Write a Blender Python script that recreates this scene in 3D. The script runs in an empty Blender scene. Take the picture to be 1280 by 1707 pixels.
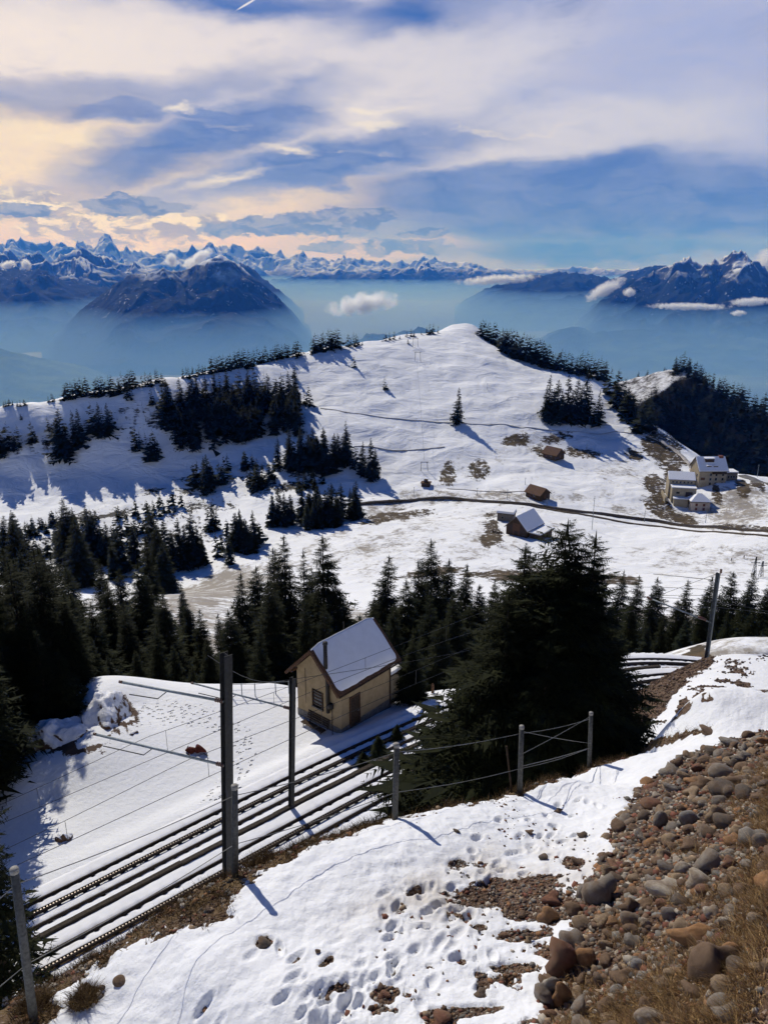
import bpy, math, random
import numpy as np
from math import radians, sin, cos, tan, pi

# ------------------------------------------------------------------ camera, sun, sky, exposure
scene = bpy.context.scene
COL = scene.collection
F_PX, PITCH = 1283.0, radians(18.0)
CP, SP = cos(PITCH), sin(PITCH)
cam_data = bpy.data.cameras.new('camera')
cam = bpy.data.objects.new('camera', cam_data)
COL.objects.link(cam)
cam_data.sensor_fit = 'VERTICAL'
cam_data.sensor_height = 34.6
cam_data.lens = 34.6 * F_PX / 1707.0
cam_data.clip_start = 0.2
cam_data.clip_end = 250000.0
cam.location = (0, 0, 0)
cam.rotation_euler = (pi / 2 - PITCH, 0, 0)
scene.camera = cam

SUN_AZ, SUN_EL = radians(-30.0), radians(40.0)      # azimuth from +Y towards +X
sun_data = bpy.data.lights.new('sun', 'SUN')
sun_data.energy = 3.8
sun_data.angle = radians(0.5)
sun_data.color = (1.0, 0.955, 0.89)
sun = bpy.data.objects.new('sun', sun_data)
COL.objects.link(sun)
sun.rotation_euler = (pi / 2 - SUN_EL, 0, -SUN_AZ + pi)
SUN_DIR = np.array([sin(SUN_AZ) * cos(SUN_EL), cos(SUN_AZ) * cos(SUN_EL), sin(SUN_EL)])

vs = scene.view_settings
scene.display_settings.display_device = 'sRGB'
vs.view_transform = 'Standard'
vs.look = 'None'
vs.gamma = 1.0
vs.use_curve_mapping = False
vs.exposure = 0.0
scene.cycles.use_denoising = True
scene.cycles.max_bounces = 8
scene.cycles.diffuse_bounces = 2
scene.cycles.glossy_bounces = 2
scene.cycles.transmission_bounces = 4
scene.cycles.transparent_max_bounces = 8
scene.cycles.volume_bounces = 8
scene.cycles.use_adaptive_sampling = True
scene.cycles.adaptive_threshold = 0.03
scene.cycles.caustics_reflective = False
scene.cycles.caustics_refractive = False


def ray(u, v):
    dx = (u - 640.0) / F_PX
    dy = (853.5 - v) / F_PX
    return np.array([dx, CP + dy * SP, -SP + dy * CP])


def at(u, v, Y):                                    # the point seen at (u, v), Y metres ahead
    d = ray(u, v)
    return d * (Y / d[1])


def atz(u, v, z):
    d = ray(u, v)
    return d * (z / d[2])


def proj(P):
    P = np.asarray(P, float)
    d = P[..., 1] * CP - P[..., 2] * SP
    w = P[..., 1] * SP + P[..., 2] * CP
    return np.stack([640 + F_PX * P[..., 0] / d, 853.5 - F_PX * w / d], -1)


# ------------------------------------------------------------------ node helpers
class NT:
    def __init__(self, tree):
        self.t = tree
        self.n = tree.nodes
        self.l = tree.links

    def new(self, kind, **kw):
        nd = self.n.new(kind)
        for k, v in kw.items():
            setattr(nd, k, v)
        return nd

    def put(self, sock, val):
        if hasattr(val, 'is_output'):
            self.l.new(val, sock)
        else:
            if hasattr(sock.default_value, '__len__') and not hasattr(val, '__len__'):
                val = (val,) * len(sock.default_value)
            if hasattr(val, '__len__') and len(val) == 3 and len(sock.default_value) == 4:
                val = tuple(val) + (1.0,)
            sock.default_value = val

    def m(self, op, a, b=None, c=None, clamp=False):
        nd = self.new('ShaderNodeMath', operation=op, use_clamp=clamp)
        self.put(nd.inputs[0], a)
        if b is not None: self.put(nd.inputs[1], b)
        if c is not None: self.put(nd.inputs[2], c)
        return nd.outputs[0]

    def vm(self, op, a, b=None, scale=None):
        nd = self.new('ShaderNodeVectorMath', operation=op)
        self.put(nd.inputs[0], a)
        if b is not None: self.put(nd.inputs[1], b)
        if scale is not None: self.put(nd.inputs[3], scale)
        return nd.outputs['Value'] if op in ('LENGTH', 'DOT_PRODUCT', 'DISTANCE') else nd.outputs[0]

    def mix(self, fac, a, b, blend='MIX'):
        nd = self.new('ShaderNodeMix', data_type='RGBA', blend_type=blend)
        self.put(nd.inputs[0], fac)
        self.put(nd.inputs[6], a)
        self.put(nd.inputs[7], b)
        return nd.outputs[2]

    def noise(self, vec, scale, detail=4, rough=0.55, dist=0.0, col=False, lac=2.0):
        nd = self.new('ShaderNodeTexNoise')
        self.put(nd.inputs['Vector'], vec)
        self.put(nd.inputs['Scale'], scale)
        nd.inputs['Detail'].default_value = detail
        nd.inputs['Roughness'].default_value = rough
        nd.inputs['Lacunarity'].default_value = lac
        nd.inputs['Distortion'].default_value = dist
        return nd.outputs['Color' if col else 'Fac']

    def voro(self, vec, scale, feature='F1', out='Distance', rand=1.0):
        nd = self.new('ShaderNodeTexVoronoi', feature=feature)
        self.put(nd.inputs['Vector'], vec)
        self.put(nd.inputs['Scale'], scale)
        nd.inputs['Randomness'].default_value = rand
        return nd.outputs[out]

    def ss(self, x, lo, hi, a=0.0, b=1.0):
        nd = self.new('ShaderNodeMapRange', interpolation_type='SMOOTHSTEP')
        self.put(nd.inputs[0], x)
        self.put(nd.inputs[1], lo)
        self.put(nd.inputs[2], hi)
        self.put(nd.inputs[3], a)
        self.put(nd.inputs[4], b)
        return nd.outputs[0]

    def sepx(self, v):
        nd = self.new('ShaderNodeSeparateXYZ')
        self.put(nd.inputs[0], v)
        return nd.outputs

    def comb(self, x, y, z):
        nd = self.new('ShaderNodeCombineXYZ')
        for i, k in enumerate((x, y, z)): self.put(nd.inputs[i], k)
        return nd.outputs[0]

    def bump(self, height, strength=0.5, dist=0.1, normal=None):
        nd = self.new('ShaderNodeBump')
        self.put(nd.inputs['Height'], height)
        self.put(nd.inputs['Strength'], strength)
        self.put(nd.inputs['Distance'], dist)
        if normal is not None: self.put(nd.inputs['Normal'], normal)
        return nd.outputs[0]


def material(name):
    mt = bpy.data.materials.new(name)
    mt.use_nodes = True
    t = NT(mt.node_tree)
    b = mt.node_tree.nodes['Principled BSDF']
    b.inputs['Specular IOR Level'].default_value = 0.2
    b.inputs['Roughness'].default_value = 0.8
    return mt, t, b


def simple_mat(name, col, rough=0.8, var=0.25, scale=6.0, bump=0.0, metal=0.0, spec=0.2, obj_var=0.0, bdist=0.01):
    mt, t, b = material(name)
    tc = t.new('ShaderNodeTexCoord').outputs['Object']
    n = t.noise(tc, scale, 5, 0.6)
    lo = tuple(c * (1 - var) for c in col)
    hi = tuple(min(1, c * (1 + var)) for c in col)
    c = t.mix(t.ss(n, 0.3, 0.7), lo, hi)
    if obj_var:
        r = t.new('ShaderNodeObjectInfo').outputs['Random']
        c = t.mix(r, t.mix(1.0, c, (1 - obj_var,) * 3, 'MULTIPLY'), t.mix(1.0, c, (1 + obj_var,) * 3, 'MULTIPLY'))
    t.put(b.inputs['Base Color'], c)
    b.inputs['Roughness'].default_value = rough
    b.inputs['Metallic'].default_value = metal
    b.inputs['Specular IOR Level'].default_value = spec
    if bump:
        t.put(b.inputs['Normal'], t.bump(t.noise(tc, scale * 3, 5, 0.65), bump, bdist))
    return mt


# ------------------------------------------------------------------ the sky
world = bpy.data.worlds.new('World')
scene.world = world
world.use_nodes = True
W = NT(world.node_tree)
bg = world.node_tree.nodes['Background']
bg.inputs['Strength'].default_value = 0.1
sky = W.new('ShaderNodeTexSky', sky_type='NISHITA', sun_disc=False)
sky.sun_elevation = SUN_EL
sky.sun_rotation = SUN_AZ
sky.altitude = 1700
sky.air_density = 1.0
sky.dust_density = 0.6
sky.ozone_density = 2.0
hs = W.new('ShaderNodeHueSaturation')
W.put(hs.inputs['Color'], sky.outputs[0])
hs.inputs['Saturation'].default_value = 1.3
hs.inputs['Value'].default_value = 0.40
clear = W.mix(1.0, hs.outputs[0], (0.62, 0.90, 1.45), 'MULTIPLY')
wdir = W.vm('NORMALIZE', W.new('ShaderNodeTexCoord').outputs['Generated'])
wx, wy, wz = W.sepx(wdir)
AZ = W.m('MULTIPLY', W.m('ARCTAN2', wx, wy), 180 / pi)            # degrees
EL = W.m('MULTIPLY', W.m('ARCSINE', wz), 180 / pi)
ae = W.comb(W.m('MULTIPLY', AZ, 0.1), W.m('MULTIPLY', EL, 0.1), 0.0)
wr = W.vm('SUBTRACT', W.noise(W.vm('MULTIPLY', ae, (0.7, 1.7, 1.0)), 1.1, 3, 0.55, col=True), (0.5, 0.5, 0.5))
wr2 = W.vm('SUBTRACT', W.noise(W.vm('MULTIPLY', ae, (0.7, 1.9, 1.0)), 4.0, 8, 0.66, col=True), (0.5, 0.5, 0.5))
aew = W.vm('ADD', W.vm('ADD', ae, W.vm('MULTIPLY', wr, (1.1, 0.45, 0))), W.vm('MULTIPLY', wr2, (0.36, 0.20, 0)))
aew2 = W.vm('ADD', ae, W.vm('MULTIPLY', wr2, (0.40, 0.22, 0)))


def azel(u, v):
    d = ray(u, v)
    return math.degrees(math.atan2(d[0], d[1])) * 0.1, math.degrees(math.atan2(d[2], math.hypot(d[0], d[1]))) * 0.1


def blob(u, v, ru, rv, rot=0.0, src=None, lo=1.0, hi=0.0):
    a, e = azel(u, v)
    k = 0.0045
    p = W.vm('SUBTRACT', src if src is not None else aew, (a, e, 0))
    if rot:
        nd = W.new('ShaderNodeVectorRotate', rotation_type='Z_AXIS')
        W.put(nd.inputs['Vector'], p)
        nd.inputs['Angle'].default_value = radians(rot)
        p = nd.outputs[0]
    p = W.vm('MULTIPLY', p, (1 / (ru * k), 1 / (rv * k), 0))
    return W.ss(W.vm('LENGTH', p), lo, hi)


def total(*bs):
    s = bs[0]
    for x in bs[1:]: s = W.m('MAXIMUM', s, x)
    return s


# high veil of thin cloud: strongest in the band just above the horizon all round, thinning overhead
veil_n = W.noise(W.vm('MULTIPLY', aew, (0.55, 1.5, 1)), 1.3, 8, 0.6)
veil = W.ss(W.m('ADD', veil_n, W.ss(EL, 15.0, 32.0, 0.24, -0.30)), 0.42, 0.78)
gap = total(blob(670, 35, 190, 75, -8, lo=1.0, hi=0.2), blob(420, -5, 240, 40, 0), blob(30, 172, 90, 18, 5, lo=1, hi=.3))
veil = W.m('MULTIPLY', veil, W.m('SUBTRACT', 1.0, W.m('MULTIPLY', gap, 0.95)))
warm = W.ss(AZ, -38.0, 22.0, 1.0, 0.0)                           # the sun's side of the sky is the warmer one
warm = W.m('MULTIPLY', warm, W.ss(AZ, -120.0, -60.0, 0.0, 1.0))
veil_col = W.mix(warm, (0.47, 0.50, 0.71), (0.80, 0.72, 0.70))
vmod = W.noise(W.vm('MULTIPLY', aew, (0.5, 2.0, 1)), 2.6, 7, 0.6)
back = total(W.ss(AZ, 50.0, 95.0), W.ss(AZ, -70.0, -120.0))
veil_col = W.mix(back, veil_col, (0.23, 0.30, 0.52))
veil_col = W.mix(W.ss(vmod, 0.35, 0.7, 0.0, 0.55), veil_col, W.mix(back, W.mix(warm, (0.36, 0.44, 0.74), (0.86, 0.80, 0.76)), (0.20, 0.28, 0.52)))
S = W.mix(W.m('MULTIPLY', veil, 0.93), W.vm('SCALE', clear, scale=0.1), veil_col)
# bright layer of the upper left
def soft(*a, **k):
    k.setdefault('lo', 1.0); k.setdefault('hi', 0.35)
    return blob(*a, **k)


br = total(soft(180, 90, 560, 80, -3), soft(620, 140, 420, 80, -10), soft(900, 225, 460, 70, -4), soft(560, 210, 330, 60, -6))
S = W.mix(W.m('MULTIPLY', br, 0.9), S, W.mix(warm, (0.64, 0.64, 0.75), (0.97, 0.85, 0.76)))
fine = W.noise(W.vm('MULTIPLY', aew2, (0.6, 2.4, 1)), 3.2, 9, 0.64)
S = W.mix(W.m('MULTIPLY', W.m('MULTIPLY', br, W.ss(fine, 0.50, 0.72)), 0.45), S, W.mix(warm, (0.42, 0.46, 0.66), (0.60, 0.56, 0.64)))
# yellow light under the layer at the left and low over the horizon
yl = total(soft(0, 245, 280, 95, -14), soft(210, 300, 230, 34, -14), soft(120, 375, 330, 50, 0), soft(560, 338, 220, 30, -6), soft(330, 395, 260, 26, 0), W.m('MULTIPLY', soft(560, 410, 280, 22, 0), 0.6))
S = W.mix(W.m('MULTIPLY', yl, 0.92), S, W.mix(W.ss(fine, 0.3, 0.7), (1.0, 0.84, 0.57), (0.90, 0.73, 0.54)))
# blue grey belly of the cloud layer
dk = total(W.m('MULTIPLY', soft(170, 158, 330, 44, -6), 0.7), W.m('MULTIPLY', soft(190, 188, 130, 30, -6), 0.9), soft(330, 192, 84, 20, 2), soft(340, 232, 290, 60, -17), soft(560, 270, 330, 54, -10),
           soft(860, 312, 420, 50, -4), soft(1100, 348, 600, 90, 0), soft(1020, 418, 360, 40, 0), W.m('MULTIPLY', soft(120, 318, 240, 16, 0), 0.45))
belly_n = W.noise(W.vm('MULTIPLY', aew, (0.6, 2.2, 1)), 3.0, 8, 0.64)
belly = W.mix(W.ss(belly_n, 0.32, 0.68), (0.075, 0.165, 0.45), (0.19, 0.27, 0.53))
S = W.mix(W.m('MULTIPLY', dk, 0.92), S, belly)
# light wisps over the belly
wisp = W.m('MULTIPLY', W.ss(W.noise(W.vm('MULTIPLY', aew, (0.45, 2.8, 1)), 2.4, 9, 0.66), 0.54, 0.70), soft(640, 215, 420, 60, -5))
S = W.mix(W.m('MULTIPLY', wisp, 0.75), S, (0.88, 0.79, 0.70))
for (u, v, ru, rv, rot) in ((295, 181, 38, 9, 4), (612, 186, 46, 8, 2), (632, 208, 54, 11, 2), (370, 297, 100, 13, -12), (480, 250, 60, 8, 2)):
    S = W.mix(W.m('MULTIPLY', blob(u, v, ru, rv, rot, src=aew2), 0.85), S, (0.90, 0.82, 0.72))
# low broken cumulus: lit heads towards the sun, grey undersides
cq = W.vm('MULTIPLY', aew2, (0.8, 1.5, 1))
cum_n = W.noise(cq, 4.6, 9, 0.60, 0.2)
cum_up = W.noise(W.vm('ADD', cq, (0.02, 0.055, 0)), 4.6, 9, 0.60, 0.2)
relief = W.ss(W.m('SUBTRACT', cum_n, cum_up), -0.06, 0.09)
zb = total(soft(30, 348, 120, 40, 0, src=aew2), soft(200, 378, 210, 42, 0, src=aew2), soft(345, 372, 60, 24, 0, src=aew2))
cb = W.m('MULTIPLY', W.ss(W.m('ADD', cum_n, W.m('MULTIPLY', zb, 0.30)), 0.60, 0.70), W.ss(zb, 0.0, 0.25))
S = W.mix(W.m('MULTIPLY', cb, 0.9), S, W.mix(relief, (0.42, 0.40, 0.42), (1.0, 0.90, 0.70)))
cum_d = W.noise(W.vm('ADD', cq, (3.3, 1.7, 0)), 5.2, 9, 0.60, 0.2)
cum_d2 = W.noise(W.vm('ADD', cq, (3.32, 1.75, 0)), 5.2, 9, 0.60, 0.2)
rel_d = W.ss(W.m('SUBTRACT', cum_d, cum_d2), -0.06, 0.10)
zd = total(soft(40, 354, 62, 20, 0, src=aew2), soft(225, 338, 110, 24, 2, src=aew2), soft(490, 376, 190, 30, 0, src=aew2), soft(590, 362, 90, 30, 0, src=aew2), soft(705, 388, 60, 14, 0, src=aew2), 
           W.m('MULTIPLY', soft(640, 412, 190, 18, 0, src=aew2), 0.7))
cd = W.m('MULTIPLY', W.ss(W.m('ADD', cum_d, W.m('MULTIPLY', zd, 0.34)), 0.64, 0.74), W.ss(zd, 0.0, 0.25))
S = W.mix(W.m('MULTIPLY', cd, 0.92), S, W.mix(rel_d, (0.15, 0.215, 0.41), (0.34, 0.38, 0.52)))
# the same broken cumulus goes on low round the rest of the horizon
low = W.m('MULTIPLY', W.m('MULTIPLY', W.ss(EL, 0.2, 1.5), W.ss(EL, 8.0, 4.0)), total(W.ss(AZ, 32.0, 60.0), W.ss(AZ, -32.0, -60.0)))
S = W.mix(W.m('MULTIPLY', W.m('MULTIPLY', W.ss(cum_d, 0.52, 0.62), low), 0.7), S, W.mix(rel_d, (0.17, 0.23, 0.42), (0.50, 0.50, 0.56)))
# condensation trail
tr = blob(413, 6, 22, 1.6, -27, src=ae, lo=1.0, hi=0.5)
S = W.mix(W.m('MULTIPLY', tr, 0.8), S, (0.9, 0.85, 0.85))
# below the horizon only haze colour
S = W.mix(W.ss(EL, 0.3, -2.0), S, (0.30, 0.40, 0.58))
W.put(bg.inputs['Color'], W.vm('SCALE', S, scale=10.0))

# ------------------------------------------------------------------ numeric noise
def _hash(ix, iy, seed):
    h = (ix.astype(np.int64) * 374761393 + iy.astype(np.int64) * 668265263 + seed * 974711) & 0x7fffffff
    h = ((h ^ (h >> 13)) * 1274126177) & 0x7fffffff
    return (h ^ (h >> 16)) & 0x7fffffff


def perlin(x, y, seed=0):
    xi, yi = np.floor(x), np.floor(y)
    xf, yf = x - xi, y - yi
    xi, yi = xi.astype(np.int64), yi.astype(np.int64)
    u = xf * xf * xf * (xf * (xf * 6 - 15) + 10)
    v = yf * yf * yf * (yf * (yf * 6 - 15) + 10)

    def g(ix, iy, dx, dy):
        a = _hash(ix, iy, seed) * (2 * pi / 0x7fffffff)
        return np.cos(a) * dx + np.sin(a) * dy
    n00 = g(xi, yi, xf, yf)
    n10 = g(xi + 1, yi, xf - 1, yf)
    n01 = g(xi, yi + 1, xf, yf - 1)
    n11 = g(xi + 1, yi + 1, xf - 1, yf - 1)
    return (n00 * (1 - u) + n10 * u) * (1 - v) + (n01 * (1 - u) + n11 * u) * v


def fbm(x, y, octv=5, seed=0, gain=0.5):
    s, a = 0, 1.0
    for o in range(octv):
        s = s + a * perlin(x * 2 ** o, y * 2 ** o, seed + o * 7)
        a *= gain
    return s


def ridged(x, y, octv=6, seed=0, gain=0.5):
    s, a, w = 0, 1.0, 1.0
    for o in range(octv):
        n = (1 - np.abs(perlin(x * 2 ** o, y * 2 ** o, seed + o * 7)) * 1.6)
        n = np.clip(n, 0, 1) ** 2
        s = s + a * n * w
        w = np.clip(n * 1.4, 0, 1)
        a *= gain
    return s


def sstep(x, lo, hi):
    t = np.clip((x - lo) / (hi - lo), 0, 1)
    return t * t * (3 - 2 * t)


# ------------------------------------------------------------------ mesh helpers
def np_mesh(name, V, Fq, smooth=False):
    me = bpy.data.meshes.new(name)
    V = np.asarray(V, np.float32)
    Fq = np.asarray(Fq, np.int32)
    k = Fq.shape[1]
    me.vertices.add(len(V))
    me.vertices.foreach_set('co', V.ravel())
    me.loops.add(Fq.size)
    me.loops.foreach_set('vertex_index', Fq.ravel())
    me.polygons.add(len(Fq))
    me.polygons.foreach_set('loop_start', np.arange(0, Fq.size, k, dtype=np.int32))
    me.polygons.foreach_set('loop_total', np.full(len(Fq), k, np.int32))
    if smooth:
        me.polygons.foreach_set('use_smooth', np.ones(len(Fq), bool))
    me.update(calc_edges=True)
    return me


def grid_faces(nr, nc):
    i = np.arange(nr - 1)[:, None] * nc + np.arange(nc - 1)[None]
    return np.stack([i, i + 1, i + nc + 1, i + nc], -1).reshape(-1, 4)


def obj(name, me, mats=None, parent=None, **props):
    o = bpy.data.objects.new(name, me)
    COL.objects.link(o)
    if mats is not None and me is not None and len(me.materials) == 0:
        for mt in (mats if isinstance(mats, (list, tuple)) else [mats]):
            me.materials.append(mt)
    if parent is not None:
        o.parent = parent
    for k, v in props.items():
        if v is not None: o[k] = v
    return o


def empty(name, loc, label=None, category=None, group=None, rz=0.0, **kw):
    o = bpy.data.objects.new(name, None)
    o.empty_display_size = 0.2
    COL.objects.link(o)
    o.location = tuple(float(c) for c in loc)
    o.rotation_euler = (0, 0, rz)
    for k, v in dict(label=label, category=category, group=group, **kw).items():
        if v is not None: o[k] = v
    return o


class MB:
    """collects triangles and quads for one mesh"""
    def __init__(self):
        self.v, self.f, self.mi = [], [], []

    def add(self, vs_, fs, mi=0):
        b = len(self.v)
        self.v += [tuple(map(float, p)) for p in vs_]
        self.f += [tuple(i + b for i in q) for q in fs]
        self.mi += [mi] * len(fs)

    def box(self, c, s, R=None, mi=0, taper=1.0):
        hx, hy, hz = s[0] / 2, s[1] / 2, s[2] / 2
        P = []
        for z, k in ((-hz, 1.0), (hz, taper)):
            for x, y in ((-hx, -hy), (hx, -hy), (hx, hy), (-hx, hy)):
                P.append((x * k, y * k, z))
        P = np.array(P)
        if R is not None: P = P @ np.asarray(R).T
        P = P + np.asarray(c)
        self.add(P, [(3, 2, 1, 0), (4, 5, 6, 7), (0, 1, 5, 4), (1, 2, 6, 5), (2, 3, 7, 6), (3, 0, 4, 7)], mi)

    def bar(self, a, b, w, h=None, mi=0):                # rectangular bar from a to b
        a, b = np.asarray(a, float), np.asarray(b, float)
        h = w if h is None else h
        d = b - a
        L = np.linalg.norm(d)
        d = d / L
        up = np.array([0, 0, 1.0]) if abs(d[2]) < 0.97 else np.array([0, 1.0, 0])
        s = np.cross(d, up); s /= np.linalg.norm(s)
        t = np.cross(s, d)
        self.box((a + b) / 2, (w, L, h), np.stack([s, d, t], 1), mi)

    def tube(self, pts, rad, n=6, mi=0, cap=True):
        pts = np.asarray(pts, float)
        rad = np.broadcast_to(np.asarray(rad, float), (len(pts),))
        V = []
        for i, p in enumerate(pts):
            d = pts[min(i + 1, len(pts) - 1)] - pts[max(i - 1, 0)]
            d = d / (np.linalg.norm(d) + 1e-9)
            up = np.array([0, 0, 1.0]) if abs(d[2]) < 0.95 else np.array([1.0, 0, 0])
            s = np.cross(d, up); s /= np.linalg.norm(s)
            t = np.cross(s, d)
            for k in range(n):
                a = 2 * pi * k / n
                V.append(p + rad[i] * (cos(a) * s + sin(a) * t))
        Fs = []
        for i in range(len(pts) - 1):
            for k in range(n):
                k2 = (k + 1) % n
                Fs.append((i * n + k, i * n + k2, (i + 1) * n + k2, (i + 1) * n + k))
        if cap:
            Fs.append(tuple(range(n))[::-1])
            Fs.append(tuple(range((len(pts) - 1) * n, len(pts) * n)))
        self.add(V, Fs, mi)

    def mesh(self, name, smooth=False):
        me = bpy.data.meshes.new(name)
        me.from_pydata(self.v, [], self.f)
        if any(self.mi):
            me.polygons.foreach_set('material_index', np.array(self.mi, np.int32))
        if smooth:
            me.polygons.foreach_set('use_smooth', np.ones(len(self.f), bool))
        me.update()
        return me

    def build(self, name, mats, parent=None, smooth=False, **props):
        return obj(name, self.mesh(name, smooth), mats, parent, **props)


def rotz(a):
    return np.array([[cos(a), -sin(a), 0], [sin(a), cos(a), 0], [0, 0, 1.0]])


# ------------------------------------------------------------------ the two railway tracks (plan and level)
TQ = (-8.8995911, 33.3019379, 0.898624397, 1.01629995e-03, -27.9509578, 3.13626735e-02, -3.68428109e-04, 2.89561895e-04)
TS = np.linspace(-40, 62, 511)
_th = TQ[2] + TQ[3] * TS + TQ[7] * TS ** 2
_ds = TS[1] - TS[0]
_i0 = int(np.argmin(abs(TS)))
_x = np.cumsum(np.sin(_th)) * _ds
_y = np.cumsum(np.cos(_th)) * _ds
TRK = np.stack([_x - _x[_i0] + TQ[0], _y - _y[_i0] + TQ[1], TQ[4] + TQ[5] * TS + TQ[6] * TS ** 2 - 0.011 * np.clip(TS - 24, 0, None) ** 2 / (1 + 0.02 * np.clip(TS - 24, 0, None))], 1)   # far track centre, rail top
TNRM = np.stack([np.cos(_th), -np.sin(_th), 0 * _th], 1)
TSPACE, TDZ = 4.64, 1.33


def track_pt(s, off, dz=0.0):
    p = np.stack([np.interp(s, TS, TRK[:, k]) for k in range(3)], -1)
    n = np.stack([np.interp(s, TS, TNRM[:, k]) for k in range(3)], -1)
    q = p + n * np.asarray(off)[..., None]
    q[..., 2] += dz
    return q


# ------------------------------------------------------------------ the lie of the land: seen points give its height
CT = []


def cpt(*rows):                         # (u, v, Y) seen ground points
    for u, v, Y in rows: CT.append(at(u, v, Y))


def wpt(*rows):                         # (x, y, z) ground points
    for r in rows: CT.append(np.array(r, float))


# fence crest, path and stony bank
FENCE = [at(57, 1705, 7.0), at(392, 1466, 9.2), at(658, 1372, 10.9), at(866, 1322, 12.8), at(982, 1281, 15.5)]
cpt((57, 1700, 7.0), (392, 1462, 9.2), (658, 1368, 10.9), (866, 1320, 12.8), (982, 1280, 15.5), (1090, 1243, 20), (1180, 1217, 26),
    (230, 1570, 8.1), (525, 1405, 10.0), (765, 1343, 11.8), (920, 1300, 14.0))
cpt((-150, 1800, 6.0), (150, 1720, 6.9), (400, 1707, 6.4), (640, 1707, 6.2), (860, 1707, 6.0), (700, 1500, 8.4), (500, 1560, 7.7), (300, 1630, 7.3),
    (850, 1420, 10.0), (950, 1368, 11.4), (1000, 1312, 14.2), (1090, 1262, 18.0), (1160, 1235, 22.0), (860, 1560, 7.6), (900, 1640, 6.7),
    (880, 1330, 12.6), (640, 1850, 5.3), (300, 1900, 5.6))
cpt((910, 1660, 6.5), (985, 1480, 8.5), (1025, 1380, 10.6), (1060, 1322, 12.6), (1100, 1280, 14.0), (1180, 1243, 15.5), (1280, 1216, 16.5),
    (1050, 1690, 5.55), (1180, 1690, 4.95), (1280, 1700, 4.55), (1130, 1550, 6.6), (1280, 1550, 5.7), (1150, 1420, 8.6), (1280, 1420, 7.4),
    (1180, 1320, 11.2), (1280, 1300, 10.2), (1400, 1500, 5.6), (1400, 1300, 9.5), (1500, 1210, 14.5), (1200, 1850, 4.2), (1450, 1800, 3.9))
wpt((8.5, 18.5, -11.4), (11.0, 19.5, -12.0))
# snow slope beyond on the right, down to the track
cpt((1130, 1222, 24.5), (1100, 1228, 24), (1180, 1192, 29), (1280, 1190, 28), (1280, 1150, 34), (1180, 1142, 35), (1180, 1096, 42.3), (1280, 1098, 42), (1400, 1120, 38),
    (1060, 1212, 28.5), (1085, 1175, 33.5), (1125, 1128, 39.2), (1030, 1235, 26), (1150, 1108, 41.5))
# hidden slope under the fence, down to the tracks
wpt((-4.8, 11.5, -14.2), (-6.5, 17, -23.5), (-1.6, 14.5, -15.6), (-1.6, 22, -23.6), (1.5, 15, -15.2), (2.2, 24, -23.2), (3.2, 17.5, -16.3), (5.0, 28, -23.0), (5.6, 20.5, -16.9), (8.0, 31, -23.6),
    (-9, 14, -24), (7.4, 23, -17.2), (10.5, 32, -23.4), (12.5, 36, -24.6))
# track beds
for s in (-36, -29, -22, -14, -6, 2, 10, 18, 26, 34, 42):
    a = track_pt(np.array(float(s)), 0.0); b = track_pt(np.array(float(s)), TSPACE, TDZ)
    wpt((a[0], a[1], a[2] - 0.30), (b[0], b[1], b[2] - 0.30))
# snowy terrace with the hut
for u, v in ((60, 1440), (200, 1370), (300, 1300), (330, 1250), (260, 1195), (400, 1200), (420, 1160), (500, 1230), (560, 1210), (640, 1190), (-60, 1480)):
    wpt(atz(u, v, -28.55))
wpt(atz(80, 1330, -28.9), atz(-60, 1380, -28.8), atz(735, 1150, -29.6), atz(700, 1172, -28.7), atz(230, 1175, -28.6), atz(330, 1152, -28.6), atz(450, 1140, -28.7), atz(160, 1262, -27.9), atz(40, 1285, -28.3))
cpt((190, 1195, 43.0), (160, 1155, 46.0), (110, 1180, 46), (60, 1240, 44), (-40, 1255, 43), (140, 1135, 49))
# steep forest behind
wpt((-22, 60, -37), (-8, 58, -39), (4, 60, -41), (-45, 62, -33), (-60, 80, -42), (-30, 80, -50), (0, 80, -52), (20, 70, -42), (40, 75, -43), (60, 75, -42), (30, 60, -31), (45, 58, -30))
wpt((-60, 115, -62), (-30, 115, -67), (0, 115, -69), (40, 110, -63), (80, 110, -62), (-90, 165, -80), (-40, 165, -86), (0, 165, -88), (60, 160, -84), (110, 160, -83),
    (-120, 230, -103), (-60, 230, -104), (0, 225, -105), (60, 225, -104), (140, 225, -102))
# saddle meadows
cpt((850, 957, 280), (720, 965, 275), (300, 985, 292), (480, 930, 325), (620, 880, 368), (600, 836, 436), (750, 831, 432), (950, 852, 398), (1280, 886, 338), (1280, 950, 288), (1100, 955, 286),
    (1000, 900, 348), (860, 885, 352), (895, 818, 430), (923, 755, 500), (1000, 765, 495), (700, 795, 466), (1420, 940, 290), (1420, 880, 340),
    (760, 900, 335), (430, 960, 300))
# left: ravine, piste, steep shaded slope and its ridge
cpt((0, 868, 425), (150, 838, 445), (300, 792, 480), (300, 830, 450), (430, 770, 484), (0, 905, 398), (150, 880, 410), (-150, 890, 420), (0, 950, 360), (150, 940, 350), (420, 880, 385),
    (330, 890, 385), (500, 830, 435),
    (0, 800, 478), (150, 775, 486), (280, 760, 492), (-150, 830, 470), (100, 735, 500), (0, 740, 497), (250, 700, 508),
    (-150, 712, 507), (0, 685, 515), (130, 660, 524), (250, 640, 536), (330, 626, 557), (420, 745, 500), (400, 700, 528), (330, 690, 518), (600, 790, 470), (560, 740, 498))
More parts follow.
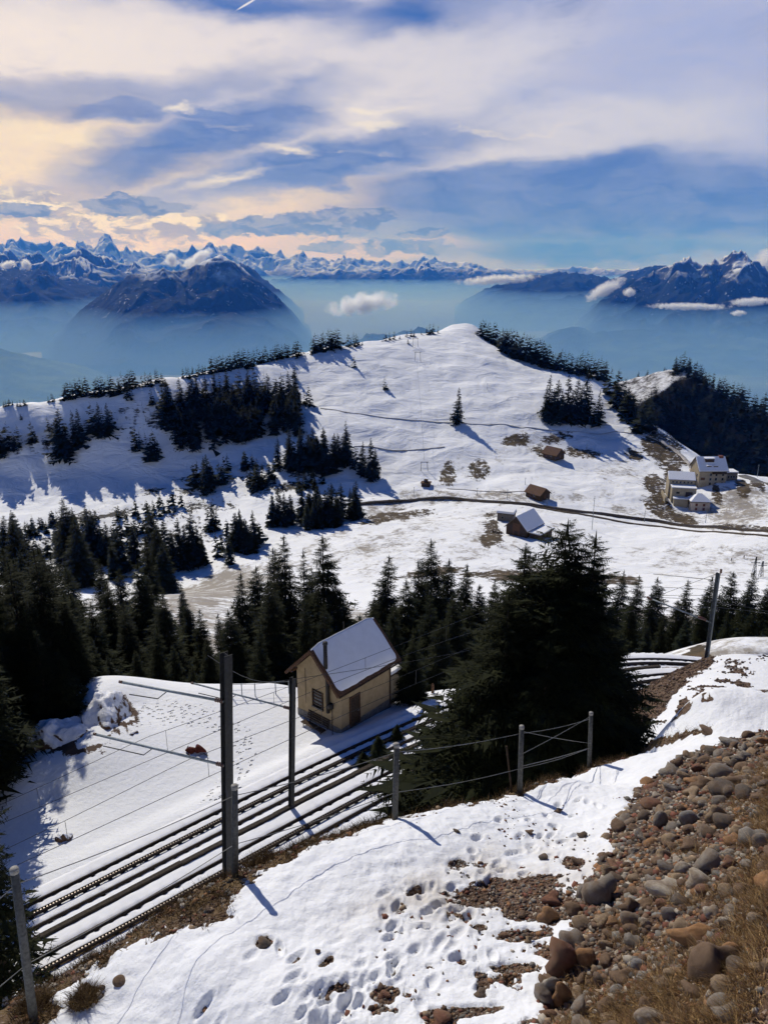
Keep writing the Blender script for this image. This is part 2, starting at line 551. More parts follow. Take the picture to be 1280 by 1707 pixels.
# the round hill
cpt((400, 612, 582), (500, 590, 632), (600, 573, 680), (700, 558, 716), (790, 544, 764), (700, 700, 534), (700, 640, 590), (700, 590, 648), (600, 640, 580), (600, 700, 528), (500, 650, 574), (500, 700, 530),
    (800, 600, 640), (800, 640, 592), (800, 700, 534), (765, 705, 529), (820, 572, 756), (840, 589, 736), (875, 604, 712), (909, 613, 696), (955, 620, 676), (1010, 635, 650), (900, 640, 606), (950, 680, 556),
    (900, 700, 540), (1000, 720, 536), (850, 740, 505), (1050, 678, 596), (1095, 712, 560), (1130, 737, 530), (1090, 790, 470), (1100, 830, 425))
cpt((1180, 815, 445), (1240, 800, 455), (1280, 806, 445), (1130, 850, 412), (1420, 815, 440))
# falls away behind the ridges
for u, v, Y in ((-150, 712, 507), (0, 685, 515), (130, 660, 524), (250, 640, 536), (400, 612, 582), (500, 590, 632), (600, 573, 680), (700, 558, 716), (790, 544, 764), (840, 589, 736),
                (909, 613, 696), (955, 620, 676), (1010, 635, 650), (1050, 678, 596), (1095, 712, 560), (1130, 737, 530)):
    p = at(u, v, Y); r = math.hypot(p[0], p[1])
    wpt((p[0] * (1 + 26 / r), p[1] * (1 + 26 / r), p[2] - 7.5), (p[0] * (1 + 130 / r), p[1] * (1 + 130 / r), p[2] - 75), (p[0] * 1.6, p[1] * 1.6, p[2] - 300))
for u, v, Y in ((1225, 785, 475), (1300, 795, 462), (1420, 800, 460)):
    p = at(u, v, Y); r = math.hypot(p[0], p[1])
    wpt((p[0] * (1 + 20 / r), p[1] * (1 + 20 / r), p[2] - 8), (p[0] * (1 + 80 / r), p[1] * (1 + 80 / r), p[2] - 50), (p[0] * 1.6, p[1] * 1.6, p[2] - 260))
CT = np.array(CT)
_ca = np.arctan2(CT[:, 0], CT[:, 1]); _cr = np.log(np.hypot(CT[:, 0], CT[:, 1]))
_q = CT[:, 2] / np.hypot(CT[:, 0], CT[:, 1])


def _ker(d2):
    return 0.5 * d2 * np.log(d2 + 1e-12)


def _rbf_fit(a, r, val, lam=2e-5):
    n = len(a)
    K = _ker((a[:, None] - a[None]) ** 2 + (r[:, None] - r[None]) ** 2) + lam * np.eye(n)
    Pm = np.stack([np.ones(n), a, r], 1)
    A = np.block([[K, Pm], [Pm.T, np.zeros((3, 3))]])
    return np.linalg.solve(A, np.concatenate([val, np.zeros(3)]))


_w = _rbf_fit(_ca, _cr, _q)


def base_h(x, y):
    x = np.asarray(x, float); y = np.asarray(y, float)
    sh = x.shape
    x = x.ravel(); y = y.ravel()
    a = np.arctan2(x, y); rr = np.hypot(x, y); r = np.log(rr)
    out = np.empty(len(x))
    for i in range(0, len(x), 20000):
        sl = slice(i, i + 20000)
        d2 = (a[sl, None] - _ca[None]) ** 2 + (r[sl, None] - _cr[None]) ** 2
        out[sl] = _ker(d2) @ _w[:-3] + _w[-3] + _w[-2] * a[sl] + _w[-1] * r[sl]
    return (out * rr).reshape(sh)


HUT = atz(568, 1207, -28.35)                     # near corner of the little building


def track_dist(x, y):
    """distance from the far track's centre line (+ towards the near track), and its level"""
    sh = np.shape(x)
    x = np.ravel(x); y = np.ravel(y)
    d = np.full(len(x), 1e3); z = np.full(len(x), -28.0); s = np.full(len(x), -99.0)
    near = (np.hypot(x, y) < 80) & (np.hypot(x, y) > 14)
    ii = np.nonzero(near)[0]
    for k in range(0, len(ii), 20000):
        j = ii[k:k + 20000]
        dx = x[j, None] - TRK[None, ::2, 0]; dy = y[j, None] - TRK[None, ::2, 1]
        b = (dx * dx + dy * dy).argmin(1)
        n = TNRM[::2][b]; p = TRK[::2][b]
        d[j] = (x[j] - p[:, 0]) * n[:, 0] + (y[j] - p[:, 1]) * n[:, 1]
        z[j] = p[:, 2]; s[j] = TS[::2][b]
    return d.reshape(sh), z.reshape(sh), s.reshape(sh)


# foot prints trodden along the path (seen places)
PRINTS = [(590, 1560), (560, 1572), (600, 1610), (655, 1548), (690, 1492), (705, 1484), (668, 1520), (760, 1440), (745, 1436), (840, 1412), (880, 1386), (900, 1350), (770, 1475), (640, 1465),
          (520, 1590), (545, 1600), (500, 1640), (700, 1560), (735, 1575), (760, 1600), (690, 1590), (820, 1600), (560, 1640), (860, 1395), (930, 1345), (640, 1530), (780, 1530), (610, 1650), (660, 1640),
          (420, 1600), (470, 1670), (380, 1655), (720, 1640), (800, 1650), (850, 1640), (700, 1680), (340, 1690), (800, 1440), (830, 1370), (960, 1335), (1010, 1300)]


def land(x, y, rough=True):
    z = base_h(x, y)
    r = np.hypot(x, y)
    # broad roughness, growing with distance
    z = z + 0.9 * sstep(r, 55, 90) * sstep(900, 1, 0) * fbm(x / 30, y / 30, 4, 3)
    far = sstep(r, 300, 420)
    z = z + far * (1.5 * fbm(x / 46, y / 30, 5, 11, 0.55))
    # stepped rock bands of the left hand slopes
    return z


def land_full(x, y):
    z = land(x, y)
    r = np.hypot(x, y)
    d, tz, s = track_dist(x, y)
    on = sstep(s, -39.5, -36) * sstep(-s, -50, -44)
    # bed: from 2.1 m left of far track to 2.1 m right of the near one
    t = np.clip(d / TSPACE, 0, 1)
    t = sstep(t, 0.42, 0.58)
    bed = tz - 0.21 + TDZ * t
    m = sstep(-d, -(TSPACE + 3.2), -(TSPACE + 1.9)) * sstep(d, -3.6, -1.9) * on
    z = z * (1 - m) + bed * m
    return z


mA = np.radians(np.concatenate([np.arange(-60, -33, .6), np.arange(-33, 33.01, 0.1), np.arange(33.6, 62, .6)]))
R1 = np.concatenate([np.exp(np.arange(math.log(1.5), math.log(3.4), 0.02)), np.exp(np.arange(math.log(3.4), math.log(17), 0.0045))])
R2 = np.exp(np.arange(math.log(R1[-1]) + 0.008, math.log(1150), 0.0088))
mR = np.concatenate([R1, R2])
GA, GR = np.meshgrid(mA, mR)
GX, GY = GR * np.sin(GA), GR * np.cos(GA)
GZ = land_full(GX, GY)

# ------------------------------------------------------------------ what lies on the ground: cover masks, by place
UV = proj(np.stack([GX, GY, GZ], -1))
GU, GV = UV[..., 0], UV[..., 1]
_vis = GY > 1.0
PX, PY = GU / 100.0, GV / 100.0
wob = fbm(GX / np.maximum(GR, 1) * 22, np.log(GR) * 22, 5, 31, 0.6)
wob2 = fbm(GX / np.maximum(GR, 1) * 60, np.log(GR) * 60, 4, 37, 0.6)


def ell(u, v, ru, rv, rot=0.0, soft=0.5, wb=0.35):
    c, s = cos(radians(rot)), sin(radians(rot))
    du, dv = GU - u, GV - v
    a = (du * c - dv * s) / ru; b = (du * s + dv * c) / rv
    return sstep(np.hypot(a, b) + wb * wob + 0.2 * wob2, 1 + soft * 0.5, 1 - soft * 0.5)


def line_dist(pts, X=None, Y=None):
    X = GU if X is None else X
    Y = GV if Y is None else Y
    best = np.full(np.shape(X), 1e9)
    for (x0, y0), (x1, y1) in zip(pts[:-1], pts[1:]):
        dx, dy = x1 - x0, y1 - y0
        t = np.clip(((X - x0) * dx + (Y - y0) * dy) / (dx * dx + dy * dy), 0, 1)
        best = np.minimum(best, np.hypot(X - x0 - t * dx, Y - y0 - t * dy))
    return best


def band(pts, w, soft=0.5, wb=0.5):
    return sstep(line_dist(pts) / w + wb * wob + 0.25 * wob2, 1 + soft * .5, 1 - soft * .5)


near = GR < 22
mid = (GR >= 20) & (GR < 70)
farm = GR > 230
bare = np.zeros_like(GR); thin = np.zeros_like(GR); rock = np.zeros_like(GR); trail = np.zeros_like(GR)
# crest strip of dry grass and earth above the tracks
crest_pts = [(-40, 1690), (60, 1655), (150, 1590), (240, 1545), (340, 1490), (400, 1450), (470, 1422), (560, 1388), (660, 1357), (760, 1338), (850, 1318), (940, 1288), (1010, 1268), (1080, 1245), (1180, 1215)]
cw = np.interp(GU, [0, 160, 330, 420, 520, 640, 900, 1200], [24, 24, 26, 22, 15, 10, 12, 4])
crest = sstep(line_dist(crest_pts) / cw + 0.7 * wob + 0.3 * wob2, 1.2, 0.8) * (GR < 30)
crest = np.maximum(crest, (ell(325, 1508, 70, 42, 12) + ell(30, 1690, 60, 34) + ell(150, 1660, 26, 18)) * near)
below = (GR < 34) & (GR > 7) & (GV < np.interp(GU, [p[0] for p in crest_pts], [p[1] for p in crest_pts]) + 6) & (GU < 1000) & (GZ > -24)
bare = np.maximum(bare, crest)
bare = np.maximum(bare, below * sstep(wob + 0.3, -0.2, 0.3))
# stony bank
bank_toe = [(900, 1790), (905, 1660), (945, 1600), (950, 1540), (965, 1490), (1015, 1420), (1022, 1370), (1062, 1320), (1100, 1285), (1150, 1256), (1220, 1235), (1320, 1205)]
ty = np.array([p[1] for p in bank_toe][::-1], float); tx = np.array([p[0] for p in bank_toe][::-1], float)
bank_in = GU - np.interp(GV, ty, tx)
bankm = sstep(bank_in + 26 * wob + 10 * wob2, -10, 14) * (GR < 21) * (GV > 1190)
bare = np.maximum(bare, bankm)
# muddy patches on the path
for e in ((850, 1490, 95, 24, 6), (900, 1510, 70, 26, 0), (800, 1500, 40, 14, 10), (640, 1660, 22, 14, 0), (730, 1700, 30, 14, 0), (440, 1575, 13, 9, 20), (545, 1605, 16, 6, 40), (690, 1488, 14, 6, 30), (760, 1440, 16, 6, 10), (955, 1440, 18, 10, 0), (915, 1527, 22, 16, 0), (870, 1560, 46, 10, 5), (920, 1590, 34, 12, 0),
          (800, 1548, 12, 6, 0), (560, 1650, 26, 6, 25), (860, 1620, 40, 10, 0), (780, 1690, 50, 9, 4)):
    bare = np.maximum(bare, ell(*e, soft=0.9) * near)
spk = fbm(GX * 2.3, GY * 2.3, 5, 77, 0.62)
zone = sstep(GU + 0.5 * (GV - 1400), 560, 860) * near * sstep(GV, 1380, 1480)
bare = np.maximum(bare, zone * sstep(spk, 0.26, 0.50) * 0.8)
dirty = ell(800, 1485, 190, 60, 10, soft=1.2) * near * 0.8
# cut bank of earth on the far right, and stony snow slope above it
cut = band([(1040, 1205), (1075, 1180), (1100, 1150), (1130, 1118), (1165, 1098)], 22, wb=0.25) * mid * (GU > 1030)
cut = np.maximum(cut, mid * (GU > 1020) * (GU < 1175) * (GR > 28) * (GR < 47) * sstep(np.interp(GV, [1096, 1118, 1150, 1180, 1210], [1168, 1140, 1112, 1086, 1056]) - GU + 12 * wob, -4, 4) * (GZ > -25.6))
bare = np.maximum(bare, cut)
spk2 = fbm(GX * 0.9, GY * 0.55, 5, 91, 0.65)
zone2 = (np.maximum.reduce([ell(1150, 1160, 60, 26, 30, soft=1.2), ell(1225, 1155, 60, 34, 10, soft=1.2), ell(1080, 1205, 60, 12, 25, soft=1.2), ell(1250, 1120, 60, 30, 0, soft=1.4) * 0.6])) * mid
bare = np.maximum(bare, zone2 * sstep(spk2, 0.10, 0.24))
# knob of rock on the left of the terrace
rock = np.maximum(rock, np.maximum(ell(195, 1190, 40, 34, -30, soft=.8), ell(120, 1230, 70, 34)) * mid * (GU < 245) * sstep(wob + 0.25, 0.0, 0.3))
# forest floor
ff = ((GR > 52) & (GR < 235)).astype(float) * sstep(GR, 52, 62) * sstep(-GR, -250, -215)
thin = np.maximum(thin, ff * 0.75)
# meadows
thin = np.where(GR > 215, np.maximum(thin, 0.10), thin)
for (u, v, ru, rv, rot, a) in ((700, 900, 330, 70, 8, 0.52), (360, 985, 160, 34, 18, 0.85), (560, 920, 120, 30, 20, 0.6), (1180, 935, 200, 40, 0, 0.55), (1100, 860, 120, 14, -6, 0.6), (1230, 850, 80, 40, 10, 0.8),
                               (950, 800, 160, 60, 0, 0.35), (900, 955, 140, 22, 0, 0.6), (870, 740, 60, 30, 30, 0.55), (1040, 790, 60, 30, 0, .5), (760, 790, 80, 30, 40, .45), (1090, 640, 60, 30, 0, .9),
                               (720, 830, 120, 14, 0, .65), (860, 830, 150, 12, 0, .7), (640, 850, 60, 20, 10, .7)):
    thin = np.maximum(thin, a * ell(u, v, ru, rv, rot, soft=1.3) * (GR > 200))
for (u, v, ru, rv, rot) in ((746, 793, 16, 22, -10), (798, 785, 18, 17, 20), (965, 757, 38, 9, -8), (910, 758, 26, 7, -18), (925, 733, 30, 7, 10), (1057, 759, 18, 8, -15), (1110, 755, 36, 24, -30), (1122, 800, 18, 34, 20), (1092, 812, 18, 26, 20),
                            (1100, 850, 34, 14, -30), (1140, 868, 30, 10, -20), (822, 885, 16, 26, 20), (812, 902, 12, 12, 0), (1193, 828, 8, 16, 20), (1237, 818, 10, 18, 20), (1262, 812, 16, 8, -20), (640, 862, 40, 9, 16), (690, 856, 50, 8, 8),
                            (1075, 690, 40, 26, -40), (1050, 662, 22, 22, -40), (1130, 720, 24, 18, -40), (1245, 880, 60, 5, -3), (1100, 745, 30, 20, -30), (860, 735, 24, 12, 10), (720, 955, 60, 8, 8), (900, 962, 140, 10, -2), (1020, 965, 60, 8, -4)):
    bare = np.maximum(bare, ell(u, v, ru, rv, rot, soft=0.6, wb=0.5) * 0.74 * farm)
# rock bands of the left slopes
stri = fbm(GX / 40, GZ / 3.0, 4, 55, 0.6)
for (u, v, ru, rv, rot, a) in ((235, 705, 110, 26, 12, 1), (150, 735, 60, 12, 10, .9), (60, 745, 70, 12, 10, .9), (320, 690, 50, 14, 20, .8), (90, 880, 150, 14, 14, 1.1), (230, 850, 80, 9, 16, .9), (300, 812, 70, 16, 14, 1), (420, 800, 80, 26, 12, 1.0),
                               (500, 800, 60, 18, 10, 1.0), (360, 840, 90, 16, 10, .9), (250, 900, 150, 40, 10, .6), (370, 922, 60, 8, 25, 1), (80, 912, 110, 22, 10, .9), (680, 748, 80, 14, 4, .25), (700, 700, 60, 16, 0, .2), (640, 860, 40, 8, 15, .8)):
    rock = np.maximum(rock, a * ell(u, v, ru, rv, rot, soft=1.0) * farm * sstep(stri, -0.28, 0.22))
# tree wells: earth shows under the clumps (added with the trees)
trail = band([(120, 1520), (250, 1425), (330, 1370), (385, 1310), (410, 1260), (400, 1225), (350, 1195), (300, 1185), (240, 1190)], 17, wb=0.2) * ((GR > 30) & (GR < 70))

# ------------------------------------------------------------------ fine shape of snow and stones
hs_ = np.zeros_like(GR)
nz = near
snowd = 1 - np.clip(bare * 1.2, 0, 1)
d0 = np.zeros_like(GR)
d0[nz] = (0.045 * fbm(GX[nz] / 0.9, GY[nz] / 0.9, 4, 5) + 0.03 * fbm(GX[nz] / 0.28, GY[nz] / 0.28, 3, 6) + 0.05 * snowd[nz])
d0[nz] += bankm[nz] * 0.08 * fbm(GX[nz] / 0.5, GY[nz] / 0.5, 4, 15, .6)
hum = np.hypot(GX - at(345, 1640, 7.2)[0], (GY - 7.2)) if True else 0
d0 += near * 0.16 * np.exp(-(hum / 0.5) ** 2)
GZ = GZ + d0
prng = random.Random(4)
for (u, v) in PRINTS + [(int(u_ + prng.gauss(0, 26)), int(v_ + prng.gauss(0, 16))) for k_ in [q_ * .5 for q_ in range(140)] for u_, v_ in [(prng.choice([(380 + 8.2 * k_, 1690 - 4.6 * k_), (520 + 6.6 * k_, 1700 - 5.3 * k_)]))]]:
    j = np.unravel_index(np.argmin(np.where(near, (GU - u) ** 2 + (GV - v) ** 2, 1e12)), GR.shape)
    x0, y0 = GX[j], GY[j]
    a = radians(prng.uniform(20, 60)) if prng.random() < .75 else radians(prng.uniform(-20, 90))
    sl = (slice(max(0, j[0] - 22), j[0] + 22), slice(max(0, j[1] - 42), j[1] + 42))
    dx, dy = GX[sl] - x0, GY[sl] - y0
    al = dx * sin(a) + dy * cos(a); ac = dx * cos(a) - dy * sin(a)
    L, Wd = prng.uniform(.085, .14), prng.uniform(.045, .068)
    q = np.hypot(al / L, ac / Wd)
    GZ[sl] += prng.uniform(.3, 1) * (-0.085 * np.exp(-q ** 4) + 0.018 * np.exp(-((q - 1.45) / 0.35) ** 2))
    bare[sl] = np.maximum(bare[sl], (prng.random() < 0.22) * 0.5 * np.exp(-(q * 1.3) ** 4))
# shallow ripples and folds of snow on the open hill
hill = farm & (GR > 430)
GZ = GZ + hill * (0.45 * fbm(GX / 18, GY / 9, 4, 41, .55) + 3.4 * np.abs(fbm(GX / 60, GY / 30, 3, 43)))
GZ = GZ - farm * np.clip(rock, 0, 1) * (2.6 * np.abs(fbm(GX / 12, GY / 8, 4, 47, .6)) + 0.8 * np.sin(GZ / 1.3 + 3 * wob) * 0.6)

cover = np.stack([bare, np.clip(thin, 0, 1), np.clip(rock, 0, 1), np.clip(trail, 0, 1)], -1)
cover2 = np.stack([bankm, np.clip(dirty, 0, 1), np.clip(crest, 0, 1), np.zeros_like(bare)], -1)


# ------------------------------------------------------------------ ground material
def ground_material(isfar):
    mt, t, b = material('hill_snow_and_dead_grass' if isfar else 'snow_and_earth')
    P = t.new('ShaderNodeNewGeometry').outputs['Position']
    at1 = t.new('ShaderNodeAttribute', attribute_name='cover')
    at2 = t.new('ShaderNodeAttribute', attribute_name='cover2')
    r, g, bl = t.sepx(at1.outputs['Vector'])
    tr = at1.outputs['Alpha']
    bk, dirt, gr = t.sepx(at2.outputs['Vector'])
    dist = t.vm('LENGTH', P)
    if not isfar:
        n_f = t.noise(P, 9.0, 6, 0.65)
        n_m = t.noise(P, 1.4, 6, 0.62)
        brk = t.m('ADD', t.m('MULTIPLY', n_f, 0.6), t.m('MULTIPLY', n_m, 0.4))
        earth = t.ss(t.m('ADD', r, t.m('MULTIPLY', t.m('SUBTRACT', brk, 0.5), 1.5)), 0.44, 0.56)
        rk = t.ss(t.m('ADD', bl, t.m('MULTIPLY', t.m('SUBTRACT', brk, 0.5), 2.2)), 0.48, 0.62)
        snow = t.mix(n_m, (0.70, 0.72, 0.76), (0.83, 0.84, 0.86))
        snow = t.mix(t.m('MULTIPLY', dirt, t.ss(n_m, 0.3, 0.65)), snow, (0.52, 0.48, 0.43))
        e1 = t.mix(t.ss(n_m, 0.3, 0.7), (0.065, 0.038, 0.024), (0.14, 0.082, 0.052))
        cell = t.voro(P, 34.0, out='Color')
        e1 = t.mix(t.ss(t.sepx(cell)[0], 0.55, 0.95, 0.0, 0.75), e1, t.mix(t.sepx(cell)[1], (0.17, 0.115, 0.08), (0.32, 0.26, 0.21)))
        straw = t.mix(n_f, (0.09, 0.06, 0.028), (0.20, 0.13, 0.06))
        e1 = t.mix(t.m('MULTIPLY', gr, t.ss(n_m, 0.35, 0.6)), e1, straw)
        c = t.mix(rk, snow, (0.075, 0.045, 0.03))
        c = t.mix(earth, c, e1)
        h = t.m('ADD', t.m('ADD', t.m('MULTIPLY', t.noise(P, 3.0, 4, 0.55), 0.06), t.m('MULTIPLY', t.noise(P, 11.0, 4, 0.6), 0.016)), t.m('MULTIPLY', earth, t.m('MULTIPLY', t.voro(P, 26.0), -0.04)))
        vt = t.voro(t.vm('MULTIPLY', P, (1, 1, 0.2)), 3.1, rand=1.0)
        h = t.m('ADD', h, t.m('MULTIPLY', tr, t.ss(vt, 0.12, 0.34, -0.38, 0.0)))
    else:
        n_l = t.noise(P, 0.12, 5, 0.62)
        n_s = t.noise(t.vm('MULTIPLY', P, (0.8, 0.5, 3.0)), 0.10, 7, 0.68, 0.6)
        n_d = t.noise(t.vm('MULTIPLY', P, (0.35, 0.35, 2.0)), 0.9, 6, 0.72, 0.3)
        earth = t.ss(t.m('ADD', r, t.m('ADD', t.m('MULTIPLY', t.m('SUBTRACT', n_d, 0.5), 2.4), t.m('MULTIPLY', t.m('SUBTRACT', n_s, 0.5), 1.2))), 0.40, 0.62)
        earth = t.m('MULTIPLY', earth, t.ss(r, 0.02, 0.2))
        thin_ = t.ss(t.m('ADD', t.m('MULTIPLY', g, 0.34), t.m('ADD', t.m('MULTIPLY', n_s, 0.55), t.m('MULTIPLY', n_d, 0.45))), 0.66, 0.80)
        strat = t.noise(t.vm('MULTIPLY', P, (0.06, 0.06, 0.9)), 1.0, 6, 0.7, 1.2)
        rk = t.ss(t.m('ADD', t.m('MULTIPLY', bl, 0.62), t.m('ADD', t.m('MULTIPLY', t.m('SUBTRACT', strat, 0.5), 2.0), t.m('MULTIPLY', t.m('SUBTRACT', n_d, 0.5), 1.8))), 0.44, 0.58)
        rk = t.m('MULTIPLY', rk, t.ss(bl, 0.05, 0.3))
        snow = t.mix(n_l, (0.80, 0.82, 0.85), (0.88, 0.89, 0.90))
        e2 = t.mix(t.ss(n_l, 0.3, 0.7), (0.06, 0.042, 0.022), (0.13, 0.09, 0.047))
        e2 = t.mix(t.ss(n_d, 0.35, 0.7), e2, (0.045, 0.036, 0.022))
        c = t.mix(t.m('MULTIPLY', thin_, t.ss(g, 0.02, 0.3, 0.2, 0.8)), snow, t.mix(n_d, (0.11, 0.08, 0.045), (0.20, 0.155, 0.095)))
        c = t.mix(rk, c, t.mix(n_d, (0.014, 0.013, 0.012), (0.048, 0.042, 0.034)))
        c = t.mix(earth, c, e2)
        h = t.m('ADD', t.m('MULTIPLY', t.noise(t.vm('MULTIPLY', P, (0.6, 0.8, 1.6)), 0.085, 6, 0.52, 0.6), 2.2), t.m('MULTIPLY', rk, -0.3))
    t.put(b.inputs['Base Color'], c)
    b.inputs['Roughness'].default_value = 0.75
    b.inputs['Specular IOR Level'].default_value = 0.15
    t.put(b.inputs['Normal'], t.bump(h, 1.0, 1.0))
    return mt


GROUND_MAT, HILL_MAT = ground_material(False), ground_material(True)


def ground_sheet(name, i0, i1, label):
    sl = slice(i0, i1)
    V = np.stack([GX[sl], GY[sl], GZ[sl]], -1)
    nr, nc = V.shape[:2]
    me = np_mesh(name, V.reshape(-1, 3), grid_faces(nr, nc)[:, ::-1], smooth=True)
    for nm, arr in (('cover', cover), ('cover2', cover2)):
        a = me.attributes.new(nm, 'FLOAT_COLOR', 'POINT')
        a.data.foreach_set('color', arr[sl].reshape(-1, 4).astype(np.float32).ravel())
    return obj(name, me, HILL_MAT if i0 else GROUND_MAT, kind='structure', label=label)


# ------------------------------------------------------------------ mountains beyond
def mountain(name, sky_pts, R, base, wn, wf, mat, label, amp=0.22, seed=1, pn=1.0, win=0.4, rows=90, step=0.07, sc=1500.0):
    """sky_pts: seen ridge points; R: metres to the ridge (number or per point)"""
    pts = np.array(sky_pts, float)
    Rs = np.broadcast_to(np.asarray(R, float), (len(pts),))
    D = np.array([ray(u, v) for u, v in pts])
    az = np.arctan2(D[:, 0], D[:, 1]); el = D[:, 2] / np.hypot(D[:, 0], D[:, 1])
    a = np.arange(az.min(), az.max(), radians(step))
    Rr = np.interp(a, az, Rs)
    zr = np.interp(a, az, el) * Rr
    t = np.concatenate([np.linspace(-1, 0, rows) , np.linspace(0, 1, rows // 3)[1:]])
    T, A = np.meshgrid(t, a, indexing='ij')
    rr = np.where(T < 0, Rr[None] + T * wn, Rr[None] + T * wf)
    x, y = rr * np.sin(A), rr * np.cos(A)
    prof = np.where(T < 0, (1 + T), (1 - T))
    prof = np.clip(prof, 0, 1) ** pn
    hgt = (zr[None] - base)
    wx_ = x + 0.30 * sc * fbm(x / sc, y / sc, 3, seed + 3)
    wy_ = y + 0.30 * sc * fbm(x / sc + 9, y / sc, 3, seed + 4)
    rg = np.clip((ridged(wx_ / sc, wy_ / sc, 6, seed + 5, 0.46) - 0.25) / 1.35, 0, 1.3)
    z = base + hgt * (prof * (1 - amp) + amp * rg * prof ** 0.6)
    # bring the crest to the seen skyline while its own peaks and notches stay
    E = (z / rr).max(0)
    k = max(2, int(win / step))
    g_ = np.exp(-0.5 * (np.arange(-3 * k, 3 * k + 1) / k) ** 2); g_ /= g_.sum()

    def sm(q): return np.convolve(np.pad(q, 3 * k, mode='edge'), g_, 'valid')
    z = z + (sm(np.interp(a, az, el)) - sm(E))[None] * rr * np.clip((z - base) / hgt, 0, 1.2) ** 1.2
    me = np_mesh(name, np.stack([x, y, z], -1).reshape(-1, 3), grid_faces(len(t), len(a))[:, ::-1], smooth=True)
    return obj(name, me, mat, kind='structure', label=label)


def mountain_material(name, snow_lo, snow_hi, forest=(0.008, 0.014, 0.011), rockc=(0.038, 0.036, 0.036), meadow=(0.05, 0.075, 0.03), patch=0.0, k=1.0, steep=(0.62, 0.86)):
    mt, t, b = material(name)
    geo = t.new('ShaderNodeNewGeometry')
    P = geo.outputs['Position']
    z = t.sepx(P)[2]
    nz_ = t.sepx(geo.outputs['Normal'])[2]
    n1 = t.noise(P, 0.0011 * k, 9, 0.62)
    n2 = t.noise(P, 0.006 * k, 7, 0.68)
    zz = t.m('ADD', z, t.m('MULTIPLY', t.m('SUBTRACT', n1, 0.5), 1100.0))
    snowline = t.ss(zz, snow_lo, snow_hi)
    slope = t.ss(t.m('ADD', nz_, t.m('MULTIPLY', t.m('SUBTRACT', n2, 0.5), 0.55)), steep[0], steep[1])
    low = t.mix(t.ss(n1, 0.46, 0.6), forest, meadow)
    low = t.mix(t.ss(z, -1150.0, -850.0), low, forest)
    high = t.mix(slope, rockc, (0.84, 0.85, 0.88))
    c = t.mix(snowline, low, high)
    if patch:
        c = t.mix(t.m('MULTIPLY', t.m('MULTIPLY', t.ss(n2, 0.60, 0.68), t.ss(zz, snow_lo - 700, snow_lo)), patch), c, (0.8, 0.82, 0.85))
    t.put(b.inputs['Base Color'], c)
    b.inputs['Roughness'].default_value = 0.9
    b.inputs['Specular IOR Level'].default_value = 0.05
    t.put(b.inputs['Normal'], t.bump(t.m('MULTIPLY', n2, 120.0 / k), 0.8, 1.0))
    return mt


m_alps = mountain_material('high_alps_snow', -900.0, -300.0, k=0.7, steep=(0.42, 0.66))
m_mid = mountain_material('half_snowy_mountain', -650.0, -150.0, patch=0.9, meadow=(0.012, 0.02, 0.014))
m_for = mountain_material('forested_mountain', -60.0, 330.0, patch=0.8, k=1.6, meadow=(0.012, 0.02, 0.014))
m_peak = mountain_material('snow_topped_wooded_mountain', -330.0, 120.0, patch=0.9, k=1.7, meadow=(0.010, 0.017, 0.013), steep=(0.5, 0.8))
m_low = mountain_material('low_wooded_hill', 4000.0, 5000.0, k=2.0)
m_pil = mountain_material('rocky_snowy_mountain', -420.0, 60.0, patch=0.9, k=1.5, steep=(0.5, 0.8))


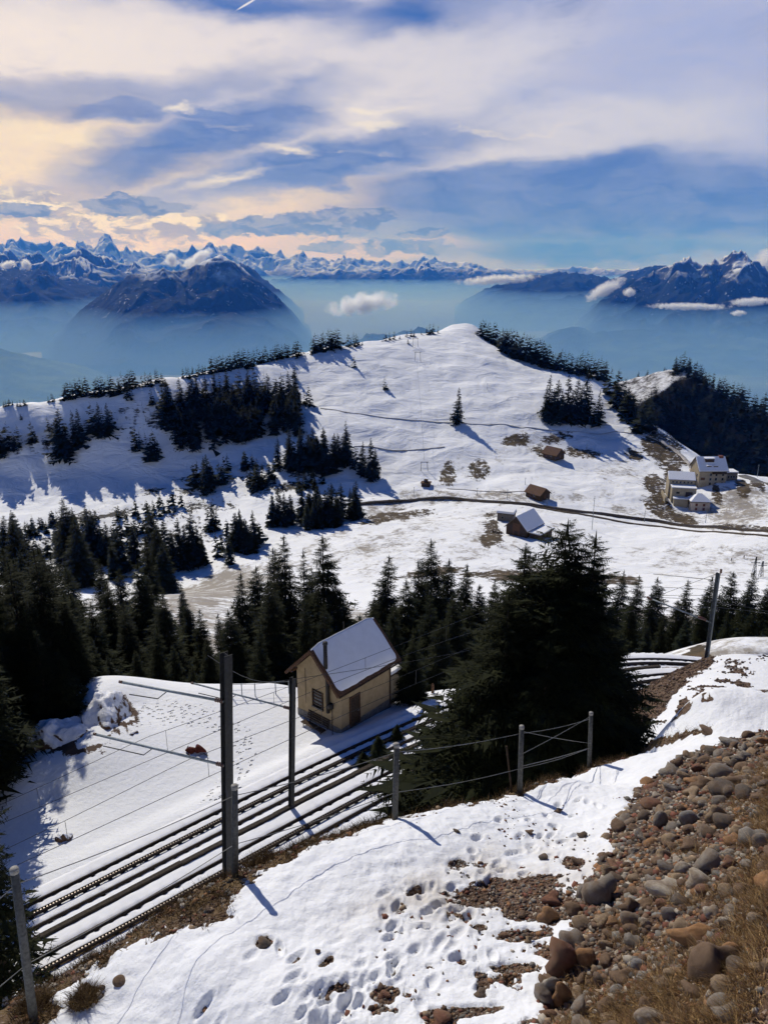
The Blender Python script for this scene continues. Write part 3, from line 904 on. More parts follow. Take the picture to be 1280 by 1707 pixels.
def build_mountains():
    mountain('mountain_range', [(-140, 402), (-60, 400), (0, 397), (20, 400), (48, 401), (69, 406), (100, 406), (124, 408), (136, 403), (155, 408), (168, 398), (182, 391), (192, 401), (199, 414), (223, 418), (258, 420), (292, 418),
                                (330, 413), (354, 405), (362, 410), (378, 405), (395, 412), (412, 412), (440, 417), (452, 419), (482, 421), (513, 425), (541, 430), (551, 435), (572, 428), (606, 432), (623, 433),
                                (641, 437), (663, 433), (682, 440), (706, 428), (722, 432), (737, 431), (764, 437), (788, 438), (812, 446), (845, 448), (894, 451), (931, 447), (969, 444), (1025, 450), (1100, 446), (1250, 446), (1420, 446)],
             52000, -1400, 9000, 9000, m_alps, 'snow covered high mountain range along the horizon', amp=0.40, seed=3, pn=0.8, win=0.7, rows=150, sc=2600.0, step=.06)
    mountain('mountain_range', [(380, 520), (430, 472), (470, 463), (520, 458), (560, 452), (600, 455), (640, 452), (660, 444), (690, 448), (706, 440), (740, 446), (790, 448), (830, 455), (860, 470)], 38000, -1400, 8000, 8000, m_mid,
             'lower snowy range with dark wooded foot in the middle of the horizon', amp=0.42, seed=8, pn=0.9, win=0.6, rows=130, sc=2000.0, step=.06)
    mountain('mountain', [(-140, 412), (-60, 418), (0, 416), (40, 424), (80, 430), (110, 424), (137, 411), (160, 424), (200, 437), (250, 446), (300, 455), (380, 500)], 29000, -1400, 9000, 8000, m_mid,
             'broad half snowy mountain at the left with a pyramid peak', amp=0.42, seed=13, pn=0.9, win=0.7, rows=150, sc=2100.0, step=.06)
    mountain('mountain', [(-140, 440), (-60, 448), (0, 446), (62, 444), (90, 458), (137, 472), (180, 481), (215, 505), (240, 535)], 20500, -1400, 7000, 6000, m_for,
             'dark wooded ridge with snow along its top at the left edge', amp=0.30, seed=17, win=0.5, rows=110, sc=1500.0)
    mountain('mountain', [(330, 470), (400, 437), (417, 444), (441, 465), (469, 486), (482, 496), (520, 530)], 21500, -1400, 6000, 5000, m_for,
             'blue shoulder behind the right flank of the dark peak', amp=0.25, seed=19, win=0.3, rows=90, sc=1300.0)
    mountain('mountain', [(20, 590), (80, 556), (117, 531), (150, 505), (172, 489), (203, 462), (220, 457), (247, 454), (275, 448), (299, 452), (327, 442), (351, 430), (370, 425), (382, 430), (399, 442), (440, 475), (462, 493), (486, 517), (505, 540), (540, 570), (590, 605)],
             14500, -1400, 4300, 4500, m_peak, 'dark wooded mountain with a snowy pointed top, left of centre', amp=0.24, seed=23, pn=0.9, win=0.22, rows=170, sc=1250.0, step=.06)
    mountain('mountain', [(740, 520), (778, 497), (812, 480), (837, 473), (875, 461), (924, 455), (961, 453), (995, 460), (1017, 461), (1050, 452), (1075, 446), (1110, 442), (1150, 450), (1190, 480)], 24000, -1400, 7500, 6000, m_for,
             'long dark wooded ridge right of centre', amp=0.25, seed=29, win=0.4, rows=110, sc=1500.0)
    mountain('mountain', [(940, 545), (976, 518), (1002, 496), (1040, 470), (1081, 456), (1107, 446), (1130, 433), (1149, 426), (1160, 436), (1169, 441), (1190, 431), (1197, 437), (1209, 426), (1224, 417), (1235, 418), (1250, 428), (1265, 437),
                          (1280, 450), (1340, 470), (1420, 480)], 17500, -1400, 5200, 4500, m_pil, 'steep rocky snow streaked mountain with two summits at the right', amp=0.34, seed=34, pn=0.9, win=0.16, rows=190, sc=1350.0, step=.05)
    mountain('hill', [(860, 600), (875, 577), (912, 556), (942, 546), (965, 543), (987, 554), (1025, 551), (1070, 548), (1130, 556), (1200, 560), (1300, 566), (1420, 570)], 13000, -1390, 2300, 2500, m_low,
             'low wooded hill in the valley mist at the right', amp=0.2, seed=41, win=.4, rows=60, sc=700.0)
    mountain('hill', [(480, 600), (520, 585), (560, 574), (596, 566), (620, 554), (641, 559), (668, 553), (702, 546), (740, 552), (800, 575), (840, 600)], 11500, -1390, 1500, 1800, m_low,
             'small wooded hill just beyond the snowy hilltop', amp=0.2, seed=43, win=.4, rows=60, sc=500.0)
    mountain('hill', [(-140, 560), (-60, 568), (0, 579), (21, 586), (69, 597), (137, 608), (206, 618), (300, 640), (360, 665)], 10500, -1390, 3600, 1500, mountain_material('green_valley_slope', 4000.0, 5000.0, forest=(0.05, 0.085, 0.03), meadow=(0.09, 0.14, 0.04), k=3.5),
             'green meadow slope of the valley at the left', amp=0.12, seed=47, win=.6, rows=60, sc=600.0)


def valley_floor():
    a = np.radians(np.arange(-41, 41.01, 0.25))
    r = np.exp(np.linspace(math.log(900), math.log(85000), 120))
    A, Rr = np.meshgrid(a, r)
    x, y = Rr * np.sin(A), Rr * np.cos(A)
    z = -1372 + 14 * fbm(x / 900, y / 900, 4, 61)
    me = np_mesh('valley_floor', np.stack([x, y, z], -1).reshape(-1, 3), grid_faces(len(r), len(a))[:, ::-1], smooth=True)
    mt, t, b = material('valley_fields')
    P = t.new('ShaderNodeNewGeometry').outputs['Position']
    n = t.noise(P, 0.0009, 8, 0.62)
    f = t.voro(P, 0.0045, out='Color')
    c = t.mix(t.sepx(f)[0], (0.035, 0.065, 0.025), (0.075, 0.11, 0.04))
    c = t.mix(t.ss(n, 0.50, 0.58), c, (0.016, 0.026, 0.014))
    c = t.mix(t.m('MULTIPLY', t.ss(t.noise(P, 0.012, 4, 0.7), 0.62, 0.7), t.ss(t.noise(P, 0.0008, 3, 0.5), 0.5, 0.6)), c, (0.4, 0.38, 0.36))
    t.put(b.inputs['Base Color'], c)
    obj('valley_floor', me, mt, kind='structure', label='broad misty valley floor of green fields far below')


def air(name, z0, z1, dens, col, label, x=90000, y0=-6000, y1=95000, g=0.0):
    m = MB()
    m.box((0, (y0 + y1) / 2, (z0 + z1) / 2), (2 * x, y1 - y0, z1 - z0))
    mt = bpy.data.materials.new(name + '_air')
    mt.use_nodes = True
    n = mt.node_tree.nodes
    n.remove(n['Principled BSDF'])
    pv = n.new('ShaderNodeVolumePrincipled')
    pv.inputs['Density Attribute'].default_value = ''
    pv.inputs['Density'].default_value = dens
    pv.inputs['Color'].default_value = (*col, 1)
    pv.inputs['Absorption Color'].default_value = (1, 1, 1, 1)
    pv.inputs['Anisotropy'].default_value = g
    mt.node_tree.links.new(pv.outputs[0], n['Material Output'].inputs['Volume'])
    o = m.build(name, mt, kind='stuff', label=label)
    return o


i_split = int(np.searchsorted(mR, 60.0))
ground_sheet('ground', 0, i_split + 1, 'melting snow, red earth and path on the near slope and railway terrace')
ground_sheet('hill', i_split, len(mR), 'snowy wooded slope, meadow saddle and round snowy hill')
build_mountains()
valley_floor()
air('haze', -1480.0, 2400.0, 2.5e-5, (0.055, 0.27, 1.0), 'blue haze in the air over the whole view')
air('valley_mist', -1440.0, -720.0, 2.5e-4, (0.25, 0.53, 1.0), 'pale layer of mist lying in the valley', x=80000, y0=1500, y1=90000)

# ------------------------------------------------------------------ trees
def foliage_mat(name, col, hi):
    mt, t, b = material(name)
    geo = t.new('ShaderNodeNewGeometry')
    rnd = t.new('ShaderNodeObjectInfo').outputs['Random']
    n = t.noise(t.new('ShaderNodeTexCoord').outputs['Object'], 9.0, 3, 0.6)
    c = t.mix(t.ss(t.m('ADD', n, t.m('MULTIPLY', geo.outputs['Random Per Island'], 0.35)), 0.45, 0.95), col, hi)
    c = t.mix(t.m('MULTIPLY', rnd, 0.35), c, (0.012, 0.012, 0.006))
    t.put(b.inputs['Base Color'], c)
    b.inputs['Roughness'].default_value = 0.85
    b.inputs['Specular IOR Level'].default_value = 0.08
    return mt


NEEDLE = foliage_mat('spruce_needles', (0.008, 0.012, 0.006), (0.028, 0.032, 0.010))
NEEDLE_FAR = foliage_mat('spruce_needles_far', (0.009, 0.014, 0.009), (0.020, 0.026, 0.012))
BARK = simple_mat('spruce_bark', (0.035, 0.026, 0.020), 0.9, 0.4, 20)


def spruce_tris(rs, levels, nb, spr, sub, width=0.17, droop=0.35, irr=0.3, low=0.04, long_=1.0, expo=0.85, updown=0.0):
    """needle sprays of a spruce one unit high: (n, 3, 3) triangles"""
    n = levels * nb
    lev = np.repeat(np.arange(levels), nb)
    t = low + (1 - low) * (lev + rs.uniform(-.45, .45, n)) / levels
    t = np.clip(t, low, 0.985)
    ang = rs.uniform(0, 2 * pi, n) + lev * 2.4
    side = 1 + 0.16 * np.sin(ang * 1.0 + rs.uniform(0, 6)) + 0.10 * np.sin(ang * 2 + t * 9)
    L = width * ((1 - t) ** expo * 0.94 + 0.045) * (1 + rs.uniform(-irr, irr * .7, n)) * side
    L *= 1 - 0.25 * (t < 0.18) * rs.uniform(0, 1, n)
    out = np.stack([np.cos(ang), np.sin(ang), 0 * ang], 1)
    lat = np.stack([-np.sin(ang), np.cos(ang), 0 * ang], 1)
    dr = droop * (1.15 - t) * (1 + rs.uniform(-.4, .4, n)) - 0.55 * t ** 2.2
    up = np.array([0, 0, 1.0])
    k = np.arange(spr)
    s = (k + 0.5) / spr                                             # along the branch
    S = s[None, :, None]

    def axis(sv):
        r = L[:, None] * sv
        z = t[:, None] - dr[:, None] * L[:, None] * (sv - 0.45 * sv ** 2 * (1.4 - t[:, None]))
        return out[:, None, :] * r[..., None] + up * z[..., None]
    SV = np.broadcast_to(s[None], (n, spr)) + rs.uniform(-.4, .4, (n, spr)) / spr
    A = axis(SV)
    tris = []
    ds = 0.75 / spr
    for sg in (-1, 1):
        ln = L[:, None] * (0.46 * (1 - SV) ** 0.7 + 0.10) * rs.uniform(.6, 1.25, (n, spr)) * long_
        fw = rs.uniform(0.5, 0.95, (n, spr))
        dn = rs.uniform(-0.65, 0.12, (n, spr)) + updown
        d = lat[:, None] * sg + out[:, None] * fw[..., None] + up * dn[..., None]
        d /= np.linalg.norm(d, axis=-1)[..., None]
        if sub <= 1:
            w = axis(SV + ds) - axis(SV - ds)
            p0, p1 = A - 0.5 * w, A + 0.5 * w
            tris.append(np.stack([p0, p1, A + d * ln[..., None]], 2).reshape(-1, 3, 3))
        else:
            for j in range(sub):
                q = (j + 0.35) / sub
                o = A + d * (ln * q)[..., None]
                ll = ln * (1.05 - q) * 0.62 + 0.10 * ln
                for s2 in (-1, 1):
                    e = d * 0.8 + s2 * (out[:, None] * 0.62 - lat[:, None] * sg * 0.5) + up * rs.uniform(-.45, .25, (n, spr))[..., None]
                    e /= np.linalg.norm(e, axis=-1)[..., None]
                    wv = d * (0.30 * ll)[..., None]
                    tris.append(np.stack([o - 0.5 * wv, o + 0.5 * wv + up * (0.06 * ll)[..., None], o + e * ll[..., None]], 2).reshape(-1, 3, 3))
    # tip of each branch
    T = axis(np.full((n, 1), 1.0))[:, 0]; T0 = axis(np.full((n, 1), 0.8))[:, 0]
    e = T - T0
    wv = lat * (L * 0.07)[:, None]
    tris.append(np.stack([T0 - wv, T0 + wv, T + e * 0.5], 1))
    # leader
    q = np.array([[[-.006, 0, .95], [.006, 0, .95], [0, 0, 1.01]], [[0, -.006, .95], [0, .006, .95], [0, 0, 1.01]]])
    tris.append(q)
    return np.concatenate(tris, 0)


def tri_mesh(name, tr):
    V = tr.reshape(-1, 3)
    return np_mesh(name, V, np.arange(len(V)).reshape(-1, 3))


def trunk_mesh(name, r0=0.016, n=6, bend=0.0, seed=0):
    m = MB()
    rr = random.Random(seed)
    pts = [(rr.uniform(-1, 1) * bend, rr.uniform(-1, 1) * bend, z) for z in (-0.06, 0.1, 0.3, 0.55, 0.8, 0.97)]
    m.tube(pts, [r0 * 1.15, r0, r0 * .8, r0 * .55, r0 * .3, r0 * .06], n)
    return m.mesh(name, True)


FARV, MIDV, NEARV, TINYV = [], [], [], []
for i in range(4):
    TINYV.append(spruce_tris(np.random.RandomState(50 + i), 8, 6, 1, 1, (.24, .2, .27, .22)[i], droop=.55, irr=.25, long_=2.6, low=0.0))
for i in range(7):
    rs = np.random.RandomState(100 + i)
    w = (0.21, 0.24, 0.18, 0.26, 0.22, 0.20, 0.23)[i]
    tr = spruce_tris(rs, 13, 7, 2, 1, w, droop=0.55, irr=.28, long_=2.0, low=0.0)
    V = tr.reshape(-1, 3); Fq = np.arange(len(V)).reshape(-1, 3)
    tm = np.array([[-.018, 0, -.08], [.018, 0, -.08], [0, 0, .8], [0, -.018, -.08], [0, .018, -.08], [0, 0, .8]])
    me = np_mesh('spruce', np.concatenate([V, tm]), np.arange(len(V) + 6).reshape(-1, 3))
    me.materials.append(NEEDLE_FAR); me.materials.append(BARK)
    mi = np.zeros(len(Fq) + 2, np.int32); mi[-2:] = 1
    me.polygons.foreach_set('material_index', mi)
    FARV.append(me)
for i in range(6):
    rs = np.random.RandomState(200 + i)
    w = (0.22, 0.25, 0.19, 0.27, 0.23, 0.21)[i]
    cm = tri_mesh('crown', spruce_tris(rs, 22, 8, 5, 1, w, droop=0.6, irr=.32, long_=1.6, low=0.0)); cm.materials.append(NEEDLE_FAR)
    tm = trunk_mesh('trunk', .014, 5); tm.materials.append(BARK)
    MIDV.append((cm, tm))
for i in range(7):
    rs = np.random.RandomState(300 + i)
    w = (0.22, 0.25, 0.19, 0.27, 0.23, 0.21, 0.24)[i]
    cm = tri_mesh('crown', spruce_tris(rs, 36, 8, 8, 2, w, droop=0.65, irr=.42, long_=1.35, low=0.0)); cm.materials.append(NEEDLE)
    tm = trunk_mesh('trunk', .013, 7); tm.materials.append(BARK)
    NEARV.append((cm, tm))

trng = random.Random(77)
TREES = []                # (x, y, z, height, label, group, hpx)


def ground_at(u, v, rmin=25.0, rmax=1100.0):
    """where the line of sight through (u, v) first meets the land"""
    d = ray(u, v); d = d / math.hypot(d[0], d[1])
    r = np.exp(np.linspace(math.log(rmin), math.log(rmax), 700))
    z = LAND(d[0] * r, d[1] * r)
    below = np.nonzero(d[2] * r <= z)[0]
    if len(below) == 0: return None
    i = below[0]
    return np.array([d[0] * r[i], d[1] * r[i], z[i]])


_lr = np.log(mR)


def LAND(x, y):
    """height of the ground sheet as built"""
    x = np.asarray(x, float); y = np.asarray(y, float)
    a = np.interp(np.arctan2(x, y), mA, np.arange(len(mA)))
    r = np.interp(np.log(np.hypot(x, y)), _lr, np.arange(len(mR)))
    i = np.clip(np.floor(a).astype(int), 0, len(mA) - 2); j = np.clip(np.floor(r).astype(int), 0, len(mR) - 2)
    fa, fr = np.clip(a - i, 0, 1), np.clip(r - j, 0, 1)
    return (GZ[j, i] * (1 - fa) + GZ[j, i + 1] * fa) * (1 - fr) + (GZ[j + 1, i] * (1 - fa) + GZ[j + 1, i + 1] * fa) * fr


def tree_px(u, v, h, label, group=None, push=0.0, rmin=230.0):
    p = ground_at(u, v, rmin)
    if p is None:
        return
    if push:
        k = 1 + push / math.hypot(p[0], p[1])
        p = np.array([p[0] * k, p[1] * k, 0]); p[2] = LAND(p[0], p[1])
    dep = p[1] * CP - p[2] * SP
    H = h * dep / F_PX / 0.965
    TREES.append((p[0], p[1], p[2], H, label, group, h))


def tree_top(u, vt, Y, label, group=None):
    T = at(u, vt, Y)
    z = float(LAND(T[0], T[1]))
    H = T[2] - z
    dep = T[1] * CP - T[2] * SP
    if H > 1.0: TREES.append((T[0], T[1], z, H, label, group, H * F_PX / dep))


def row(u0, v0, u1, v1, n, h0, h1, label, group, push=4.0, jit=3.0):
    n = int(n * 1.35 + .5); h0 *= 1.15; h1 *= 1.2; push *= .6
    for k in range(n):
        t = (k + 0.5) / n + trng.uniform(-.3, .3) / n
        tree_px(u0 + (u1 - u0) * t, v0 + (v1 - v0) * t + trng.uniform(0, 1.5), trng.uniform(h0, h1), label, group, push + trng.uniform(0, jit))


def clump(us, vs_, n, h0, h1, label, group, shape=None):
    k = 0; tries = 0
    while k < n and tries < 900:
        tries += 1
        u, v = trng.uniform(*us), trng.uniform(*vs_)
        if shape is not None and not shape(u, v): continue
        tree_px(u, v, trng.uniform(h0, h1), label, group)
        k += 1


gA = 'spruces along the snowy skyline ridge'
lA = 'small spruce along the skyline ridge left of the hilltop'
row(4, 683, 46, 680, 5, 7, 13, lA, gA, 2)
row(80, 674, 94, 671, 2, 9, 14, lA, gA, 2)
row(108, 667, 148, 662, 7, 17, 25, lA, gA, 1)
row(157, 662, 190, 656, 6, 18, 26, lA, gA, 1)
row(197, 656, 228, 650, 7, 18, 28, lA, gA, 1)
row(235, 648, 273, 642, 5, 14, 22, lA, gA, 2)
row(302, 633, 346, 626, 6, 12, 17, lA, gA, 2)
row(350, 625, 425, 609, 15, 18, 26, lA, gA, 2)
row(428, 608, 503, 593, 13, 16, 24, lA, gA, 2)
row(518, 590, 565, 581, 10, 20, 30, lA, gA, 2)
row(578, 580, 600, 575, 4, 12, 21, lA, gA, 3)
for u, v, h in ((568, 581, 11), (604, 575, 8), (643, 568, 13), (649, 567, 14), (657, 566, 15), (666, 565, 8), (678, 562, 11), (685, 561, 13), (690, 561, 9), (702, 558, 8), (711, 558, 14), (716, 557, 18), (722, 557, 19), (730, 555, 13)):
    tree_px(u, v + 1, h, lA, gA, 2)
gB = 'spruces behind the right shoulder of the hilltop'
lB = 'spruce in the row behind the right shoulder of the hilltop'
row(800, 562, 850, 592, 11, 20, 32, lB, gB, 4, 6)
row(835, 590, 905, 613, 16, 30, 38, lB, gB, 5, 6)
row(900, 613, 1012, 636, 22, 22, 34, lB, gB, 4, 6)
tree_px(490, 629, 25, 'lone small spruce on the open snow left of the hilltop, casting a shadow')
tree_px(515, 677, 34, 'spruce at the right edge of the dark wood on the hill, standing on snow')
tree_px(508, 675, 24, 'short spruce tucked against the spruce at the right edge of the dark wood')
tree_px(591, 613, 20, 'lone round dark tree high on the snowy hill')
tree_px(641, 649, 21, 'lone small tree on the open middle of the snowy hill')
tree_px(762, 706, 60, 'big lone dense spruce standing in the middle of the snowy hill')
tree_px(680, 573, 9, 'tiny spruce beside the top ski lift mast')
gC = 'spruces of the clump on the right of the hill'
lC = 'tall spruce in the tight clump right on the snowy hill'
for u, v, h in ((908, 700, 55), (912, 702, 76), (920, 702, 52), (927, 702, 68), (935, 703, 55), (944, 703, 76), (951, 705, 50), (958, 702, 74), (965, 702, 60), (973, 700, 80), (982, 704, 48), (995, 708, 56), (1000, 706, 36), (989, 707, 40)):
    tree_px(u, v, h, lC, gC)
gD = 'spruces on the dark slope beside the bald knoll'
lD = 'spruce on the brown slope between hill and bald knoll'
clump((1014, 1085), (650, 722), 34, 28, 46, lD, gD, lambda u, v: 0 < (v - (628 + (u - 1014) * 0.95)) < 46)
gE = 'spruces standing on the shaded left slope'
lE = 'spruce standing on the blue shaded slope at far left'
for u, v, h in ((3, 760, 60), (17, 750, 46), (33, 748, 40), (26, 749, 26), (55, 737, 34), (60, 738, 20), (82, 720, 24), (90, 738, 30), (97, 738, 40), (103, 756, 60), (106, 762, 80), (112, 757, 48), (127, 744, 60), (132, 746, 44), (136, 744, 60), (141, 742, 36), (155, 722, 48),
                (163, 726, 40), (168, 727, 56), (175, 727, 44), (182, 727, 54), (188, 726, 42), (228, 752, 40), (234, 750, 30), (246, 762, 40), (252, 763, 34), (258, 765, 46), (264, 763, 30), (218, 668, 26), (212, 666, 20), (253, 674, 26), (36, 700, 10)):
    tree_px(u, v, h, lE, gE)
gF = 'spruces of the large dark wood on the left of the hill'
lF = 'spruce in the large dark wood on the left hill flank'
clump((258, 500), (668, 745), 105, 40, 62, lF, gF, lambda u, v: v < 752 - (u - 258) * 0.10 and v > 690 - (u - 258) * 0.10 and not (u < 300 and v > 722))
for u, v, h in ((325, 748, 66), (300, 735, 60), (360, 752, 48), (415, 652, 36), (424, 655, 40), (442, 660, 40), (460, 664, 34), (470, 668, 44), (485, 676, 40), (400, 660, 44), (380, 660, 40), (345, 668, 38), (275, 680, 44), (368, 655, 34)):
    tree_px(u, v, h, lF, gF)
gG = 'spruces of the wood in the centre below the hill'
lG = 'spruce in the wood below the middle of the hill'
clump((458, 580), (766, 792), 22, 46, 74, lG, gG, lambda u, v: abs(v - (786 - (u - 460) * 0.10)) < 10)
for u, v, h, l in ((593, 784, 40, 'left spruce of the small clump on snow under the hill'), (605, 791, 56, 'middle spruce of the small clump on snow under the hill'), (618, 799, 70, 'tallest spruce of the small clump on snow under the hill'), (625, 797, 50, 'right hand shorter spruce of the small clump on snow under the hill')):
    tree_px(u, v, h, l)
gH = 'spruces on the rocky step beside the ski piste'
lH = 'spruce on the rocky step ending the bright ski piste'
for u, v, h in ((324, 808, 36), (331, 812, 46), (338, 815, 40), (347, 820, 64), (353, 818, 44), (342, 812, 52), (366, 806, 36), (375, 806, 46), (380, 784, 28), (371, 804, 30)):
    tree_px(u, v, h, lH, gH)
tree_px(410, 783, 31, 'lone thin spruce on snow right of the ski piste end')
gI = 'spruces of the wood left of the brown meadow'
lI = 'spruce in the dense wood above the brown streaked meadow'
clump((430, 600), (856, 884), 30, 46, 68, lI, gI, lambda u, v: abs(v - (886 - (u - 430) * 0.07)) < 12)
lJ, gJ = 'spruce of the scattered group on snow left of the meadow', 'scattered spruces on snow left of the meadow'
for u, v, h in ((394, 916, 64), (402, 920, 72), (412, 922, 60), (424, 914, 66), (432, 908, 40), (348, 886, 40), (355, 885, 50), (362, 884, 36), (270, 945, 70), (280, 948, 86), (292, 945, 60), (302, 948, 90), (312, 946, 74), (322, 945, 92), (332, 942, 70), (340, 938, 50), (262, 940, 60)):
    tree_px(u, v, h, lJ, gJ)
lK, gK = 'spruce in the left gully under the ski piste', 'spruces in the gully under the piste'
for u, v, h in ((130, 935, 60), (138, 938, 70), (146, 938, 62), (155, 940, 84), (163, 938, 90), (170, 938, 76), (180, 936, 60), (190, 930, 56), (195, 908, 48), (203, 905, 40), (212, 893, 38), (225, 892, 30), (233, 890, 36), (241, 890, 30), (250, 889, 36), (258, 890, 26), (110, 935, 50), (100, 930, 44), (60, 925, 30), (80, 928, 36)):
    tree_px(u, v, h, lK, gK)
lP, gP = 'low dark spruce in the scrubby wood under the piste', 'scrubby wood under the piste'
clump((0, 175), (868, 912), 46, 14, 26, lP, gP, lambda u, v: abs(v - (902 - u * .22)) < 10)
clump((190, 310), (840, 875), 16, 14, 28, lP, gP, lambda u, v: abs(v - (872 - (u - 190) * .22)) < 9)
clump((20, 420), (885, 965), 22, 26, 72, lK, gK, lambda u, v: v > 880 + (u - 20) * .03)
clump((400, 470), (775, 830), 14, 20, 38, lH, gH)
clump((490, 560), (800, 835), 8, 18, 30, lG, gG)
lQ, gQ = 'tall spruce on the lower edge of the left gully', 'tall spruces at the lower edge of the left gully'
clump((-10, 285), (935, 1000), 17, 50, 135, lQ, gQ)
n_hill = len(TREES)
# tall forest between the terrace and the meadow
lL, gL = 'tall spruce in the left forest behind the snowy terrace', 'tall spruces of the left forest'
for u, vt, Y in ((62, 905, 76), (20, 925, 70), (88, 918, 82), (-15, 940, 66), (120, 985, 74), (245, 888, 98), (225, 930, 92), (180, 962, 88), (150, 1000, 72), (300, 972, 150), (205, 1000, 80), (35, 1000, 60), (0, 985, 58), (270, 985, 84), (260, 1040, 70), (330, 1010, 96), (100, 1040, 60), (70, 1000, 64),
                 (150, 1060, 58), (345, 1060, 78), (290, 1070, 72), (310, 1000, 110), (45, 960, 84), (110, 940, 100), (200, 940, 110), (165, 925, 120), (-30, 1010, 54), (15, 1080, 55), (225, 1080, 68), (365, 1020, 105), (5, 905, 100), (180, 1090, 60), (60, 1085, 57), (320, 1100, 66), (62, 908, 48), (18, 930, 46), (104, 985, 49), (-25, 940, 45), (130, 1070, 50), (40, 1010, 45), (84, 1090, 46), (0, 1060, 44), (150, 1110, 52), (-70, 930, 42), (-120, 900, 40), (-95, 960, 37), (-170, 930, 37), (95, 1078, 44.5), (58, 1045, 44), (128, 1125, 46), (-115, 990, 38), (-170, 1010, 34), (-75, 1010, 42), (-230, 1000, 31), (-200, 960, 38)):
    tree_top(u, vt, Y, lL, gL)
lM, gM = 'tall spruce standing close behind the small building', 'tall spruces behind the small building'
for u, vt, Y in ((470, 885, 94), (535, 880, 92), (400, 950, 98), (425, 938, 108), (505, 910, 106), (445, 960, 84), (560, 960, 88), (385, 1010, 82), (575, 985, 104), (500, 990, 80), (430, 1030, 74), (545, 1000, 78), (455, 905, 118), (595, 1020, 84), (520, 940, 118)):
    tree_top(u, vt, Y, lM, gM)
lN, gN = 'tall spruce between the small building and the huge tree', 'tall spruces right of the small building'
for u, vt, Y in ((640, 918, 104), (725, 893, 100), (700, 930, 96), (748, 925, 106), (775, 935, 112), (670, 960, 90), (620, 990, 86), (660, 1000, 82), (755, 980, 88), (800, 970, 110), (720, 985, 80), (785, 1000, 90), (690, 1040, 62), (640, 1040, 76), (820, 960, 120), (740, 1030, 74), (850, 975, 110)):
    tree_top(u, vt, Y, lN, gN)
lO, gO = 'spruce in the forest belt behind the right snow slope', 'spruces behind the right snow slope'
for u, vt, Y in ((1225, 948, 88), (1262, 946, 92), (1245, 975, 80), (1200, 985, 84), (1150, 962, 96), (1100, 958, 104), (1065, 955, 110), (1130, 995, 82), (1085, 985, 86), (1040, 945, 118), (1275, 985, 76), (1170, 1000, 78), (1215, 1010, 74), (1055, 1000, 82), (1105, 1020, 74), (1255, 1010, 72), (1010, 940, 120), (1290, 955, 90),
                 (1020, 1000, 90), (1145, 1030, 70), (1300, 1000, 74), (1185, 955, 110), (1240, 1000, 100), (980, 945, 124), (1080, 1040, 66), (1190, 1045, 68), (1270, 1050, 66), (1230, 1045, 66)):
    tree_top(u, vt, Y, lO, gO)
n_forest = len(TREES)


def place_tree(T, idx, lod):
    x, y, z, H, label, group, hp = T
    rz = trng.uniform(0, 2 * pi)
    wd = trng.uniform(0.85, 1.25)
    if lod == 0:
        o = obj('spruce_tree', FARV[idx % len(FARV)], None, label=label, category='tree', group=group)
        o.location = (x, y, z - 0.02 * H); o.rotation_euler = (trng.uniform(-.03, .03), trng.uniform(-.03, .03), rz); o.scale = (H * wd, H * wd, H)
        return
    cm, tm = (MIDV if lod == 1 else NEARV)[idx % (len(MIDV) if lod == 1 else len(NEARV))]
    o = empty('spruce_tree', (x, y, z - 0.02 * H), label, 'tree', group, rz)
    o.scale = (H * wd, H * wd, H)
    o.rotation_euler = (trng.uniform(-.025, .025), trng.uniform(-.025, .025), rz)
    obj('crown', cm, None, o)
    obj('trunk', tm, None, o)


def forest_stuff(name, spots, label):
    """many small trees in one mesh: (x, y, z, H)"""
    parts = []
    src = [v.reshape(-1, 3) for v in TINYV]
    for k, (x, y, z, H) in enumerate(spots):
        s = src[k % 4]; a = trng.uniform(0, 6.28); w = trng.uniform(.9, 1.35)
        c_, s_ = cos(a) * H * w, sin(a) * H * w
        parts.append(np.stack([s[:, 0] * c_ - s[:, 1] * s_ + x, s[:, 0] * s_ + s[:, 1] * c_ + y, s[:, 2] * H + z], 1))
    V = np.concatenate(parts)
    me = np_mesh(name, V, np.arange(len(V)).reshape(-1, 3))
    return obj(name, me, NEEDLE_FAR, kind='stuff', label=label)


# neighbours in a big group are told apart by where in the wood they stand
_grp = {}
for i, T in enumerate(TREES):
    if T[5]: _grp.setdefault(T[5], []).append(i)
for g_, ii in _grp.items():
    if len(ii) < 12: continue
    az_ = {i: math.atan2(TREES[i][0], TREES[i][1]) for i in ii}; rd_ = {i: math.hypot(TREES[i][0], TREES[i][1]) for i in ii}
    so = sorted(ii, key=lambda i: az_[i]); q_ = max(1, len(so) // 5)
    for n_, i in enumerate(so):
        k_ = min(4, n_ // q_)
        mates = so[k_ * q_:(k_ + 1) * q_ if k_ < 4 else len(so)]
        far_ = rd_[i] > sorted(rd_[m_] for m_ in mates)[len(mates) // 2]
        T = list(TREES[i])
        T[4] = T[4] + ', ' + ('far left', 'left', 'centre', 'right', 'far right')[k_] + (' behind' if far_ else ' in front')
        TREES[i] = tuple(T)
order = sorted(range(len(TREES)), key=lambda i: -TREES[i][6])
keep = set(order[:298])
rest = []
for i, T in enumerate(TREES):
    if i not in keep:
        rest.append((T[0], T[1], T[2], T[3])); continue
    place_tree(T, i * 5 + i // 7, 0 if T[6] < 42 else (1 if T[6] < 95 else 2))
print('trees', len(TREES), 'forest', n_forest - n_hill)
if rest: forest_stuff('distant_trees', rest, 'many smallest spruces along the ridges of the snowy hill')

# ------------------------------------------------------------------ the bald knoll with its wooded flank
m_knoll = mountain_material('knoll_ground', -5000.0, -4000.0, k=30.0, rockc=(0.045, 0.036, 0.024), steep=(0.78, 1.02))


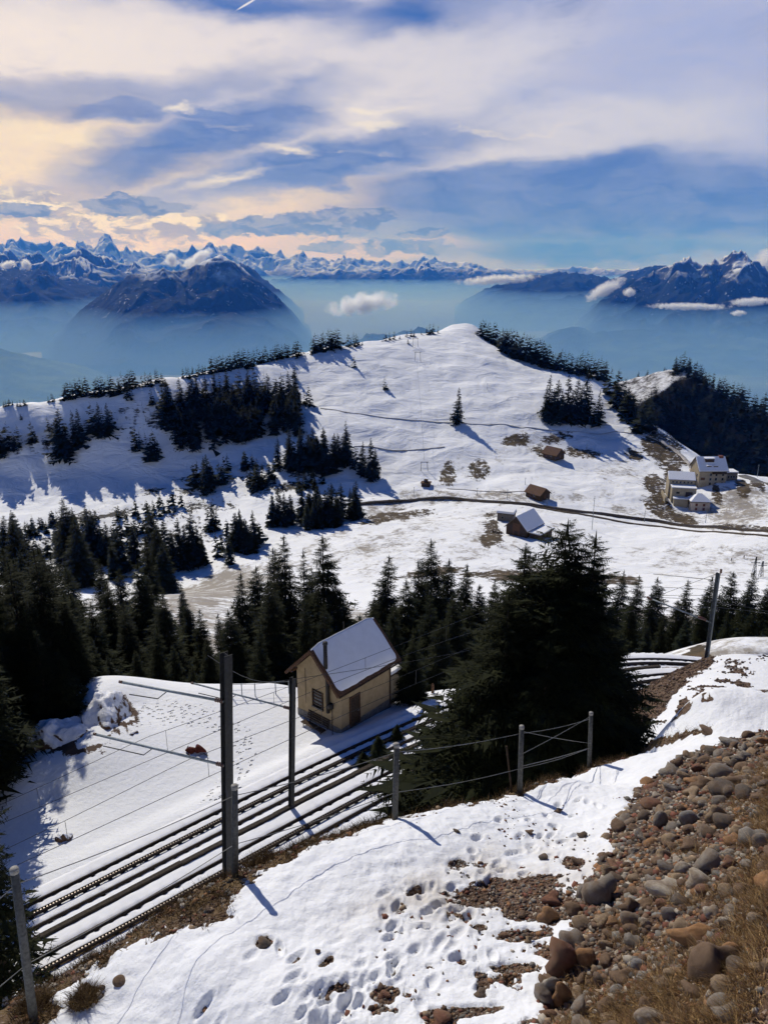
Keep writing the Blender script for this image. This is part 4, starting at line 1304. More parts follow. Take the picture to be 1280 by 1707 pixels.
def knoll():
    a = np.radians(np.arange(13.0, 41.0, 0.12))
    rr = np.linspace(640, 1260, 150)
    A, Rr = np.meshgrid(a, rr)
    pts = [(980, 668), (1010, 650), (1030, 638), (1060, 628), (1100, 619), (1140, 619), (1152, 624), (1165, 634), (1200, 650), (1240, 672), (1280, 692), (1340, 722), (1420, 760), (1500, 800)]
    D = np.array([ray(u, v) for u, v in pts])
    az = np.arctan2(D[:, 0], D[:, 1]); el = D[:, 2] / np.hypot(D[:, 0], D[:, 1])
    e = np.interp(a, az, el)
    crest = np.interp(np.degrees(a), [13, 17, 20, 23, 41], [1010, 1010, 1000, 960, 880])
    zr = e * crest
    face = np.clip(crest[None] - Rr, 0, None)
    top = np.interp(np.degrees(a), [13, 17.0, 19.9, 20.8, 22, 41], [110, 100, 70, 25, 5, 0])      # gently tilted bald top
    z = zr[None] - 0.24 * np.minimum(face, top[None]) - 0.95 * np.clip(face - top[None], 0, None)
    z -= 0.8 * np.clip(Rr - crest[None], 0, None)
    x, y = Rr * np.sin(A), Rr * np.cos(A)
    z += (4 * fbm(x / 60, y / 60, 5, 71) + 16 * (ridged(x / 110 + y / 240, y / 400, 4, 73) - 0.8) * np.clip(face - top[None], 0, 60) / 60)
    me = np_mesh('wooded_knoll', np.stack([x, y, z], -1).reshape(-1, 3), grid_faces(len(rr), len(a))[:, ::-1], smooth=True)
    obj('knoll', me, m_knoll, kind='structure', label='bald snowy knoll with a steep wooded flank at the right')
    spots, sky = [], []
    rs = np.random.RandomState(9)
    for _ in range(6500):
        i = rs.randint(0, len(rr)); j = rs.randint(0, len(a))
        f = face[i, j] - top[j]
        if f < 4 and not (abs(crest[j] - rr[i]) < 14 and a[j] > radians(20.4)): continue
        if fbm(np.array([x[i, j] / 40]), np.array([y[i, j] / 40]), 3, 81)[0] > 0.42: continue
        spots.append((x[i, j], y[i, j], z[i, j] - .5, rs.uniform(13, 25)))
    forest_stuff('knoll_forest', spots, 'dense dark forest covering the steep flank of the knoll')
    lab = 'tiny spruce along the rim of the bald knoll'
    for u in (1036, 1043, 1052, 1063, 1076, 1079, 1092, 1105, 1109, 1121, 1124, 1133, 1146, 1137):
        d = ray(u, 620); aa = math.atan2(d[0], d[1]); j = int(np.argmin(abs(a - aa))); i = int(np.argmin(abs(rr - crest[j] - 6)))
        o = obj('spruce_tree', FARV[u % 7], None, label=lab, category='tree', group='tiny spruces on the rim of the bald knoll')
        H = trng.uniform(5, 11)
        o.location = (x[i, j], y[i, j], z[i, j] - .3); o.scale = (H * 1.2, H * 1.2, H)
    return x, y, z, rr, a


KN = knoll()

# ------------------------------------------------------------------ common materials
M_RAIL = simple_mat('rusty_rail_steel', (0.035, 0.026, 0.022), 0.55, 0.4, 30, metal=0.3)
M_RAILTOP = simple_mat('rail_head', (0.09, 0.075, 0.065), 0.4, 0.3, 30, metal=0.6)
M_SLEEPER = simple_mat('tarred_sleeper', (0.035, 0.028, 0.024), 0.9, 0.4, 12)
M_CONC = simple_mat('weathered_concrete', (0.20, 0.195, 0.18), 0.9, 0.3, 14, bump=0.4)
M_POST = simple_mat('grey_fence_post', (0.085, 0.085, 0.08), 0.85, 0.35, 22, bump=0.4)
M_POSTCAP = simple_mat('pale_post_top', (0.26, 0.25, 0.23), 0.9, 0.25, 22)
M_STEEL = simple_mat('galvanised_dark_steel', (0.02, 0.021, 0.024), 0.6, 0.3, 8, metal=0.1, bump=0.15)
M_STEEL_L = simple_mat('galvanised_pale_steel', (0.22, 0.25, 0.27), 0.55, 0.25, 8, metal=0.3)
M_STEEL_M = simple_mat('galvanised_grey_steel', (0.085, 0.10, 0.11), 0.6, 0.25, 8, metal=0.2)
M_WIRE = simple_mat('dull_wire', (0.06, 0.06, 0.06), 0.5, 0.2, 5, metal=0.5)
M_FWIRE = simple_mat('fence_wire', (0.16, 0.16, 0.155), 0.5, 0.2, 5, metal=0.5)
M_BOARD = simple_mat('weathered_board', (0.05, 0.04, 0.031), 0.9, 0.35, 9, bump=0.4)
M_RENDER = simple_mat('ochre_render', (0.35, 0.262, 0.150), 0.95, 0.13, 2.6, bump=0.3)
M_PLINTH = simple_mat('grey_plinth', (0.16, 0.15, 0.14), 0.95, 0.3, 5, bump=0.3)
M_WOODBR = simple_mat('red_brown_wood', (0.105, 0.055, 0.032), 0.85, 0.35, 10, bump=0.3)
M_WOODDK = simple_mat('dark_old_wood', (0.055, 0.036, 0.024), 0.9, 0.4, 8, bump=0.3)
M_SNOW = simple_mat('roof_snow', (0.82, 0.83, 0.86), 0.8, 0.03, 2, bump=0.35, bdist=0.03)
M_GLASS = simple_mat('dark_window_glass', (0.018, 0.020, 0.024), 0.15, 0.1, 3, spec=0.5)
M_PIPE = simple_mat('sooty_flue_pipe', (0.035, 0.031, 0.028), 0.6, 0.3, 10, metal=0.2)
M_INSUL = simple_mat('brown_insulator', (0.09, 0.035, 0.02), 0.3, 0.2, 10, spec=0.5)
M_CREAM = simple_mat('cream_render', (0.33, 0.28, 0.20), 0.95, 0.12, 0.6)
M_PINKW = simple_mat('pale_pinkish_render', (0.42, 0.35, 0.30), 0.95, 0.12, 0.6)
M_TILE = simple_mat('brown_roof_tiles', (0.115, 0.065, 0.042), 0.9, 0.35, 2.0)
M_TILEG = simple_mat('grey_brown_roof', (0.17, 0.145, 0.12), 0.9, 0.3, 1.5)
M_RED = simple_mat('dull_red_cloth', (0.085, 0.018, 0.013), 0.9, 0.4, 6, bump=0.5)
M_BRICK = simple_mat('brick_red', (0.18, 0.07, 0.045), 0.9, 0.3, 2)
M_SHUTTER = simple_mat('dark_red_shutter', (0.12, 0.035, 0.03), 0.8, 0.2, 3)
rs0 = np.random.RandomState(5)

# ------------------------------------------------------------------ railway tracks
SLEEP_ME = None


def make_track(off, dz, label):
    global SLEEP_ME
    root = empty('railway_track', track_pt(np.array(0.0), off, dz), label, 'railway track')
    O = np.array(root.location)
    s = np.arange(-38.5, 46, 0.6)

    def strip(name, o0, prof, mat, ss=None, **kw):
        ss = np.arange(-38.8, 46.5, 1.2) if ss is None else ss
        V = np.concatenate([track_pt(ss, off + o0 + px, dz + pz)[:, None] for px, pz in prof], 1)
        n, k = V.shape[:2]
        Fs = []
        for i in range(n - 1):
            for j in range(k):
                j2 = (j + 1) % k
                Fs.append((i * k + j, (i + 1) * k + j, (i + 1) * k + j2, i * k + j2))
        me = np_mesh(name, V.reshape(-1, 3) - O, Fs)
        return obj(name, me, mat, root, **kw)
    RP = [(-.065, -.15), (-.065, -.135), (-.018, -.12), (-.018, -.04), (-.036, -.03), (-.036, 0), (.036, 0), (.036, -.03), (.018, -.04), (.018, -.12), (.065, -.135), (.065, -.15)]
    strip('rail', -0.7535, RP, M_RAIL)
    strip('rail', 0.7535, RP, M_RAIL)
    # ladder rack: two cheeks and rungs between them
    C1 = [(-.09, -.10), (-.09, .06), (-.05, .06), (-.05, -.10)]
    rk = strip('rack_rail', 0.0, C1, M_RAIL)

    V2 = np.concatenate([track_pt(np.arange(-38.8, 46.5, 1.2), off + px, dz + pz)[:, None] for px, pz in [(.05, -.10), (.05, .06), (.09, .06), (.09, -.10)]], 1)
    n = V2.shape[0]
    obj('cheek', np_mesh('cheek', V2.reshape(-1, 3) - O, [(i * 4 + j, (i + 1) * 4 + j, (i + 1) * 4 + (j + 1) % 4, i * 4 + (j + 1) % 4) for i in range(n - 1) for j in range(4)]), M_RAIL, rk)
    m = MB()
    for sv in np.arange(-38.5, 14, 0.14):
        a = track_pt(np.array(sv), off - .055, dz + .02) - O; b = track_pt(np.array(sv), off + .055, dz + .02) - O
        m.bar(a, b, 0.06, 0.05)
    m.build('rungs', M_RAILTOP, rk, kind='stuff')
    # sleepers
    if SLEEP_ME is None:
        b = MB(); b.box((0, 0, 0), (2.3, 0.20, 0.14), taper=0.97)
        SLEEP_ME = b.mesh('sleeper')
        SLEEP_ME.materials.append(M_SLEEPER)
    for sv in s:
        p = track_pt(np.array(sv), off, dz - .235) - O
        th = np.interp(sv, TS, _th)
        o = obj('sleeper', SLEEP_ME, None, root)
        o.location = tuple(p); o.rotation_euler = (0, 0, -th + rs0.uniform(-.02, .02))
    # snow lying between the rails, ragged beside the steel and sunk over some sleepers
    ss = np.arange(-38.8, 46, 0.09)
    mods = np.exp(-(((ss - s[0]) / 0.6 - np.round((ss - s[0]) / 0.6)) / 0.20) ** 2)
    hole = mods * (0.1 + 0.75 * np.clip(fbm(ss * 0.9, ss * 0 + off, 3, 5) + .35, 0, 1))
    for a0, a1 in ((-1.75, -0.81), (-0.70, -0.12), (0.12, 0.70), (0.81, 1.75)):
        k = 7
        t = np.linspace(0, 1, k)
        inner = min(abs(a0), abs(a1)) > 0.5
        cols = []
        for j, tj in enumerate(t):
            w = a0 + (a1 - a0) * tj
            edge = min(tj, 1 - tj)
            dr_ = min(abs(w - .7535), abs(w + .7535))
            hz = -0.085 + 0.02 * fbm(ss * 1.7, ss * 0 + w * 3, 3, 8) - 0.07 * (edge == 0) - hole * 0.13 * math.exp(-(dr_ / 0.26) ** 2) - 0.05 * (abs(w) > 1.6)
            jit = 0.03 * fbm(ss * 3, ss * 0 + w * 5, 2, 9) if 0 < j < k - 1 else 0.035 * fbm(ss * 4, ss * 0 + w * 5, 2, 9) * (1 if j else -1)
            cols.append(track_pt(ss, off + w + jit, dz + hz))
        V = np.stack(cols, 1)
        obj('packed_snow', np_mesh('packed_snow', V.reshape(-1, 3) - O, grid_faces(len(ss), k), True), M_SNOW, root, kind='stuff')
    return root


make_track(0.0, 0.0, 'rack railway track farther from the fence, three dark lines through the snow')
make_track(TSPACE, TDZ, 'rack railway track nearer to the fence, partly hidden by the grassy bank')
# cable duct of boards between the tracks
root = empty('cable_duct', track_pt(np.array(0.0), 2.05, 0.1), 'long weathered wooden cable duct lying between the two tracks', 'cable duct')
DO, DZ_ = 2.85, TDZ - .10
for k, sv in enumerate(np.arange(-38, 30, 2.5)):
    m = MB()
    a = track_pt(np.array(sv), DO + rs0.uniform(-.04, .04), DZ_) - np.array(root.location); b = track_pt(np.array(sv + 2.49), DO + rs0.uniform(-.04, .04), DZ_) - np.array(root.location)
    m.bar(a, b, 0.22, 0.22)
    m.build('board', M_BOARD, root)
# ------------------------------------------------------------------ catenary masts and wires
def hbeam(m, base, top, w, mi=0):
    base, top = np.asarray(base, float), np.asarray(top, float)
    ax = (top - base) / np.linalg.norm(top - base)
    base, top = np.asarray(base, float), np.asarray(top, float)
    th = 0.72
    x = np.array([cos(th), sin(th), 0]); y = np.array([-sin(th), cos(th), 0])
    for o, sx, sy in ((-w / 2, w, .022), (w / 2, w, .022), (0, .02, w)):
        c0 = base + y * o; c1 = top + y * o
        x2 = x - ax * (x @ ax); x2 /= np.linalg.norm(x2); y2 = np.cross(ax, x2)
        R = np.stack([x2, y2, ax], 1)
        m.box((c0 + c1) / 2, (sx, sy, np.linalg.norm(top - base)), R)


def s_for_u(off, u, dz=0.0):
    ss = np.linspace(-23, 45, 2000)
    return float(ss[np.argmin(abs(proj(track_pt(ss, off, dz))[:, 0] - u))])


def z_on(P, v):
    """height above P's ground point of what is seen at row v on the plumb line through P"""
    zz = np.linspace(P[2] - 5, P[2] + 25, 6000)
    vv = proj(np.stack([np.full_like(zz, P[0]), np.full_like(zz, P[1]), zz], 1))[:, 1]
    return float(zz[np.argmin(abs(vv - v))])


def mast(off, u, utop, vtop, w, mat, arms, label, s=None):
    s = s_for_u(off, u, TDZ if off > 3 else 0.4) if s is None else s
    P = track_pt(np.array(s), off, 0.0)
    P[2] = float(LAND(P[0], P[1])) - 0.2
    root = empty('catenary_mast', P, label, 'catenary mast')
    zt = z_on(P, vtop) - P[2]
    dT = ray(utop, vtop); tp = dT * ((P[1]) / dT[1]) - P; tp[2] = zt; tp[1] = 0
    m = MB(); hbeam(m, (0, 0, 0), tp, w)
    m.build('pole', mat, root)
    m = MB(); m.box((0, 0, .02), (.45, .45, .5)); m.build('footing', M_CONC, root)
    n = np.array([np.interp(s, TS, TNRM[:, k]) for k in range(3)])
    ends = []
    for (va, ue, ve, rad) in arms:
        za = z_on(P, va) - P[2]
        a = tp * (za / zt); b = atz(ue, ve, za + P[2] + .15) - P
        ln = np.linalg.norm(b - a); n = -b / np.linalg.norm(b[:2]) * np.array([1, 1, 0])
        d = (b - a) / np.linalg.norm(b - a)
        m = MB(); m.tube([a + d * .12, b], rad, 8)
        ar = m.build('arm', M_STEEL_L, root, True)
        m = MB()
        for q in range(4): m.tube([a + d * (.14 + q * .09), a + d * (.19 + q * .09)], .085, 8)
        m.tube([b - d * .05, b + d * .1], .06, 8)
        m.build('insulator', M_INSUL, ar, True)
        m = MB()
        c = a + d * ln * .55
        m.tube([c, c + np.array([0, 0, -.45]) - n * 0.5, b - d * .3 + np.array([0, 0, -.5])], .022, 6)
        m.build('steady_arm', M_STEEL, ar, True)
        ends.append(P + b)
    return P, ends


def arm_len(off, u, va, ue):
    s = s_for_u(off, u, TDZ if off > 3 else 0.4)
    P = track_pt(np.array(s), off, 0.0); P[2] = float(LAND(P[0], P[1])) - .2
    n = np.array([np.interp(s, TS, TNRM[:, k]) for k in range(3)])
    za = z_on(P, va)
    best = min(np.arange(.5, 9, .05), key=lambda L: abs(proj(np.array([P[0], P[1], za]) - n * L)[0] - ue))
    return float(best)


MOFF = TSPACE + 2.6
M1, e1 = mast(MOFF, 381, 377, 1090, 0.34, M_STEEL, [(1170, 203, 1137, .055), (1277, 160, 1224, .055)], 'tallest nearest dark steel catenary mast beside the near track, with two arms reaching left')
M2, e2 = mast(2.9, 486, 488, 1130, 0.22, M_STEEL, [(1182, 322, 1139, .045)], 'slimmer steel catenary mast standing between the tracks in front of the small building')
P3 = at(1178, 1092, 43.0)
M3root = empty('catenary_mast', (P3[0], P3[1], float(LAND(P3[0], P3[1])) - .2), 'grey catenary mast at the far right on top of the snow slope', 'catenary mast')
zt3 = z_on(np.array(M3root.location), 955) - M3root.location[2]
m = MB(); hbeam(m, (0, 0, 0), (-.05, 0, zt3), .19); m.build('pole', M_STEEL_M, M3root)
m = MB(); m.tube([(0.05, 0, zt3 * .52), (-3.4, 1.5, zt3 * .66)], .05, 8); ar = m.build('arm', M_STEEL_L, M3root, True)
m = MB(); m.tube([(-.3, .15, zt3 * .54), (-.75, .35, zt3 * .56)], .09, 8); m.tube([(-3.3, 1.45, zt3 * .655), (-3.6, 1.6, zt3 * .668)], .07, 8); m.build('insulator', M_INSUL, ar, True)
m = MB(); m.tube([(0.08, 0, zt3 * .93), (-3.4, 1.5, zt3 * .9)], .018, 5); m.build('stay_wire', M_WIRE, M3root)
m = MB(); m.box((0.1, 0, zt3 + .12), (.1, .1, .25)); m.build('insulator', M_INSUL, M3root)

for off, dz, nm in ((-0.15, 0.0, 'over the farther track'), (TSPACE - .15, TDZ, 'over the nearer track')):
    ss = np.arange(-38.8, 46, 1.0)
    for hgt, lab, rad in ((5.2, 'thin dark contact wire strung ' + nm, .016), (6.5, 'thin dark carrier wire sagging above the contact wire ' + nm, .014)):
        sag = 0 if hgt < 6 else -0.5 * np.sin(((ss + 3) / 24) % 1 * pi)
        m = MB(); m.tube(track_pt(ss, off, dz + hgt) + np.stack([0 * ss, 0 * ss, 0 * ss + sag], 1), rad, 4)
        o = m.build('overhead_wire', M_WIRE, None, label=lab, category='overhead wire')
        if hgt > 6:
            for sv in np.arange(-20, 44, 6.0):
                m = MB(); a = track_pt(np.array(sv), off, dz + 5.2); b = track_pt(np.array(sv), off, dz + 6.5 - 0.5 * math.sin(((sv + 3) / 24) % 1 * pi)); m.tube([a, b], .011, 4)
                m.build('dropper', M_WIRE, o)
m = MB(); a = M1 + np.array([0, 0, z_on(M1, 1092) - M1[2]]); b = M2 + np.array([0, 0, z_on(M2, 1134) - M2[2]])
c = np.array([P3[0], P3[1], M3root.location[2] + zt3])
m.tube([a + (b - a) * t + np.array([0, 0, -.5 * sin(pi * t)]) for t in np.linspace(0, 1, 9)] + [b + (c - b) * t + np.array([0, 0, -1.0 * sin(pi * t)]) for t in np.linspace(0.02, 1, 14)], .013, 4)
m.build('overhead_wire', M_WIRE, None, label='thin feeder wire joining the tops of the catenary masts', category='overhead wire')

# ------------------------------------------------------------------ wire fence along the crest
root = empty('wire_fence', FENCE[2], 'wire fence of five grey concrete posts along the grassy crest above the tracks', 'fence')
RO = np.array(root.location)
tops = []
for k, (P, vt, u_t) in enumerate(zip(FENCE, (1452, 1313, 1243, 1213, 1190), (30, 392, 661, 869, 984))):
    b = np.array(P); b[2] = float(LAND(b[0], b[1])) - 0.12
    zt = z_on(np.array(P), vt)
    d = ray(u_t, vt); T = d * (math.hypot(b[0], b[1]) / math.hypot(d[0], d[1]))
    T = b + np.array([np.clip(T[0] - b[0], -.25, .25), 0, zt - b[2]])
    m = MB(); m.tube([b - RO, b + (T - b) * .5 - RO, T - RO], [.052, .050, .047], 12)
    po = m.build('post', M_POST, root, True)
    m = MB(); m.tube([T - RO + np.array([0, 0, -.02]), T - RO + np.array([0, 0, .025]), T - RO + np.array([0, 0, .04])], [.050, .050, .046], 12); m.build('cap', M_POSTCAP, po, True)
    tops.append((b, T))
ext = tops[0][0] + (tops[0][0] - tops[1][0]) * .9
tops_all = [(ext + np.array([0, 0, -.1]), ext + np.array([0, 0, 1.5]))] + tops
far = tops[-1][0] + (tops[-1][0] - tops[-2][0]) * 1.3; far[2] = float(LAND(far[0], far[1]))


def span(p, q, sag=.05, rad=.006):
    m = MB(); m.tube([p + (q - p) * t - RO + np.array([0, 0, -sag * sin(pi * t)]) for t in np.linspace(0, 1, 9)], rad, 5)
    m.build('wire', M_FWIRE, root)


for (b0, t0), (b1, t1) in zip(tops_all[:-1], tops_all[1:]):
    for f0 in (.92, .42):
        span(b0 + (t0 - b0) * f0, b1 + (t1 - b1) * f0)
(b0, t0), (b1, t1) = tops[-2], tops[-1]
span(b0 + (t0 - b0) * .95, b1 + (t1 - b1) * .5, 0.02); span(b0 + (t0 - b0) * .62, b1 + (t1 - b1) * .96, 0.02); span(b0 + (t0 - b0) * .45, b1 + (t1 - b1) * .42, 0.02, .008)
m = MB(); p = tops[-2][0]; m.bar(p + np.array([-.12, .1, -.1]), p + np.array([-.28, .2, 1.05]), .035)
o = m.build('fence_stake', M_WOODDK, None, label='thin dark wooden stake leaning beside the fourth fence post', category='stake')

# ------------------------------------------------------------------ the small ochre building
HA = np.array([-2.682, 41.936, -28.4])
PH = 0.702
hr = np.array([sin(PH), cos(PH), 0]); hg = np.array([-cos(PH), sin(PH), 0]); hk = np.array([0, 0, 1.0])
HL, HW, HE, HR_, OG, OE = 4.81, 3.92, 3.08, 5.42, .60, .40
root = empty('railway_hut', HA, 'small ochre gabled building with snowy roof beside the railway', 'hut')


def hp(a, b, c):                                     # local: along ridge, across, up
    return hr * a + hg * b + hk * c


pitch = (HR_ - HE) / (HW / 2 + OE)
we = HE + OE * pitch                                  # wall height at the eaves wall
wallm = MB()
th = .0
P_ = [hp(0, 0, .35), hp(HL, 0, .35), hp(HL, HW, .35), hp(0, HW, .35), hp(0, 0, we - .08), hp(HL, 0, we - .08), hp(HL, HW, we - .08), hp(0, HW, we - .08), hp(0, HW / 2, HR_ - .1), hp(HL, HW / 2, HR_ - .1)]
wallm.add(P_, [(0, 1, 5, 4), (2, 3, 7, 6), (1, 2, 6, 9, 5), (3, 0, 4, 8, 7), (4, 5, 9, 8), (6, 7, 8, 9), (3, 2, 1, 0)])
wall_o = wallm.build('wall', M_RENDER, root)
m = MB(); q = .025
PB = [hp(-q, -q, -1.2), hp(HL + q, -q, -1.2), hp(HL + q, HW + q, -1.2), hp(-q, HW + q, -1.2), hp(-q, -q, .36), hp(HL + q, -q, .36), hp(HL + q, HW + q, .36), hp(-q, HW + q, .36)]
m.add(PB, [(0, 1, 5, 4), (1, 2, 6, 5), (2, 3, 7, 6), (3, 0, 4, 7), (4, 5, 6, 7)])
m.build('plinth', M_PLINTH, root)


def slab(m, a0, a1, b0, z0, b1, z1, t, off=0.0, edge=0.0):
    """roof slab from eave (b0, z0) to ridge (b1, z1), thickness t upward along its normal"""
    d = np.array([b1 - b0, z1 - z0]); d /= np.linalg.norm(d); nrm = np.array([-d[1], d[0]])
    if nrm[1] < 0: nrm = -nrm
    c = []
    for a in (a0, a1):
        for (b, z, e) in ((b0, z0, 1), (b1, z1, -1)):
            for o_ in (off, off + t):
                bb = b + nrm[0] * o_; zz = z + nrm[1] * o_
                c.append(hp(a, bb, zz))
    m.add(c, [(0, 1, 3, 2), (4, 6, 7, 5), (0, 4, 5, 1), (2, 3, 7, 6), (1, 5, 7, 3), (0, 2, 6, 4)])


def hut_roof():
    m = MB()
    slab(m, -OG, HL + OG, -OE, HE, HW / 2, HR_, .10)
    slab(m, -OG, HL + OG, HW + OE, HE, HW / 2, HR_, .10)
    ro = m.build('roof', M_WOODBR, root)
    # snow on the two slopes: soft, with a slumped lower edge
    for side, nm in ((0, 'snow_cover'), (1, 'snow_cover')):
        na, nb_ = 40, 24
        V = []
        for i in range(na + 1):
            for j in range(nb_ + 1):
                t = j / nb_; a = -OG + .05 + (HL + 2 * OG - .1) * i / na
                e = min(i, na - i) / na; e2 = min(j, nb_) / nb_
                thick = .10 + .20 * min(1, e * 9) * min(1, .25 + e2 * 6)
                t2 = .03 + t * .975 - .003 * sin(i * 1.3) * (1 - t) + (.006 * math.sin(i * .45) if j == 0 else 0)
                b = -OE + (HW / 2 + OE) * t2; z = HE + (HR_ - HE) * t2
                if side: b = HW - b
                V.append(hp(a, b, z + thick * 1.0 + .006 * math.sin(i * .7 + j * .4)))
        n2 = nb_ + 1
        Fq = [(i * n2 + j, (i + 1) * n2 + j, (i + 1) * n2 + j + 1, i * n2 + j + 1) for i in range(na) for j in range(nb_)]
        # skirt down to the boards
        V = np.array(V); bot = []
        rim = [(i, 0) for i in range(na + 1)] + [(na, j) for j in range(1, nb_ + 1)] + [(i, nb_) for i in range(na - 1, -1, -1)] + [(0, j) for j in range(nb_ - 1, 0, -1)]
        ids = [i * n2 + j for i, j in rim]
        base = len(V)
        V = np.concatenate([V, V[ids] - np.array([0, 0, .0]) * 1.0 - hk * .22])
        V[base:, 2] = V[ids][:, 2] - .20
        for k in range(len(ids)):
            k2 = (k + 1) % len(ids)
            Fq.append((ids[k], base + k, base + k2, ids[k2]))
        if side: Fq = [f[::-1] for f in Fq]
        obj(nm, np_mesh(nm, V, Fq, True), M_SNOW, ro)
    # barge boards and rafters
    for a in (-OG - .035, HL + OG + .035):
        for b0 in (-OE, HW + OE):
            m = MB(); m.bar(hp(a, b0, HE - .02), hp(a, HW / 2, HR_ - .02), .05, .19); m.build('barge_board', M_WOODBR, root)
    for b0, b1 in ((-.05, .0), (HW + .05, .0), (HW / 2, 0)):
        zz = we - .16 if b0 != HW / 2 else HR_ - .26
        m = MB(); m.bar(hp(-OG + .03, b0 + (.08 if b0 < 0 else -.08 if b0 > HW / 2 else 0), zz), hp(.0, b0 + (.08 if b0 < 0 else -.08 if b0 > HW / 2 else 0), zz), .13, .16); m.build('rafter_end', M_WOODBR, root)
    m = MB(); m.tube([hp(-OG, -OE - .05, HE - .02), hp(HL + OG, -OE - .05, HE - .04)], .055, 8); m.build('gutter', M_WOODDK, root)
    m = MB(); m.tube([hp(HL - .08, -.06, HE - .1), hp(HL - .08, -.06, .0)], .045, 8); m.build('downpipe', M_WOODDK, root)
    m = MB(); m.tube([hp(HL * .55, HW / 2 + .2, HR_ + .1), hp(HL * .55, HW / 2 + .2, HR_ + .75)], .03, 6); m.build('vent_pipe', M_PIPE, root)


hut_roof()
# window in the gable wall
wy0, wy1, wz0, wz1 = 1.62, 2.42, 1.15, 2.25
m = MB()
for (b0, b1, z0, z1) in ((wy0 - .07, wy0, wz0, wz1), (wy1, wy1 + .07, wz0, wz1), (wy0 - .07, wy1 + .07, wz1, wz1 + .08), (wy0 - .1, wy1 + .1, wz0 - .1, wz0)):
    m.box(hp(-.03, (b0 + b1) / 2, (z0 + z1) / 2), (b1 - b0, .10 if z0 > wz0 - .05 else .18, z1 - z0), np.stack([hg, hr, hk], 1))
wi = m.build('window', M_WOODDK, root)
m = MB(); m.box(hp(-.008, (wy0 + wy1) / 2, (wz0 + wz1) / 2), (wy1 - wy0, .012, wz1 - wz0), np.stack([hg, hr, hk], 1)); m.build('pane', M_GLASS, wi)
for z in (1.35, 1.6, 1.85, 2.08):
    m = MB(); m.bar(hp(-.045, wy0, z), hp(-.045, wy1, z), .02, .035); m.build('bar', M_WOODBR, wi)
m = MB(); m.bar(hp(-.055, wy0 - .1, wz0 - .03), hp(-.055, wy1 + .1, wz0 - .03), .16, .05); m.build('sill', M_POSTCAP, wi)
# door in the long wall
m = MB(); m.box(hp(1.25, -.02, 1.12), (.85, .05, 2.1), np.stack([hr, -hg, hk], 1)); dr = m.build('door', M_WOODDK, root)
for a0, a1, z0, z1 in ((.76, .82, .1, 2.22), (1.68, 1.74, .1, 2.22), (.76, 1.74, 2.18, 2.26)):
    m = MB(); m.box(hp((a0 + a1) / 2, -.035, (z0 + z1) / 2), (a1 - a0, .08, z1 - z0), np.stack([hr, -hg, hk], 1)); m.build('door_frame', M_WOODBR, dr)
for a in (.98, 1.25, 1.52):
    m = MB(); m.box(hp(a, -.05, 1.12), (.02, .015, 2.0), np.stack([hr, -hg, hk], 1)); m.build('plank_joint', M_PIPE, dr)
m = MB(); m.tube([hp(1.6, -.09, 1.05), hp(1.48, -.09, 1.05)], .015, 6); m.build('handle', M_STEEL_L, dr)
# flue pipe on the gable wall, up through the overhang
m = MB(); m.tube([hp(-.16, .98, 1.25), hp(-.16, .98, HE + .9), hp(-.30, .95, HE + 1.3), hp(-.30, .95, HR_ + .75)], .13, 10); fl = m.build('flue_pipe', M_PIPE, root, True)
m = MB(); m.tube([hp(-.30, .95, HR_ + .70), hp(-.30, .95, HR_ + .86)], [.17, .15], 10); m.build('cowl', M_PIPE, fl, True)
m = MB(); m.tube([hp(-.30, .95, HE + 1.02), hp(-.30, .95, HE + 1.25)], [.26, .18], 10); m.build('collar', M_PIPE, fl, True)
m = MB(); m.tube([hp(-.12, .78, 1.62), hp(-.12, .78, 1.95)], [.2, .2], 10); m.build('vent_box', M_PIPE, fl, True)
m = MB(); m.tube([hp(-.03, 3.1, 1.0), hp(-.03, 3.1, 3.6)], .015, 5); m.build('cable', M_PIPE, root)
m = MB(); m.tube([hp(-.03, .75, .5), hp(-.03, .75, 1.5)], .02, 5); m.build('cable', M_PIPE, root)
# small lean-to at the far end
m = MB(); m.box(hp(HL + .55, 1.0, .8), (1.1, 1.7, 2.3), np.stack([hr, hg, hk], 1)); an = m.build('lean_to', M_CREAM, root)
m = MB(); m.box(hp(HL + .62, .95, 2.02), (1.4, 2.0, .10), np.stack([hr, hg, hk], 1)); m.build('roof', M_WOODDK, an)
m = MB(); m.box(hp(HL + .62, .95, 2.16), (1.34, 1.94, .18), np.stack([hr, hg, hk], 1), taper=.93); m.build('snow_cover', M_SNOW, an)
# slatted bench leaning against the gable wall
bo = empty('slatted_bench', HA + hp(-.32, 1.9, -.42), 'old dark slatted bench against the gable wall of the small building', 'bench')
for k in range(4):
    m = MB(); m.bar(hp(-.1 - .11 * k, -.95, .50), hp(-.1 - .11 * k, 1.0, .50), .085, .035); m.build('slat', M_WOODDK, bo)
for k in range(4):
    m = MB(); m.bar(hp(.14 + .05 * k, -.95, .62 + .13 * k), hp(.14 + .05 * k, 1.0, .62 + .13 * k), .03, .09); m.build('slat', M_WOODDK, bo)
for b in (-.75, .8):
    m = MB(); m.bar(hp(-.45, b, -.25), hp(-.38, b, .48), .06); m.build('leg', M_WOODDK, bo)
    m = MB(); m.bar(hp(.12, b, -.25), hp(.36, b, 1.1), .06); m.build('leg', M_WOODDK, bo)
p = atz(308, 1252, -28.5)
m = MB(); q = HA + hp(-.35, .45, -.3); m.tube([q, q + hk * 1.5], .03, 6)
m.build('short_pole', M_WOODDK, None, label='thin dark pole standing at the corner of the small building', category='pole')

